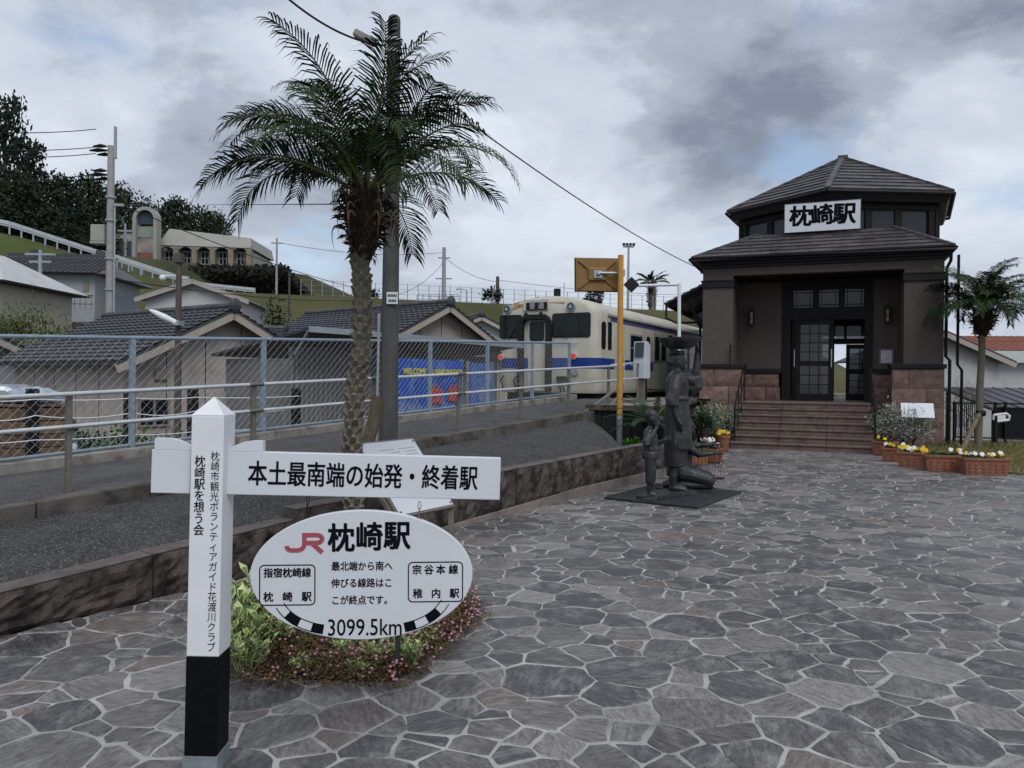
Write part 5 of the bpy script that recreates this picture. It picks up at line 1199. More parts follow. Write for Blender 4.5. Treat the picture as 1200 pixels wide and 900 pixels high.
# woman: +x is where she faces
wx = at(792, 577, 10.55) - o_; wm = MB(); Z0 = .085
rings(wm, [(.33, -.01, 0, .15, .175), (.45, -.01, 0, .155, .18), (.60, 0, 0, .165, .19), (.66, .01, 0, .18, .2), (.9, .015, 0, .178, .195), (1.15, .01, 0, .16, .178), (1.26, .005, 0, .15, .168), (1.30, .0, 0, .152, .168), (1.36, .0, 0, .158, .172), (1.48, .005, 0, .155, .182), (1.56, -.005, 0, .125, .175), (1.60, -.012, 0, .09, .14), (1.63, -.012, 0, .06, .07)])
rings(wm, [(.555, .03, 0, .178, .185), (.585, .03, 0, .186, .196), (.8, .025, 0, .184, .196), (1.1, .01, 0, .165, .182), (1.22, .005, 0, .155, .173)])     # apron
rings(wm, [(1.235, .005, 0, .165, .182), (1.255, .005, 0, .170, .186), (1.275, .005, 0, .165, .182)])                                                # waist tie
for q in range(7):   # folds
    a = q * .9; wm.tube([(.15 * math.cos(a), .175 * math.sin(a), 1.2), (.18 * math.cos(a + .1), .198 * math.sin(a + .1), .62)], [.006, .014], 6)
wm.tube([(-.01, 0, 1.58), (.02, 0, 1.72)], [.062, .05], 12); head(wm, (.025, 0, 1.765), 1.0)
wm.lathe([(.07, 1.845), (.10, 1.865), (.105, 1.90), (.07, 1.915)], 14, (-.0, 0, 0))                                                                   # head pad
wm.tube([(.14, .05, 1.52), (.07, .1, 1.6), (-.02, .1, 1.62)], .02, 6); wm.tube([(.15, .02, 1.38), (.14, -.06, 1.52), (.03, -.11, 1.61)], .018, 6)      # collar
wm.tube([(-.01, -.15, 1.53), (-.035, -.215, 1.38), (-.06, -.235, 1.24), (-.055, -.235, 1.16)], [.075, .082, .088, .092], 12); wm.tube([(-.06, -.235, 1.24), (-.02, -.23, 1.06), (.02, -.225, .95)], [.05, .038, .028], 10); hand(wm, (.02, -.225, .955), (.25, 0, -1), (.6, .7, .1))
wm.tube([(-.01, .15, 1.53), (.10, .2, 1.52), (.24, .20, 1.50)], [.08, .095, .098], 12); wm.tube([(.08, .2, 1.44), (.2, .2, 1.37), (.27, .2, 1.42), (.265, .19, 1.56)], [.05, .09, .095, .075], 12); wm.tube([(.24, .20, 1.5), (.265, .17, 1.70), (.262, .14, 1.90)], [.075, .055, .03], 10); hand(wm, (.262, .14, 1.88), (0, -.1, 1), (-.8, -.4, 0))
for e in (-1, 1):
    wm.tube([(-.02, e * .075, .42), (-.03, e * .078, .22), (-.045, e * .08, .05)], [.068, .058, .042], 12); wm.ball((-.055, e * .08, .035), (.045, .042, .045), 10, 8); wm.tube([(-.05, e * .08, .032), (.06, e * .09, .026), (.145, e * .095, .012)], [.040, .038, .022], 10)
    for k in range(5): wm.ball((.15 - abs(k - 1.2) * .008, e * .095 + (k - 2) * .015, .012), (.018, .009, .011), 6, 4)
wo = remesh(wm, 'woman_figure', .0085, stt, Matrix.Translation((wx.x, wx.y, Z0)) @ Matrix.Rotation(R_(-12), 4, 'Z'))
bk_ = MB().lathe([(.02, .02), (.13, .024), (.20, .055), (.258, .115), (.290, .150), (.292, .178), (.268, .172), (.2, .12), (.02, .10)], 28); bk_.build('basket', bronze, stt, smooth=True, M=Matrix.Translation((wx.x + .035, wx.y, Z0 + 1.91)) @ Matrix.Rotation(R_(-1.5), 4, 'Y'))
# child
cxp = at(762, 580, 10.05) - o_; cm = MB()
rings(cm, [(.50, 0, 0, .10, .118), (.6, 0, 0, .102, .115), (.64, 0, 0, .098, .11), (.7, .0, 0, .10, .118), (.80, -.01, 0, .092, .122), (.86, -.015, 0, .06, .095), (.885, -.015, 0, .035, .04)])
rings(cm, [(.475, .0, 0, .112, .128), (.50, 0, 0, .116, .132), (.56, 0, 0, .112, .126)]); cm.tube([(-.1, 0, .615), (0, -.115, .61), (.1, 0, .615), (0, .115, .61), (-.1, 0, .615)], .013, 6)
for e in (-1, 1):
    cm.tube([(0, e * .055, .5), (.005, e * .06, .3), (.0, e * .062, .17)], [.072, .066, .062], 12); cm.tube([(.0, e * .062, .24), (-.01, e * .062, .03)], [.045, .028], 10); cm.tube([(-.025, e * .062, .022), (.05, e * .066, .018), (.095, e * .07, .008)], [.028, .026, .014], 8)
cm.tube([(-.015, 0, .86), (.01, 0, .94)], [.040, .036], 10); head(cm, (.02, 0, 1.005), .98, 'short')
cm.tube([(-.015, -.105, .80), (-.055, -.15, .70), (-.03, -.16, .655)], [.048, .052, .048], 10); cm.tube([(-.04, -.155, .67), (.02, -.13, .78), (.075, -.085, .885)], [.042, .034, .02], 10); hand(cm, (.075, -.085, .88), (.25, .1, 1), (.4, .9, 0), .7)
cm.tube([(-.015, .105, .80), (.04, .14, .69), (.09, .13, .66)], [.048, .05, .042], 10); cm.tube([(.08, .13, .665), (.15, .11, .70), (.185, .1, .73)], [.038, .028, .02], 10); hand(cm, (.185, .1, .73), (1, 0, .3), (0, -1, 0), .7)
remesh(cm, 'child_figure', .0075, stt, Matrix.Translation((cxp.x, cxp.y, Z0 - .005)) @ Matrix.Rotation(R_(-14), 4, 'Z') @ Matrix.Scale(1.005, 4))
# kneeling figure with outstretched arms
kp = at(797, 574, 10.95) - o_; km = MB()
rings(km, [(.16, -.02, 0, .17, .19), (.3, -.01, 0, .17, .185), (.42, .02, 0, .15, .165), (.55, .05, 0, .15, .18), (.66, .06, 0, .12, .17), (.71, .06, 0, .07, .1), (.74, .065, 0, .05, .055)])
km.tube([(.065, 0, .70), (.09, 0, .80)], [.05, .046], 10); head(km, (.11, 0, .87), .92, 'short')
for e in (-1, 1):
    km.tube([(-.02, e * .09, .22), (.18, e * .11, .19), (.40, e * .125, .13), (.455, e * .125, .085)], [.125, .115, .092, .075], 12); km.tube([(.44, e * .125, .07), (.2, e * .13, .055), (-.16, e * .12, .05), (-.24, e * .12, .03)], [.062, .055, .05, .03], 10)
    zz = .04 if e > 0 else -.06
    km.tube([(.05, e * .16, .63), (.16, e * .18, .565 + zz * .4), (.27, e * .16, .545 + zz)], [.06, .062, .052], 10); km.tube([(.24, e * .165, .55 + zz), (.38, e * .13, .56 + zz), (.47, e * .12, .57 + zz)], [.045, .034, .024], 10); hand(km, (.46, e * .12, .57 + zz), (1, 0, .05), (0, -.3, -1), .9)
remesh(km, 'kneeling_figure', .0085, stt, Matrix.Translation((kp.x, kp.y, Z0 - .02)) @ Matrix.Rotation(R_(-10), 4, 'Z'))
pl1 = [(cxp.x - .2, cxp.y - .1), (cxp.x + .05, cxp.y - .18), (wx.x + .1, wx.y - .2), (wx.x + .27, wx.y - .12), (wx.x + .26, wx.y + .12), (wx.x - .1, wx.y + .2), (cxp.x - .15, cxp.y + .2)]
pl2 = [(kp.x - .35, kp.y - .05), (kp.x + .1, kp.y - .18), (kp.x + .5, kp.y - .2), (kp.x + .56, kp.y), (kp.x + .48, kp.y + .2), (kp.x - .25, kp.y + .22)]
blob(pl1, Z0, 2).build('figure_plinth', bronze, stt, bevel=.006); blob(pl2, Z0 - .022, 3).build('figure_plinth', bronze, stt, bevel=.006)
pan = MB(); pc = at(843, 562, 10.85) - o_
pan.lathe([(.01, 0), (.06, .008), (.085, .026), (.08, .028), (.055, .014), (.01, .008)], 16, pc)
tpn = at(843, 527, 10.85) - o_
for a in range(4): pan.tube([pc + Vector((.08 * math.cos(a * 1.57), .08 * math.sin(a * 1.57), .026)), tpn], .0028, 4)
pan.build('scale_pan', bronze, stt)

# ------------------------------------------------------------------ shrubs, pots and planters beside the steps
def leaf_bush(seed, n, rx, ry, rz, ln, wd, stems=9, hollow=.35, flat=0):
    r = random.Random(seed); lf, sm = MB(), MB(); pts = []
    cl = []
    for i in range(46):
        a, e = r.uniform(0, 6.28), math.acos(r.uniform(-.35, 1)); f = r.uniform(hollow, 1) ** .6; cl.append(Vector((rx * f * math.sin(e) * math.cos(a), ry * f * math.sin(e) * math.sin(a), rz * .55 + rz * .5 * f * math.cos(e) * 1)))
    for i in range(n):
        c = r.choice(cl); p = c + Vector((r.gauss(0, .14) * rx, r.gauss(0, .14) * ry, r.gauss(0, .10) * rz))
        if p.z < .03: p.z = r.uniform(.03, .2)
        d = Vector((p.x / rx + r.gauss(0, .6), p.y / ry + r.gauss(0, .6), .5 + r.gauss(0, .6))); leaf_add(lf, p, d, ln * r.uniform(.6, 1.2), wd * r.uniform(.7, 1.2), roll=r.uniform(-1, 1))
    for c in cl[:stems * 3]: sm.tube([(c.x * .08, c.y * .08, 0), c * .55 + Vector((0, 0, .02)), c], [.010, .006, .002], 4, caps=False)
    return lf, sm
silver = mat('silver_leaf', (.21, .235, .175), .6, .25, 12, island=.4); silver2 = mat('grey_green_leaf', (.27, .285, .245), .6, .2, 12, island=.35); bright_green = mat('bright_leaf', (.055, .16, .022), .55, .25, 12, island=.4)
twig = mat('twig', (.07, .055, .04), .9, .2); cycad_m = mat('cycad_leaf', (.018, .045, .018), .35, .3, 6, island=.3)
def bush(name, label, base, seed, n, rx, ry, rz, ln, wd, m, group=None, **k):
    t = thing(name, label, 'shrub', base, 0, group); lf, sm = leaf_bush(seed, n, rx, ry, rz, ln, wd, **k); lf.build('foliage', m, t, fix=False); sm.build('stem', twig, t, fix=False); return t
bush('shrub', 'silvery round shrub between the bronze statue and the station steps', gz(836, 521), 31, 3800, .58, .5, .92, .085, .026, silver)
bush('shrub', 'loose grey-green shrub beside the right end of the station steps', at(1052, 528, 18.0) * 1, 32, 4800, .66, .45, .92, .09, .024, silver2, hollow=.1, stems=15)
bush('shrub', 'small bright green shrub behind the block wall at the foot of the yellow pole', Vector((*at(742, 512, 13.2)[:2], .3)), 33, 420, .17, .17, .24, .09, .035, bright_green)
bush('shrub', 'dark green shrub behind the raised arm of the statue in front of the pedestal', Vector((*at(822, 470, 16.6)[:2], .35)), 34, 900, .30, .25, .5, .09, .035, mat('dark_leaf', (.02, .045, .02), .5, .3, island=.3))
cyb = Vector((*at(766, 500, 13.5)[:2], .1)); cy = thing('sago_palm', 'dark sago palm with stiff arching fronds and a black shaggy trunk behind the child statue', 'palm', cyb)
sk = MB(); rr = random.Random(8); sk.lathe([(.16, 0), (.19, .3), (.17, .72), (.08, .8)], 12)
for i in range(160): a = rr.uniform(0, 6.28); leaf_add(sk, Vector((math.cos(a) * .17, math.sin(a) * .17, rr.uniform(.02, .75))), (math.cos(a), math.sin(a), rr.uniform(.1, .8)), .09, .05)
sk.build('trunk', mat('black_fibre', (.012, .011, .010), .95, .3), cy, fix=False)
for i in range(26):
    az = i * 2.399; el = 55 - 50 * i / 25 + rr.uniform(-5, 5); mb, rc = frond(rr, rr.uniform(.72, .95), R_(el), R_(42), 34, .13, .0065); M_ = Matrix.Translation((0, 0, .76)) @ Matrix.Rotation(az, 4, 'Z')
    f_ = rc.build('frond', rach_m, cy, fix=False, M=M_); mb.build('leaflets', cycad_m, f_, fix=False)
petal_y = mat('yellow_pansy', (.62, .42, .02), .6, .12, 10, island=.2); petal_w = mat('white_pansy', (.70, .70, .66), .6, .08, 10, island=.12); petal_p = mat('purple_pansy', (.16, .10, .28), .6, .2, 10, island=.3); pansy_leaf = mat('pansy_leaf', (.05, .095, .028), .6, .3, 10, island=.4)
def planter_box(label, loc, rz, ln, dep, h, flowers, seed, group='terracotta planters by the right of the steps', rnd=False):
    t = thing('planter', label, 'planter', loc, rz, group); r = random.Random(seed); b = MB()
    if rnd:
        b.lathe([(ln*.33, 0), (ln*.36, .02), (ln*.46, h*.8), (ln*.5, h*.82), (ln*.5, h), (ln*.44, h), (ln*.42, h*.85), (.01, h*.83)], 24)
    else:
        k = .90; a0, a1 = ln/2*k, ln/2; d0, d1 = dep/2*k, dep/2
        b.hexa([(-a0,-d0,0),(a0,-d0,0),(a0,d0,0),(-a0,d0,0)], [(-a1*.985,-d1*.97,h*.84),(a1*.985,-d1*.97,h*.84),(a1*.985,d1*.97,h*.84),(-a1*.985,d1*.97,h*.84)])
        for (x0,x1,y0,y1) in ((-a1-.012,a1+.012,-d1-.012,-d1+.03),(-a1-.012,a1+.012,d1-.03,d1+.012),(-a1-.012,-a1+.03,-d1+.03,d1-.03),(a1-.03,a1+.012,-d1+.03,d1-.03)): b.box(x0,x1,y0,y1,h*.842,h)
        nm = max(2, round(ln / .13))
        for i in range(nm):   # moulded leaf relief on the front
            x = -a0 + (i + .5) * 2 * a0 / nm
            for q in range(3): z = h * (.18 + .2 * q); y = -(d0 + (d1*.97 - d0) * z / (h*.84)) - .004; b.bar((x, y, z - .012), (x - .028, y - .004, z + .026), .012, .014); b.bar((x, y, z - .012), (x + .028, y - .004, z + .026), .012, .014)
    bx_ = b.build('box', terracotta, t, bevel=.004 if not rnd else 0, smooth=rnd)
    s_ = MB(); (s_.lathe([(ln*.43, h*.86), (.01, h*.9)], 16) if rnd else s_.box(-ln/2 + .031, ln/2 - .031, -dep/2 + .031, dep/2 - .031, h*.5, h*.9)).build('soil', soil, t)
    lf = MB(); X, Y = (ln*.36, ln*.36) if rnd else (ln/2 - .05, dep/2 - .04)
    for i in range(int(260 * ln / .6)):
        x, y = r.uniform(-X, X), r.uniform(-Y, Y); a = r.uniform(0, 6.28); leaf_add(lf, Vector((x, y, h * .9 + r.uniform(0, .05))), (math.cos(a), math.sin(a), r.uniform(.1, 1.1)), r.uniform(.04, .075), r.uniform(.02, .035))
    lf.build('leaves', pansy_leaf, t, fix=False)
    for m, n in flowers:
        for i in range(n):
            fm = MB()
            x, y = r.uniform(-X * 1.05, X * 1.05), r.uniform(-Y * 1.1, Y * .9); c = Vector((x, y, h * .92 + r.uniform(.05, .12))); nn = Vector((r.gauss(0, .5), -1, r.uniform(.2, 1))).normalized(); u_ = nn.cross(Vector((0, 0, 1))).normalized(); w_ = u_.cross(nn)
            for k in range(5): a = k * 1.2566; p = c + (u_ * math.cos(a) + w_ * math.sin(a)) * .022; fm.add([p + (u_ * math.cos(b2) + w_ * math.sin(b2)) * .021 + nn * (.004 * (k % 2) + .003 * math.cos(b2)) for b2 in [j * 1.047 for j in range(6)]], [(0,1,2,3,4,5)])
            fm.build('pansy', m, t, fix=False)
    return t
yb, wt, pu_ = petal_y, petal_w, petal_p
planter_box('long terracotta planter with white and yellow pansies at the right end of the row', gz(1152, 556), R_(-7), .74, .30, .30, [(wt, 9), (yb, 5)], 1)
planter_box('terracotta planter with a few white pansies, second from the right of the row', gz(1105, 552), R_(-12), .66, .30, .30, [(wt, 4), (yb, 2)], 2)
planter_box('terracotta planter full of yellow pansies in the middle of the row', gz(1069, 547), R_(-30), .50, .28, .29, [(yb, 12), (wt, 6)], 3)
planter_box('terracotta planter with yellow and white pansies, second from the steps', gz(1048.5, 541), R_(-42), .44, .27, .28, [(yb, 4), (wt, 3)], 4)
planter_box('terracotta planter filled with low green plants next to the steps', gz(1037, 534), R_(-55), .46, .27, .32, [(yb, 2)], 5)
planter_box('small terracotta planter with yellow pansies against the lowest step', gz(1031, 527), R_(-60), .36, .25, .28, [(yb, 4)], 6)
GL = 'terracotta pots between the statue and the steps'
planter_box('round terracotta pot with yellow pansies closest to the steps, left of them', gz(847, 529), 0, .34, .34, .38, [(yb, 12)], 7, GL, True)
planter_box('terracotta planter crowded with white pansies behind the kneeling figure', gz(829, 536), R_(52), .55, .28, .30, [(wt, 30), (yb, 6)], 8, GL)
planter_box('terracotta planter with purple and white pansies behind the outstretched bronze arms', gz(836, 541), R_(56), .40, .27, .26, [(pu_, 12), (wt, 6)], 9, GL)
planter_box('low terracotta planter right behind the kneeling figure of the statue', gz(815, 544), R_(35), .46, .26, .24, [(pu_, 4)], 10, GL)
dp_ = thing('plaque_stand', 'slanted white plaque on a dark iron stand in the grey-green shrub', 'plaque', at(1070, 528, 17.8)); M_ = Matrix.Translation((.09, 0, .93)) @ Matrix.Rotation(SROT, 4, 'Z') @ Matrix.Rotation(R_(48), 4, 'X')
MB().box(-.34, .34, -.22, .22, -.012, .012).build('plate', sign_white, dp_, M=M_, bevel=.004); MB().tube([(.0, .02, -.02), (.07, .02, .91)], .022, 8).tube([(-.1, .0, .3), (.0, .02, .42), (.1, .0, .3), (0, -.02, .2), (-.1, 0, .3)], .012, 6).build('stand', black_metal, dp_)
# ------------------------------------------------------------------ right-hand corner
GY = -.55
rpb = gz(1146, 526); rpt = at(1152, 364, rpb.y)
FR2 = []
rp_ = random.Random(5)
for i in range(40):
    f = i / 39; FR2.append((i * 2.399 + rp_.uniform(-.2, .2), 78 - 62 * f + rp_.uniform(-7, 7), 74 + 38 * f, rp_.uniform(1.35, 1.7)))
palm('date_palm', 'smaller date palm with smooth pale trunk on the rough grass right of the station', rpb, rpt, .088, .075, FR2, .38, .013, 9, skirt=(.29, .62), scars=False, nl=40)
pr = thing('timber_prop', 'slanting timber prop tied to the smaller palm right of the station', 'prop', gz(1125, 531)); e_ = at(1149, 482, rpb.y - .15) - pr.location
MB().tube([Vector((0, 0, -.05)), e_ * .5, e_], [.06, .058, .055], 9).build('shaft', MATS['weathered_timber'], pr, smooth=True); MB().tube([e_ * .95 + Vector((.12, 0, 0)), e_ * .95 - Vector((.06, 0, 0))], .075, 10).build('tie', black_metal, pr)
fl_ = thing('flood_lamp', 'small white flood lamp on a short dark post beside the smaller palm', 'lamp', gz(1166, 524)); MB().tube([(0, 0, 0), (0, 0, .8)], .05, 8).build('post', black_metal, fl_)
b = MB(); b.tube([(-.05, 0, .82), (.28, 0, .86), (.36, 0, .8), (.34, 0, .70), (.05, 0, .66), (-.05, 0, .72), (-.05, 0, .82)], .035, 6); b.obox((.12, 0, .76), (.26, .05, .12)); b.build('lamp_head', white_paint, fl_)
bf = thing('iron_fence', 'black iron bar fence behind the smaller palm right of the station', 'fence', gz(1118, 517)); o_ = bf.location; fe = gz(1240, 521) - o_; n_ = 10
for i in range(n_ + 1):
    if i % 5 == 0 or i == 4: q = fe * (i / n_); MB().box(q.x - .03, q.x + .03, q.y - .03, q.y + .03, 0, 1.12).build('post', black_metal, bf)
b = MB()
for z in (.12, 1.08): b.bar(Vector((0, 0, z)), fe + Vector((0, 0, z)), .04, .04)
for i in range(13): q = fe * (.02 + i * .02); b.tube([q + Vector((0, 0, .12)), q + Vector((0, 0, 1.08))], .011, 5)
b.build('bars', black_metal, bf); b = MB(); q0, q1 = fe * .40, fe; b.hexa([q0 + Vector((0, .05, .14)), q1 + Vector((0, .05, .14)), q1 + Vector((0, .06, .14)), q0 + Vector((0, .06, .14))], [q0 + Vector((0, .05, .98)), q1 + Vector((0, .05, .98)), q1 + Vector((0, .06, .98)), q0 + Vector((0, .06, .98))]); b.build('screen_net', mat('dark_net', (.012, .014, .017), .9), bf)
cpz = thing('carport', 'low dark metal carport roof beyond the iron fence at the right edge', 'carport', (15.2, 24.4, GY), R_(-8)); b = MB()
b.hexa([(.0, 0, 1.34), (6, 0, 1.34), (6, 4, 2.0), (0, 4, 2.0)], [(.0, 0, 1.40), (6, 0, 1.40), (6, 4, 2.06), (0, 4, 2.06)])
for i in range(14): b.bar((i * .45 + .05, -.02, 1.41), (i * .45 + .05, 4, 2.07), .04, .03)
b.build('roof', mat('carport_metal', (.085, .085, .095), .5, .1), cpz)
for x in (.2, 3, 5.8):
    for y in (.2, 3.7): MB().box(x - .05, x + .05, y - .05, y + .05, 0, 1.4 + y * .16).build('post', black_metal, cpz)
# bare shrub
bs = thing('bare_shrub', 'leafless brown shrub behind the smaller palm beside the station wall', 'shrub', gz(1138, 512)); b = MB(); rr = random.Random(3)
def twigs(mb, p, d, l, r, dep):
    q = p + d * l; mb.tube([p, p.lerp(q, .5) + Vector((rr.gauss(0, .02), rr.gauss(0, .02), 0)), q], [r, r * .8, r * .6], 4, caps=False)
    if dep:
        for k in range(3): twigs(mb, q if k else p.lerp(q, .6), (d + Vector((rr.gauss(0, .55), rr.gauss(0, .55), rr.gauss(.05, .3)))).normalized(), l * rr.uniform(.6, .85), r * .6, dep - 1)
for k in range(7): twigs(b, Vector((0, 0, 0)), Vector((rr.gauss(0, .5), rr.gauss(0, .4), 1)).normalized(), .62, .014, 4)
b.build('branches', twig, bs, fix=False)

# ------------------------------------------------------------------ houses
kawara = mat('grey_roof_tile', (.060, .063, .070), .45, .2, 6, .15, 40, island=.15, dirt=((.10, .10, .10), 3, .55, .8)); beige_wall = mat('beige_panel_wall', (.37, .335, .305), .85, .06, 2, .1, 40, dirt=((.18, .155, .135), 1.2, .52, .8))
cream_wall = mat('cream_wall', (.42, .39, .32), .85, .06, 2, dirt=((.28, .25, .2), 1, .55, .8)); white_wall = mat('white_wall', (.46, .47, .47), .85, .05, 2, dirt=((.3, .3, .3), 1.2, .55, .8)); grey_wall = mat('grey_wall', (.30, .315, .33), .85, .06, 2)
board_mat = mat('barge_board', (.36, .32, .28), .7, .08, 4); red_roof = mat('red_roof', (.26, .115, .085), .8, .15, 8, island=.1); dark_win = glass('dark_window', (.012, .015, .02), .02, .08); shutter = mat('shutter', (.23, .20, .17), .7, .1)
def pantiles(mb, A, ex, ey, w, h, cw=.27, ch=.25, amp=.035, solid=True):
    """corrugated tile courses on a rectangle starting at A, along ex (eave) and ey (up the slope)"""
    A, ex, ey = Vector(A), Vector(ex).normalized(), Vector(ey).normalized(); nn = ex.cross(ey); nn = nn if nn.z > 0 else -nn
    nc, nr = max(1, round(w / cw)), max(1, round(h / ch)); S = 4; cols = nc * S
    prof_ = [0, .55, 1, .55]
    for r in range(nr):
        k = len(mb.v)
        for (y, lift) in ((h * r / nr - .01, .045), (h * (r + 1) / nr + .01, .0)):
            for c in range(cols + 1): x = w * c / cols; mb.v.append(tuple(A + ex * x + ey * y + nn * (lift + amp * prof_[c % S] + .012)))
        for c in range(cols): mb.f.append((k + c, k + c + 1, k + cols + 2 + c, k + cols + 1 + c))
        k2 = len(mb.v)
        for c in range(cols + 1): x = w * c / cols; mb.v.append(tuple(A + ex * x + ey * (h * r / nr - .01) + nn * .005))
        for c in range(cols): mb.f.append((k2 + c, k2 + c + 1, k + c + 1, k + c))
def house(name, label, loc, rz, W, D, eave, rise, wallm, roofm, z0=0.0, seams=0, windows=(), over=.45, cat='house', tiles_=True, hip_back=False, barge=True, extra=None):
    """gable wall along x at y=0, ridge along y; windows: (side, a0, a1, z0, z1)"""
    t = thing(name, label, cat, (loc[0], loc[1], z0), rz); E, R = eave - z0, eave - z0 + rise
    b = MB(); b.prism([(0, 0), (W, 0), (W, E), (W/2, R), (0, E)], 0, D, 'xz'); wl_ = b.build('wall', wallm, t)
    if seams:
        s_ = MB(); n = max(2, int(W / seams))
        for i in range(1, n): x = W * i / n; zt = E + rise * (1 - abs(2 * x / W - 1)); s_.box(x - .012, x + .012, -.004, .01, 0, zt - .1)
        n = max(2, int(D / seams))
        for i in range(1, n): y = D * i / n; s_.box(-.004, .01, y - .012, y + .012, 0, E - .05)
        s_.build('panel_joint', trim_dark, wl_)
    sl = math.hypot(W / 2, rise); k = (sl + over) / sl; r_ = MB(); th = .07
    for sx in (-1, 1):
        p0 = Vector((W/2, -over, R + .02)); p1 = Vector((W/2 + sx * W/2 * k, -over, R + .02 - rise * k)); dy = Vector((0, D + 2 * over, 0)); up = Vector((0, 0, th))
        r_.hexa([p0, p1, p1 + dy, p0 + dy], [p0 + up, p1 + up, p1 + dy + up, p0 + dy + up])
    rf = r_.build('roof', roofm, t)
    if tiles_:
        tl = MB()
        for sx in (-1, 1):
            p1 = Vector((W/2 + sx * W/2 * k, -over if sx < 0 else -over, R + .02 - rise * k + th)); ey = Vector((-sx * W/2, 0, rise)); pantiles(tl, p1, (0, 1, 0), ey, D + 2 * over, sl + over)
        n = int((D + 2 * over) / .3)
        for i in range(n): y = -over + (D + 2 * over) * i / n; tl.tube([(W/2, y, R + th + .10), (W/2, y + .31, R + th + .115)], .10, 8)
        tl.box(W/2 - .13, W/2 + .13, -over, D + over, R + th - .02, R + th + .06); tl.ball((W/2, -over - .02, R + th + .12), (.2, .1, .2), 10, 6)
        tl.build('roof_tiles', roofm, rf, smooth=False)
    if barge:
        bb = MB()
        for sx in (-1, 1):
            a, c = Vector((W/2, -over + .03, R - .07)), Vector((W/2 + sx * W/2 * k, -over + .03, R - .07 - rise * k)); bb.bar(a, c, .05, .20)
        bb.build('barge_board', board_mat, t)
    for (side, a0, a1, z_0, z_1) in windows:
        f, p = MB(), MB(); g_ = .05
        if side == 'g': X = lambda a, z, o: (a, -o, z)
        else: X = lambda a, z, o: (-o, a, z)
        def bx2(mb, a, c, z, zz, o0, o1): mb.hexa([X(a, z, o0), X(c, z, o0), X(c, z, o1), X(a, z, o1)], [X(a, zz, o0), X(c, zz, o0), X(c, zz, o1), X(a, zz, o1)])
        z_0 -= z0; z_1 -= z0
        bx2(f, a0, a1, z_0, z_0 + g_, .0, .05); bx2(f, a0, a1, z_1 - g_, z_1, .0, .05); bx2(f, a0, a0 + g_, z_0 + g_, z_1 - g_, .0, .05); bx2(f, a1 - g_, a1, z_0 + g_, z_1 - g_, .0, .05); m_ = (a0 + a1) / 2; bx2(f, m_ - .025, m_ + .025, z_0 + g_, z_1 - g_, .0, .05)
        fo = f.build('window', shutter, t); bx2(p, a0 + g_, a1 - g_, z_0 + g_, z_1 - g_, .005, .02); p.build('pane', dark_win, fo)
    return t
h1 = house('house', 'beige panelled bungalow with grey tiled gable roof, nearest house left of the tall date palm', (-9.2, 18.2), LROT, 5.4, 5.6, 2.0, 1.28, beige_wall, kawara, GY, seams=.95, windows=(('g', .35, 1.15, .35, 1.05), ('g', 2.9, 4.2, .3, 1.25), ('g', 4.55, 4.85, 1.3, 1.6)))
b = MB(); b.box(2.7, 4.6, -.35, -.0, 1.90, 1.94); b.box(2.75, 4.55, -.36, -.30, 1.86, 1.9); b.build('awning', rust, h1)
b = MB(); b.box(.75, 1.05, -.08, -.0, 2.05, 2.33); b.build('vent_cover', shutter, h1)
house('house', 'low grey-tiled house at the far left behind the chain-link fence', (-17.3, 20.8), LROT + .15, 5.2, 6.0, 1.75, 1.1, grey_wall, kawara, GY, seams=1.2, windows=(('g', 1.6, 3.0, .4, 1.2),))
c5 = Vector((-2.5, 27.0, 0)) - Vector((.64, .77, 0)) * 4.2
house('house', 'house with beige gable and grey tiled roof rising behind the large blue banner', c5, math.atan2(.77, .64), 8.4, 7.5, 2.15, 1.98, beige_wall, kawara, GY, seams=1.0)
house('house', 'grey-tiled house wing with a low roof just right of the beige bungalow', (-8.9, 27.2), R_(98), 5.2, 6.5, 2.25, 1.1, beige_wall, kawara, GY)
house('house', 'small grey-roofed house below the grassy levee, left of the tall date palm', (-13.0, 47.5), R_(12), 4.6, 5, 4.5, 1.0, cream_wall, kawara, .4, windows=(('g', .5, 1.5, 3.2, 4.1), ('g', 2.2, 3.9, 3.0, 4.2)))
house('house', 'two-storey pale house with dark windows directly left of the train below the levee', (-3.9, 41.5), R_(20), 4.4, 5, 4.05, 1.0, white_wall, kawara, GY, windows=(('g', 1.6, 3.5, 2.5, 3.8),))
house('house', 'white bungalow with thin pale roof edge below the guard rail on the hillside', at(170, 372, 43) * 1, R_(6), 5.3, 6, 6.05, .95, white_wall, grey_wall, .3, tiles_=False, windows=(('g', 3.9, 4.9, 5.0, 5.6),))
hb = thing('long_hall', 'long grey hall with a flat dark tiled roof below the grass slope at far left', 'building', (*at(-20, 340, 42)[:2], 0), R_(4)); b = MB(); b.box(0, 5.9, 0, 6, 0, 7.2); b.build('wall', grey_wall, hb)
b = MB(); b.hexa([(-.4, -.5, 7.2), (6.6, -.5, 7.2), (6.6, 6.5, 7.2), (-.4, 6.5, 7.2)], [(-.4, 2.6, 8.5), (4.9, 2.6, 8.5), (4.9, 3.4, 8.5), (-.4, 3.4, 8.5)]); rf_ = b.build('roof', kawara, hb); b = MB(); pantiles(b, (-.4, -.5, 7.22), (1, 0, 0), (0, 3.1, 1.3), 6.6, 3.2, .32, .3); b.box(-.3, 4.9, 2.8, 3.2, 8.48, 8.75); b.box(4.7, 5.0, 2.7, 3.3, 8.5, 9.0); b.box(1.0, 1.4, 2.7, 3.3, 8.5, 8.95); b.build('roof_tiles', kawara, rf_)
b = MB(); b.tube([(0, -.8, 5.95), (6.2, -.8, 5.95)], .03, 6); b.tube([(0, -.8, 5.5), (6.2, -.8, 5.5)], .02, 6)
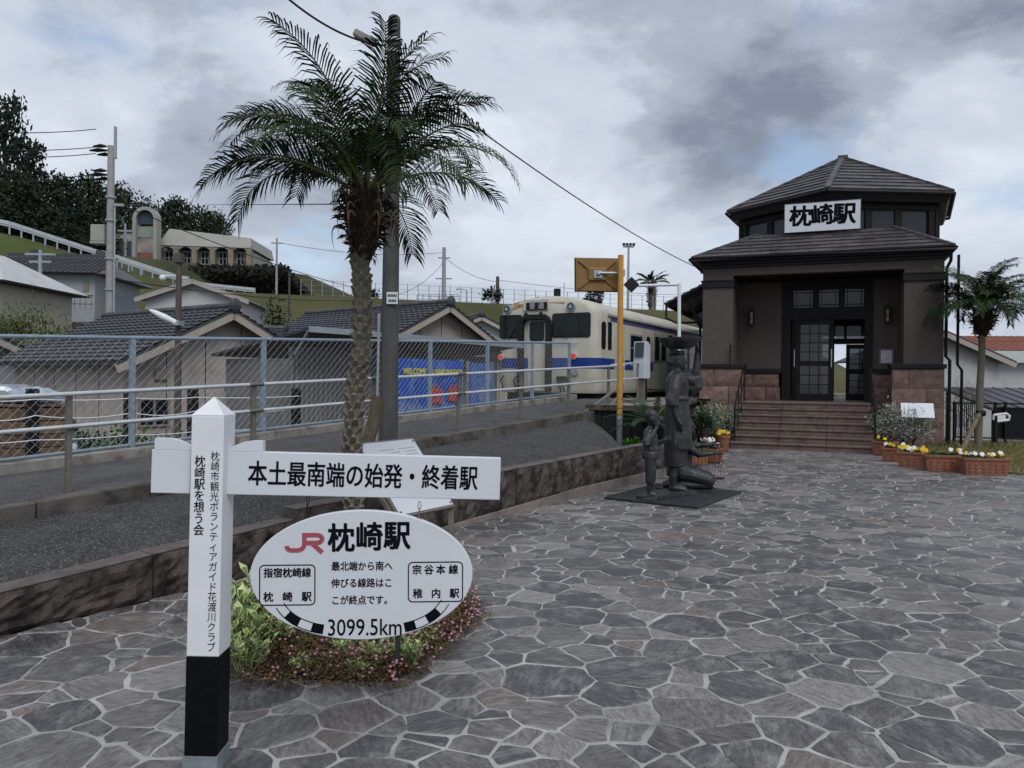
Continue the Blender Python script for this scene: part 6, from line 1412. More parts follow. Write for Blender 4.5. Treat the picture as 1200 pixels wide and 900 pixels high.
for i in range(22): b.tube([(i * .29, -.8, 5.2), (i * .29, -.8, 5.95)], .012, 4)
b.build('balcony_rail', black_metal, hb); b = MB(); b.box(5.3, 5.6, -.05, 0, 6.3, 6.8); b.build('wall_box', shutter, hb)
ha = thing('cream_house', 'cream house with a pale conical roof cut by the left edge of the picture', 'house', (*at(-22, 360, 29)[:2], GY)); b = MB()
b.box(-1.6, 1.70, -1.5, 3, 0, 5.5); b.build('wall', cream_wall, ha); b = MB(); b.hexa([(-2.1, -2.0, 5.5), (2.15, -2.0, 5.5), (2.15, 3.5, 5.5), (-2.1, 3.5, 5.5)], [(-.6, .4, 6.75), (.3, .4, 6.75), (.3, .9, 6.75), (-.6, .9, 6.75)]); b.build('roof', white_wall, ha); b = MB(); b.box(-2.12, 2.17, -2.02, 3.52, 5.44, 5.5); b.build('eaves', trim_dark, ha)
for x in (1.15,): MB().box(x, x + .22, -1.53, -1.5, 4.15, 5.0).build('window', dark_win, ha)
# block retaining wall among the houses
bw = thing('block_wall', 'dark concrete block retaining wall below the long grey hall', 'wall', (*at(20, 372, 37)[:2], GY)); b = MB(); b.box(0, 6.8, 0, .3, 0, 4.75); b.build('blocks', mat('dark_block', (.055, .052, .05), .9, .3, 2, .4, 12), bw)
bw = thing('block_wall', 'grey concrete block wall behind the beige bungalow roof, left of the tall date palm', 'wall', (*at(284, 390, 34)[:2], GY)); b = MB(); b.box(0, 2.3, 0, .25, 0, 4.05); b.build('blocks', mat('grey_block', (.10, .10, .10), .9, .25, 3, .3, 12), bw)
# right-hand houses
h = house('house', 'pale gabled house with dark roof edge directly right of the station', (14.35, 30.0), R_(1), 4.7, 2.6, 2.62, 1.0, white_wall, mat('dark_sheet_roof', (.07, .075, .085), .5), GY, tiles_=False)
h = thing('red_roof_house', 'white building with a red-brown roof at the right edge behind the smaller palm', 'house', (21.2, 36, GY), R_(-6)); b = MB(); b.box(0, 10, 0, 6, 0, 3.2); b.build('wall', white_wall, h); b = MB(); b.hexa([(-.4, -.4, 3.75), (10.4, -.4, 3.75), (10.4, 6.4, 3.75), (-.4, 6.4, 3.75)], [(-.4, 2.9, 4.6), (10.4, 2.9, 4.6), (10.4, 3.1, 4.6), (-.4, 3.1, 4.6)]); rf_ = b.build('roof', red_roof, h); b = MB(); pantiles(b, (-.4, -.4, 3.76), (1, 0, 0), (0, 3.3, .85), 10.8, 3.4, .34, .32); b.build('roof_tiles', red_roof, rf_); b = MB(); b.box(-.5, 10.5, -.5, 6.5, 3.21, 3.745); b.build('fascia', mat('pale_fascia', (.48, .52, .52), .7, .05), h)

# ------------------------------------------------------------------ sheds, banner and yard things behind the fence
corr = mat('corrugated_grey', (.165, .165, .165), .6, .1, 3, dirt=((.10, .095, .09), 2, .5, .75)); sh = thing('shed', 'grey sheet-metal shed with a dark sloping roof behind the chain-link fence and tall palm', 'shed', L(7.6, 6.0, GY), LROT); b = MB()
ln = 6.8; n = 56
for i in range(n): x0, x1 = ln * i / n, ln * (i + 1) / n; m_ = (x0 + x1) / 2; b.hexa([(x0, .62, 0), (m_, .59, 0), (m_, .66, 0), (x0, .66, 0)], [(x0, .62, 2.72), (m_, .59, 2.72), (m_, .66, 2.72), (x0, .66, 2.72)]); b.hexa([(m_, .59, 0), (x1, .62, 0), (x1, .66, 0), (m_, .66, 0)], [(m_, .59, 2.72), (x1, .62, 2.72), (x1, .66, 2.72), (m_, .66, 2.72)])
b.box(0, .05, .66, 2.6, 0, 2.5); b.build('wall', corr, sh); b = MB(); b.hexa([(-.2, -.15, 3.0), (ln, -.15, 3.0), (ln, 2.8, 2.55), (-.2, 2.8, 2.55)], [(-.2, -.15, 3.05), (ln, -.15, 3.05), (ln, 2.8, 2.60), (-.2, 2.8, 2.60)]); b.build('roof', mat('shed_roof_dark', (.045, .05, .055), .5), sh)
b = MB(); b.box(-.22, ln + .02, -.19, -.155, 2.96, 3.07); b.build('roof_edge', galv, sh); b = MB(); b.bar((-.18, .25, 2.55), (-.18, -.12, 3.0), .05, .05); b.bar((-.18, .55, 0), (-.18, .55, 2.45), .06, .06); b.build('strut', corr, sh)
def banner(name, label, u0, u1, w, v0, v1, col):
    s0, z1 = onw(u0, v0, w); s1, _ = onw(u1, v0, w); _, z0_ = onw((u0 + u1) / 2, v1, w); t = thing(name, label, 'banner', L(s0, w, GY), LROT); ww = s1 - s0
    b = MB(); n = 16
    b.v = [(ww * i / n, .02 * math.sin(i * 1.3), z - GY) for z in (z0_, z1 - .0) for i in range(n + 1)] + [(ww * i / n, .02 * math.sin(i * 1.3) + .012, z - GY) for z in (z0_, z1) for i in range(n + 1)]
    k = 2 * (n + 1)
    for i in range(n): b.f += [(i, i + 1, n + 2 + i, n + 1 + i), (k + i + 1, k + i, k + n + 1 + i, k + n + 2 + i), (n + 1 + i, n + 2 + i, k + n + 2 + i, k + n + 1 + i), (i + 1, i, k + i, k + i + 1)]
    sh_ = b.build('sheet', col, t); b = MB()
    for x in (0, ww): b.box(x - .03, x + .03, .03, .09, 0, z1 - GY + .03)
    b.build('frame', galv, t); return t, sh_, ww, z0_ - GY, z1 - GY
ban_m = mat('banner_blue', (.022, .075, .34), .6, .2, 1.1, dirt=((.22, .30, .48), 1.7, .50, .66)); ban_y = mat('banner_yellow', (.52, .46, .06), .6); ban_r = mat('banner_red', (.42, .06, .05), .6)
t, sh_, ww, za, zb = banner('welcome_banner', 'large blue welcome banner with yellow words and red characters behind the chain-link fence', 455, 543, 5.2, 419, 492, ban_m)
letters('WELCOME TO MAKURAZAKI', .165, ban_y, sh_, front(ww * .56, -.04, zb - .26), extrude=.004, sx=.86, bold=.006)
for i, c in enumerate('枕崎'): letters(c, .40, ban_r, sh_, front(ww * .60 + i * .58, -.04, zb - .75), extrude=.004, bold=.016)
letters('MAKURAZAKI', .12, ban_y, sh_, front(ww * .30, -.04, za + .35), extrude=.004) if False else None
banner('blue_banner', 'smaller pale blue banner between the welcome banner and the train', 551, 579, 5.2, 425, 478, mat('banner_pale', (.06, .12, .34), .6, .2, 2, dirt=((.25, .28, .36), 3, .5, .7)))
yf = thing('yard_fence', 'black posts joined by white ropes in the yard behind the chain-link fence at left', 'fence', L(0, 5.1, GY), LROT)
yps = [onw(u, 470, 5.1)[0] for u in (-40, 38, 152, 226, 347)]
for s in yps: MB().box(s - .06, s + .06, -.06, .06, 0, 1.95).build('post', black_metal, yf, bevel=.01)
b = MB()
for a, c in zip(yps, yps[1:]):
    for z, sg in ((1.82, .02), (1.62, .05), (1.32, .015), (1.0, .03), (.75, .02)): b.tube([(a + (c - a) * k / 8, -.07, z - sg * 4 * (k / 8) * (1 - k / 8)) for k in range(9)], .008, 5)
b.build('rope', white_paint, yf)
# parked van, crates, bundle, hedge plants
vn = thing('parked_van', 'silver parked van with rounded roof half hidden behind the fence at the left edge', 'van', (*at(-34, 470, 13.4)[:2], GY), R_(20)); b = MB()
prof_v = [(-1.7, .35), (1.62, .35), (1.7, .8), (1.55, 1.15), (1.05, 1.75), (.7, 1.95), (-1.4, 1.98), (-1.66, 1.8), (-1.7, 1.0)]
b.prism(prof_v, -.72, .72, 'xz'); vb = b.build('body', mat('van_silver', (.36, .39, .42), .3, .03, 2, metal=.4), vn, bevel=.09)
b = MB(); b.prism([(1.50, 1.18), (1.08, 1.70), (.55, 1.74), (.55, 1.18)], -.735, -.725, 'xz').prism([(.45, 1.18), (.45, 1.74), (-.5, 1.76), (-.5, 1.18)], -.735, -.725, 'xz').prism([(-.6, 1.18), (-.6, 1.76), (-1.4, 1.74), (-1.5, 1.18)], -.735, -.725, 'xz'); b.build('side_window', dark_win, vn)
b = MB(); b.add([(1.60, -.62, 1.16), (1.60, .62, 1.16), (1.13, .56, 1.72), (1.13, -.56, 1.72)], [(0,1,2,3)]); b.build('windscreen', dark_win, vn)
for x in (-1.1, 1.1):
    for y in (-.68, .68): wh = MB().tube([(x, y - .09, .3), (x, y + .09, .3)], .3, 18).build('wheel', under, vn, smooth=True); MB().tube([(x, y - .1, .3), (x, y + .1, .3)], .17, 14).build('rim', galv, wh, smooth=True)
for y in (-.55, .55): MB().ball((1.68, y, .85), (.06, .14, .09), 10, 6).build('headlight', white_paint, vn, smooth=True)
crate_m = mat('crate_wood', (.13, .085, .055), .85, .25, 4, .3, 30, island=.2)
ct = thing('wooden_crate', 'tall brown wooden crate behind the fence at left, under a white bundle', 'crate', (*at(38, 480, 13.0)[:2], GY), LROT); b = MB()
for i in range(7): b.box(-.45, .45, -.36, -.33, .05 + i * .22, .25 + i * .22); b.box(-.45, -.42, -.33, .33, .05 + i * .22, .25 + i * .22); b.box(.42, .45, -.33, .33, .05 + i * .22, .25 + i * .22); b.box(-.45, .45, .33, .36, .05 + i * .22, .25 + i * .22)
for sx in (-1, 1):
    for sy in (-1, 1): b.box(sx * .40 - .03, sx * .40 + .03, sy * .31 - .03, sy * .31 + .03, 0, 1.6)
b.build('slats', crate_m, ct); b = MB(); b.box(-.46, .46, -.37, .37, 1.6, 1.63); b.build('lid', crate_m, ct)
bn = MB(); bn.ball((0, 0, .14), (.42, .25, .15), 16, 10); bn.ball((.25, .05, .12), (.25, .2, .12), 12, 8); bn.v = [(x + .02 * math.sin(y * 31), y, max(0, z + .02 * math.sin(x * 27 + y * 13))) for x, y, z in bn.v]; bo = bn.build('tarp_bundle', mat('tarp', (.30, .36, .43), .5, .3, 4), smooth=True); bo.location = ct.location + Vector((0, 0, 1.635)); tag(bo, 'white and blue tarpaulin bundle lying on the wooden crate behind the fence', 'bundle')
hedge_m = mat('hedge_leaf', (.035, .085, .022), .6, .3, 6, island=.4); lime_m = mat('lime_leaf', (.085, .115, .025), .7, .3, 6, island=.35)
bush('shrub', 'dark green garden shrub behind the chain-link fence left of the beige bungalow wall', (*at(122, 512, 14.2)[:2], GY), 41, 1500, .75, .5, 1.05, .09, .045, hedge_m)
bush('shrub', 'low green hedge plant behind the fence at the foot of the beige bungalow', (*at(182, 512, 16)[:2], GY), 42, 1500, 1.0, .4, .85, .09, .045, hedge_m)
bush('shrub', 'big yellow-green willowy bush behind the tiled roof at the far left', (*at(45, 400, 27.5)[:2], GY), 43, 9500, 2.3, 1.2, 3.9, .20, .045, lime_m)
bush('shrub', 'clipped dark cloud-pruned tree beside the grey block wall below the levee', (*at(321, 385, 38)[:2], GY), 44, 1800, .75, .6, 5.6, .16, .10, mat('pruned_leaf', (.012, .024, .014), .6, .3, island=.3))

# ------------------------------------------------------------------ levee, hillside, road rail
TOPL = [(-140, 22, 30), (-90, 36, 19), (-60, 44, 14.2), (-33, 50, 10.9), (-29.4, 54, 9.75), (-25.5, 58, 8.5), (-20.6, 58.4, 8.08), (-2, 63.8, 8.03), (16.3, 69, 8.0), (22, 70.7, 7.6), (34, 74, 2.2), (60, 82, .6), (170, 114, .3), (400, 160, .3)]
def ridge_pt(x):
    for a, b_ in zip(TOPL, TOPL[1:]):
        if a[0] <= x <= b_[0]: f = (x - a[0]) / (b_[0] - a[0]); return [a[i] + (b_[i] - a[i]) * f for i in range(3)]
xs = [-140 + 2.5 * i for i in range(217)]
rr = random.Random(2); gm, um = MB(), MB(); A_ = []
def hmap(x, yoff):
    X, Y, Z = ridge_pt(min(x, 399)); left = max(0, min(1, (-14.5 - x) / 6.0)); far = max(0, (-20 - x))
    if yoff <= 0: f = 1 + yoff / 15; return max(-.6, -.6 + (Z + .6) * (f ** .9 if f > 0 else 0))
    if yoff <= 5: return Z
    up_ = 12.0 + max(0, -38 - x) * .12
    up_ = max(up_, Z)
    k = max(0, min(1, (-41 - x) / 4)) if yoff < 13 else 1
    if yoff <= 16: return Z + (up_ - Z) * left * k * min(1, (yoff - 5) / 8)
    return Z + (up_ - Z) * left + (yoff - 16) * .02 * left
ys1 = [-15, -12, -9, -6, -3, -1, 0]; ys2 = [0, 2.5, 5, 8, 11, 12.9, 16, 30, 60, 120]
for mb, ys in ((gm, ys1), (um, ys2)):
    for x in xs:
        X, Y, Z = ridge_pt(min(x, 399))
        for yo_ in ys: mb.v.append((x, Y + yo_, hmap(x, yo_) + (rr.uniform(-.06, .06) if yo_ not in (0, -15) else 0)))
    m_ = len(ys)
    for i in range(len(xs) - 1):
        for j in range(m_ - 1): a = i * m_ + j; mb.f.append((a, a + m_, a + m_ + 1, a + 1))
struct(gm.build('grass_slope', levee_grass, smooth=True)); struct(um.build('hillside', mat('hill_ground', (.05, .055, .03), .95, .3, .3), smooth=True))
def on_levee(u, yoff=0.0):
    lo, hi = 5, 200
    for _ in range(50):
        m_ = (lo + hi) / 2; q = at(u, 400, m_); Y = ridge_pt(q.x)[1] + yoff
        if m_ < Y: lo = m_
        else: hi = m_
    q = at(u, 400, lo); return Vector((q.x, lo, hmap(q.x, yoff)))
# mown brighter slope under the guard rail on the left
lg = MB(); pts_u = [-60 + 10 * i for i in range(28)]; rows_ = [-12, -9, -6, -3, -.4]
for u in pts_u:
    for yo_ in rows_: q = on_levee(u, yo_); lg.v.append((q.x, q.y, q.z + .12))
for i in range(len(pts_u) - 1):
    for j in range(4): a = i * 5 + j; lg.f.append((a, a + 5, a + 6, a + 1))
struct(lg.build('mown_slope', lawn_grass, smooth=True))
def guard_rail(name, label, us, yoff):
    P = [on_levee(u, yoff) for u in us]; t = thing(name, label, 'guard rail', P[0]); b = MB()
    for a, c in zip(P, P[1:]):
        b.bar(a + Vector((0, 0, .68)) - P[0], c + Vector((0, 0, .68)) - P[0], .06, .36); b.bar(a + Vector((.0, -.04, .68)) - P[0], c + Vector((0, -.04, .68)) - P[0], .06, .10)
    b.build('rail', mat('rail_white', (.42, .44, .46), .5, .05) if 'rail_white' not in MATS else MATS['rail_white'], t); b = MB()
    for q in P: MB().tube([q - P[0], q - P[0] + Vector((0, 0, .85))], .06, 6).build('post', galv, t)
guard_rail('guard_rail', 'white guard rail running down the hillside road edge at upper left', [-60 + 14 * i for i in range(21)], -.1)
guard_rail('guard_rail', 'second white guard rail along the far side of the hillside road below the community hall', [118 + 12 * i for i in range(16)], 4.6)
lf = thing('levee_fence', 'thin wire fence along the top of the grassy levee', 'fence', on_levee(352, .8)); b, b2_ = MB(), MB(); o_ = lf.location; PP = [on_levee(352 + 12.5 * i, .8) - o_ for i in range(40)]
for a in PP: MB().tube([a, a + Vector((0, 0, 1.35))], .03, 4).build('post', galv, lf)
for a, c in zip(PP, PP[1:]):
    for dz in (1.3, .9, .5, .15): b2_.tube([a + Vector((0, 0, dz)), c + Vector((0, 0, dz))], .012, 3, caps=False)
b2_.build('wire', galv, lf)
bs_ = thing('backstop', 'curved wire baseball backstop standing on the levee behind the tiled roofs', 'backstop', on_levee(512, 8)); b, c_ = MB(), MB(); fr_ = []
for i in range(7):
    a = R_(-60 + 20 * i); r = 2.4; bx0, by0 = r * math.sin(a) * .95, r * math.cos(a) * .6; pts = [(bx0, by0, 0), (bx0, by0, 1.1), (bx0 * .97, by0 * .9, 1.35), (bx0 * .9, by0 * .6, 1.5)]; b.tube(pts, .03, 5); fr_.append(pts)
for p, q in zip(fr_, fr_[1:]):
    for k in range(1, 4): b.tube([p[k], q[k]], .025, 4)
    for k in range(8):
        z = .15 + k * .12; c_.tube([(p[0][0], p[0][1], z), (q[0][0], q[0][1], z)], .006, 3, caps=False)
b.build('frame', galv, bs_); c_.build('netting', galv, bs_); MB().box(-1.2, 1.0, -.8, .4, 0, .45).build('bench_block', concrete, bs_)

# ------------------------------------------------------------------ community hall on the hill
hallm = mat('hall_plaster', (.31, .315, .285), .85, .06, 1, dirt=((.22, .21, .18), .5, .55, .8)); HY = 86
hb0 = at(186, 313, HY); ch = thing('community_hall', 'pale community hall with arched bays on the wooded hill at upper left', 'building', (hb0.x, HY, 12.0), R_(2)); Z = lambda v: at(230, v, HY).z - 12.0; X = lambda u: at(u, 300, HY).x - hb0.x
b = MB(); b.box(X(186), X(292), .9, 9, 0, Z(292)); b.build('wall', hallm, ch)
b = MB(); nb_ = 5; x0, x1 = X(186), X(291); bwid = (x1 - x0) / nb_; 
for i in range(nb_):
    a, c = x0 + bwid * i, x0 + bwid * (i + 1); pts = [(a, Z(288)), (c, Z(288)), (c, Z(293.5))]
    for k in range(9): f = k / 8; pts.append((c - .2 - (c - a - .4) * f, Z(293.5) + (Z(289.5) - Z(293.5)) * math.sin(f * math.pi)))
    pts.append((a, Z(293.5))); b.prism(pts, -.25, .25, 'xz')
b.hexa([(x0, -.35, Z(288)), (x1 + .3, -.35, Z(290)), (x1 + .3, 9, Z(290)), (x0, 9, Z(288))], [(x0 + .9, .6, Z(267)), (x1, .3, Z(277)), (x1, 9, Z(277)), (x0 + .9, 9, Z(267))]); b.build('roof_fascia', hallm, ch)
for i in range(nb_ + 1): x = x0 + bwid * i; MB().box(x - .28, x + .28, -.3, .3, 0, Z(288.2)).build('pillar', mat('hall_pillar', (.23, .195, .15), .85, .15, 2) if 'hall_pillar' not in MATS else MATS['hall_pillar'], ch)
for i in range(nb_):
    a = x0 + bwid * i + .4; c = x0 + bwid * (i + 1) - .4; f = MB(); z0_, z1_ = Z(308), Z(294)
    for k in range(4): q = a + (c - a) * k / 3; f.box(q - .04, q + .04, .82, .9, z0_, z1_)
    for z in (z0_, (z0_ + z1_) / 2, z1_): f.box(a, c, .83, .89, z - .04, z + .04)
    fo = f.build('window', white_wall, ch); MB().box(a, c, .86, .87, z0_, z1_).build('pane', dark_win, fo)
b = MB(); b.box(X(110), X(157), 1.5, 9, 0, Z(270)); b.box(X(110) - .2, X(157), 1.3, 9, Z(270), Z(268)); b.build('side_wing', hallm, ch)
for u in (118, 130, 142): MB().box(X(u), X(u + 9), 1.45, 1.5, Z(299), Z(281)).build('wing_window', dark_win, ch)
b = MB()
for i, u in enumerate((208, 213, 218.5, 224, 229, 234, 239.5)): q = (X(u)); zz = Z(277) - .0; b.box(q, q + .34, -.42 + .35, -.02, zz - .2 - .02 * i, zz + .2 - .02 * i)
b.build('roof_lettering', ink, ch) if False else None
tw0 = at(171.5, 313, HY - 2); at_ = thing('arch_tower', 'tall white arched mural panel standing in front of the community hall', 'monument', (tw0.x, HY - 2, 13.6)); hw = 14.2 * (HY - 2) / 900; ztop = at(171, 243, HY - 2).z - 13.6; zs = ztop - hw
arc = lambda r, n=16: [(r * math.cos(math.pi * k / n), zs + r * math.sin(math.pi * k / n)) for k in range(n + 1)]
b = MB(); o1, o2 = [(hw, 0)] + arc(hw) + [(-hw, 0)], [(hw - .38, 0)] + arc(hw - .38) + [(-hw + .38, 0)]
for i in range(len(o1) - 1): b.hexa([(o1[i][0], -.5, o1[i][1]), (o1[i+1][0], -.5, o1[i+1][1]), (o2[i+1][0], -.5, o2[i+1][1]), (o2[i][0], -.5, o2[i][1])], [(o1[i][0], .6, o1[i][1]), (o1[i+1][0], .6, o1[i+1][1]), (o2[i+1][0], .6, o2[i+1][1]), (o2[i][0], .6, o2[i][1])])
b.build('arch_frame', hallm, at_)
for nm, z0_, z1_, m_ in (('mural_sky', .72, 1.0, mat('mural_dark', (.045, .065, .09), .7)), ('mural_sea', .50, .72, mat('mural_teal', (.16, .25, .22), .7, .3, 1.2, col2=(.30, .30, .24))), ('mural_figure', .24, .50, mat('mural_mixed', (.10, .12, .16), .7, .3, .9, col2=(.42, .34, .28))), ('mural_base', .10, .24, mat('mural_red', (.22, .085, .055), .7, .3, 1.5)), ('base_panel', 0, .10, hallm)):
    r = hw - .38; pts = []
    lo, hi = z0_ * ztop, z1_ * (ztop - .38)
    for z in [lo + (hi - lo) * k / 8 for k in range(9)]: pts.append((r if z <= zs else math.sqrt(max(0, r * r - (z - zs) ** 2)), z))
    poly = pts + [(-x, z) for x, z in reversed(pts)]; poly = [p for i, p in enumerate(poly) if i == 0 or p != poly[i-1]]
    MB().prism(poly, -.1, .1, 'xz').build(nm, m_, at_)

# ------------------------------------------------------------------ trees on the hill
tree_m = mat('tree_leaf', (.014, .026, .012), .7, .3, .5, island=.45, col2=(.030, .042, .018)); pine_m = mat('pine_leaf', (.008, .018, .010), .7, .3, .5, island=.4, col2=(.018, .032, .016)); bark = mat('bark', (.035, .028, .022), .95, .3)
def tree_mesh(seed, h, r, kind):
    rr = random.Random(seed); lf, tk = MB(), MB(); cl = []
    tk.tube([(0, 0, -1.5), (.1, 0, h * .35), (0, .1, h * .7), (.05, 0, h * .92)], [h * .035, h * .028, h * .016, h * .004], 7)
    n = 30 if kind == 'pine' else 44
    for i in range(n):
        f = (i + .5) / n; z = h * (.18 + .80 * f) if kind == 'pine' else h * (.28 + .66 * f); a = i * 2.399
        env = r * ((1.02 - f) ** .6 * .95 + .12) if kind == 'pine' else r * math.sin(math.pi * (.18 + .78 * f)) ** .7
        q = env * rr.uniform(.35, 1.0); c = Vector((q * math.cos(a), q * math.sin(a), z)); cl.append((c, r * rr.uniform(.22, .38)))
        tk.tube([(0, 0, z * .75), c * .6 + Vector((0, 0, z * .33)), c], [h * .010, h * .006, h * .002], 4, caps=False)
    for c, cr in cl:
        for k in range(95):
            d = Vector((rr.gauss(0, 1), rr.gauss(0, 1), rr.gauss(0, .55 if kind != 'pine' else .3))); d = d * (.62 * cr); p = c + d; s = rr.uniform(.16, .34) * (h / 11) ** .5
            u = Vector((rr.gauss(0, 1), rr.gauss(0, 1), rr.gauss(.2, .6))).normalized(); v = u.cross(Vector((rr.gauss(0, 1), rr.gauss(0, 1), rr.gauss(0, 1)))).normalized(); lf.add([p - u * s, p + v * s * .55, p + u * s, p - v * s * .55], [(0,1,2,3)])
    return lf, tk
protos = {}
def tree(name, label, loc, h, r, seed, kind='leafy', group='trees on the wooded hill'):
    key = (kind, seed % 3)
    if key not in protos:
        t = thing(name, label, 'tree', loc, 0, group); lf, tk = tree_mesh(seed, 11, 4.2, kind); lf.build('crown', pine_m if kind == 'pine' else tree_m, t, fix=False); tk.build('trunk', bark, t, fix=False); protos[key] = t
        t.scale = (r / 4.2, r / 4.2, h / 11); return t
    t = dup(protos[key], loc, seed * 1.7, label); t.scale = (r / 4.2, r / 4.2, h / 11); return t
TR_ = [(6, 118, 60, 54, 'pine', 'tall dark pine breaking the skyline at the left edge'), (-45, 150, 58, 50, 'pine', 'dark pine just outside the left edge beside the tallest pine'), (34, 168, 64, 52, 'pine', 'dark pine standing right of the tallest pine at the left edge'),
       (20, 205, 58, 62, 'leafy', 'broad dark tree in front of the tallest pine'), (68, 205, 66, 56, 'leafy', 'dark round tree left of the pole on the wooded hill'), (-20, 225, 55, 62, 'leafy', 'dark tree low at the left edge above the guard rail'), (52, 240, 60, 50, 'leafy', 'dark lower tree above the guard rail, left of the pole'),
       (104, 205, 74, 52, 'leafy', 'dark tree behind the tall grey pole on the hill'), (92, 245, 62, 44, 'pine', 'thin open pine just left of the tall grey pole above the guard rail'), (140, 218, 94, 46, 'leafy', 'dark tree between the tall grey pole and the arched mural'), (172, 236, 98, 40, 'leafy', 'dark tree right behind the arched mural'), (205, 232, 98, 50, 'leafy', 'broad dark tree behind the left part of the community hall'), (238, 246, 98, 42, 'leafy', 'dark tree behind the middle of the community hall'), (258, 251, 98, 26, 'leafy', 'small dark tree at the right end of the wood above the hall'),
       (120, 262, 76, 36, 'leafy', 'small dark tree beside the pole in front of the hall wing'), (75, 262, 57, 40, 'leafy', 'dark tree at the road edge left of the pole')]
for i, (u, vt, Y, wpx, kd, lb) in enumerate(TR_):
    q = at(u, vt, Y); Z0_ = 10.0 if Y < 70 else 12.2; h = q.z - Z0_; tree('pine_tree' if kd == 'pine' else 'hill_tree', lb, (q.x, Y, Z0_), h * 1.02, wpx * Y / 900 * .62, i + 3, kd)
# dark vegetated bank below the hall
hv = MB(); rr = random.Random(6)
for k in range(9000):
    u = rr.uniform(138, 362); f = rr.random(); Y = 70 + rr.uniform(-1.2, 1.2) + f * 3; vt = 312 if u < 335 else 312 + (u - 335) * 1.2; v = vt + (346 - vt) * f ** .8 + rr.gauss(0, 1.5)
    p = at(u, v, Y); s = rr.uniform(.16, .34); a = Vector((rr.gauss(0, 1), rr.gauss(0, 1), rr.gauss(0, 1))).normalized(); b_ = a.cross(Vector((0, 1, 0))).normalized(); hv.add([p - a * s, p + b_ * s * .6, p + a * s, p - b_ * s * .6], [(0,1,2,3)])
tag(hv.build('bank_ivy', mat('ivy', (.016, .020, .014), .8, .3, .5, island=.4, col2=(.030, .028, .024)), fix=False), 'dark ivy covering the steep bank below the community hall', 'ground cover', kind='stuff')
bkm = MB(); 
for u in range(130, 371, 10):
    vt = 314 if u < 335 else 314 + (u - 335) * 1.0
    for v, Y in ((vt, 73.4), (346, 71.2), (356, 70.5)): bkm.v.append(tuple(at(u, v, Y)))
for i in range(24):
    for j in range(2): a = i * 3 + j; bkm.f.append((a, a + 1, a + 4, a + 3))
struct(bkm.build('steep_bank', mat('bank_dark', (.03, .028, .024), .95, .3, .5, .6, 2)))
# far palm on the levee and small bushes
fpb = on_levee(764, 3.5); fpt = at(764, 331, fpb.y)
FR3 = [(i * 2.399, 72 - 62 * i / 15, 55, 1.45) for i in range(16)]
palm('canary_palm', 'distant palm with a bulging trunk top on the levee above the train', fpb, fpt, .34, .36, FR3, .32, .05, 15, skirt=(.46, 2.2), scars=False, nl=18, extra_dead=4)
for i, (u, v, s, lb) in enumerate(((577, 340, 1.5, 'small dark round tree on the levee by the distant pole left of the train'), (690, 352, 1.3, 'low dark bush on the levee right of the mirror'), (805, 350, 1.1, 'small bush on the levee left of the station canopy'), (697, 338, 1.4, 'small leafless tree on the levee behind the traffic mirror'), (428, 340, 1.8, 'dark bush on the levee right of the tall palm trunk'))):
    q = on_levee(u, 3); bush('levee_bush', lb, q, 60 + i, 420, s * .55, s * .5, max(.6, (at(u, v, q.y).z - q.z)), .32, .16, tree_m, 'bushes on the levee')

# ------------------------------------------------------------------ distant poles, lamps and wires
def pole(name, label, u, vt, Y, z0, r, m=light_concrete, arms=(), cat='utility pole'):
    q = at(u, 440, Y); t = thing(name, label, cat, (q.x, Y, z0)); h = at(u, vt, Y).z - z0; MB().tube([(0, 0, 0), (0, 0, h)], [r * 1.15, r * .8], 12).build('shaft', m, t, smooth=True)
    for (dz, ln_, th) in arms: MB().box(-ln_ / 2, ln_ / 2, -th, th, h - dz - th, h - dz + th).build('cross_arm', galv, t)
    return t, h
lp, lph = pole('utility_pole', 'tall grey concrete pole with black insulators in front of the wooded hill', 128, 171, 30, GY, .155)
b = MB(); ins = MB()
b.box(.12, .2, -.05, .05, lph - .45, lph + .75); b.box(.1, .22, -.04, .04, lph - .5, lph - .4)
for dz, n in ((.05, 3), (1.0, 3)):
    for k in range(n):
        ins = MB(); x = -.15 - .22 * (k % 2); z = lph - dz - .12 * k; ins.tube([(-.12, -.1 + .15 * k, z), (x - .2, -.1 + .15 * k, z + .02), (x - .5, -.1 + .15 * k, z)], [.03, .085, .03], 8); ins.build('insulator', black_metal, lp)
b.build('pole_top_bracket', galv, lp)
b = MB(); 
for dz in (2.0, 2.9, 4.4, 5.6): b.tube([(0, 0, lph - dz - .04), (0, 0, lph - dz + .04)], .19, 12)
b.box(.1, .5, -.05, .05, lph - 2.35, lph - 2.25); b.build('band', galv, lp); MB().box(-.68, -.16, -.2, .2, lph - 3.75, lph - 3.1).box(-.70, -.14, -.22, .22, lph - 3.85, lph - 3.76).build('transformer_box', hallm, lp, bevel=.02); MB().tube([(.2, -.08, lph - 2.4), (.2, -.08, .5)], .035, 6).build('conduit', galv, lp)
P_ = lambda dz, dx=-.6: Vector((lp.location.x + dx, 30, GY + lph - dz))
for i, (dz, v0, lb) in enumerate(((-.65, 152, 'highest thin wire running left from the tall grey pole'), (.05, 172, 'wire running left from the upper insulators of the tall grey pole'), (.3, 181, 'second wire running left from the upper insulators of the tall grey pole'), (1.1, 212, 'wire running left from the lower insulators of the tall grey pole'))):
    cable_run('overhead_wire', lb, P_(dz), at(-60, v0, 24), .12, .016, 14, 'wire', 'wires of the tall grey pole')
cable_run('overhead_wire', 'long wire falling right from the tall grey pole past the community hall', P_(2.3, .4), at(430, 340, 62), .35, .022, 14, 'wire', 'wires of the tall grey pole')
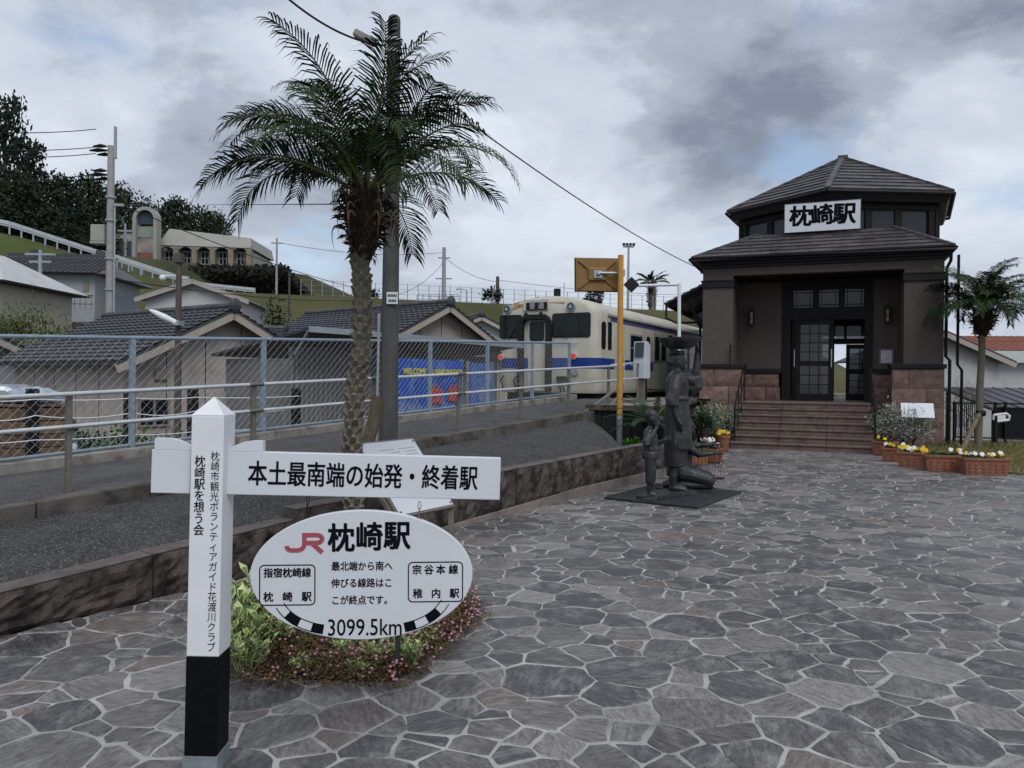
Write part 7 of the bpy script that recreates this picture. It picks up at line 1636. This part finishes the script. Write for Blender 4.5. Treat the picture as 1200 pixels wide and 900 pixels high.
cable_run('overhead_wire', 'lower wire falling right from the tall grey pole over the hillside road', P_(5.2, .2), at(420, 352, 60), .3, .022, 14, 'wire', 'wires of the tall grey pole')
for (u, vt, Y, z0, r, m, arms, lb) in ((155, 262, 70, 8, .17, light_concrete, (), 'slim pale pole left of the arched mural'), (145, 262, 78, 9, .15, galv, (), 'thin grey pole further left of the arched mural'), (323, 279, 62, 7.5, .09, light_concrete, ((.4, .9, .05),), 'thin pole at the right end of the ivy bank'), (46, 293, 36, GY, .10, galv, ((.2, 1.4, .05), (.55, 1.0, .05)), 'grey pole in front of the long grey hall at left'), (519, 290, 74, 8, .20, light_concrete, ((1.0, 1.2, .06), (3.0, 1.6, .06), (5, .8, .05)), 'distant pole with cross arms behind the baseball backstop'), (582, 324, 74, 8, .19, old_concrete, (), 'distant plain pole just left of the train roof'), (660, 331, 74, 8, .04, galv, (), 'hair-thin distant mast left of the traffic mirror'), (338, 318, 40, GY, .07, old_concrete, (), 'thin dark pole beside the small house below the levee')):
    pole('utility_pole', lb, u, vt, Y, z0, r, m, arms)
for a, c, lb in (((519, 300, 74), (582, 330, 74), 'wire between the two distant poles on the levee'), ((519, 296, 74), (330, 285, 62), 'wire from the distant pole left toward the ivy bank'), ((582, 328, 74), (840, 345, 100), 'wire from the distant plain pole right behind the train'), ((519, 308, 74), (466, 345, 60), 'stay wire on the left of the distant pole')):
    cable_run('overhead_wire', lb, at(*a), at(*c), .5, .02, 12, 'wire', 'wires on the levee')
fl2, fh = pole('floodlight_mast', 'tall thin floodlight mast above the traffic mirror on the levee', 735, 288, 78, 8, .13, galv, ((.1, 1.1, .07),), 'floodlight')
for x in (-.5, -.17, .17, .5): MB().obox((x, -.12, fh + .12), (.26, .22, .24)).build('flood_lamp', black_metal, fl2)
for u, v, lb in ((832, 321, 'small street lamp on the levee just left of the station roof'), (546, 340, 'small twin lamp on the levee left of the distant plain pole')):
    t, h = pole('street_lamp', lb, u, v, 80, 8, .08, galv, (), 'street lamp'); MB().tube([(0, 0, h), (-.6, 0, h + .15), (-1.1, 0, h + .1)], [.06, .06, .12], 6).build('lamp_head', galv, t)
sl_, shh = pole('street_lamp', 'thin brown pole with a long white lamp head in front of the beige bungalow', 208.5, 303, 17.2, GY, .075, mat('brown_pole', (.085, .075, .065), .7, .2), (), 'street lamp')
h_ = at(191, 371, 17.0) - sl_.location; MB().tube([h_ + Vector((-.30, 0, .145)), h_ + Vector((-.2, 0, .10)), h_ + Vector((.0, 0, .0)), h_ + Vector((.3, 0, -.14))], [.02, .055, .075, .06], 10).build('lamp_head', white_paint, sl_, smooth=True)
b = MB(); b.obox(h_ + Vector((.31, .1, -.14)), (.12, .3, .1)); b.build('lamp_bracket', galv, sl_); pb2 = at(208, 330, 17.2) - sl_.location; MB().ball(pb2 + Vector((-.33, 0, .08)), .075, 10, 8).tube([pb2 + Vector((0, 0, .12)), pb2 + Vector((-.33, 0, .13))], .015, 5).build('small_lamp', white_paint, sl_, smooth=True); MB().box(-.09, .09, -.1, .1, pb2.z + .42, pb2.z + .62).build('switch_box', MATS['brown_pole'], sl_)
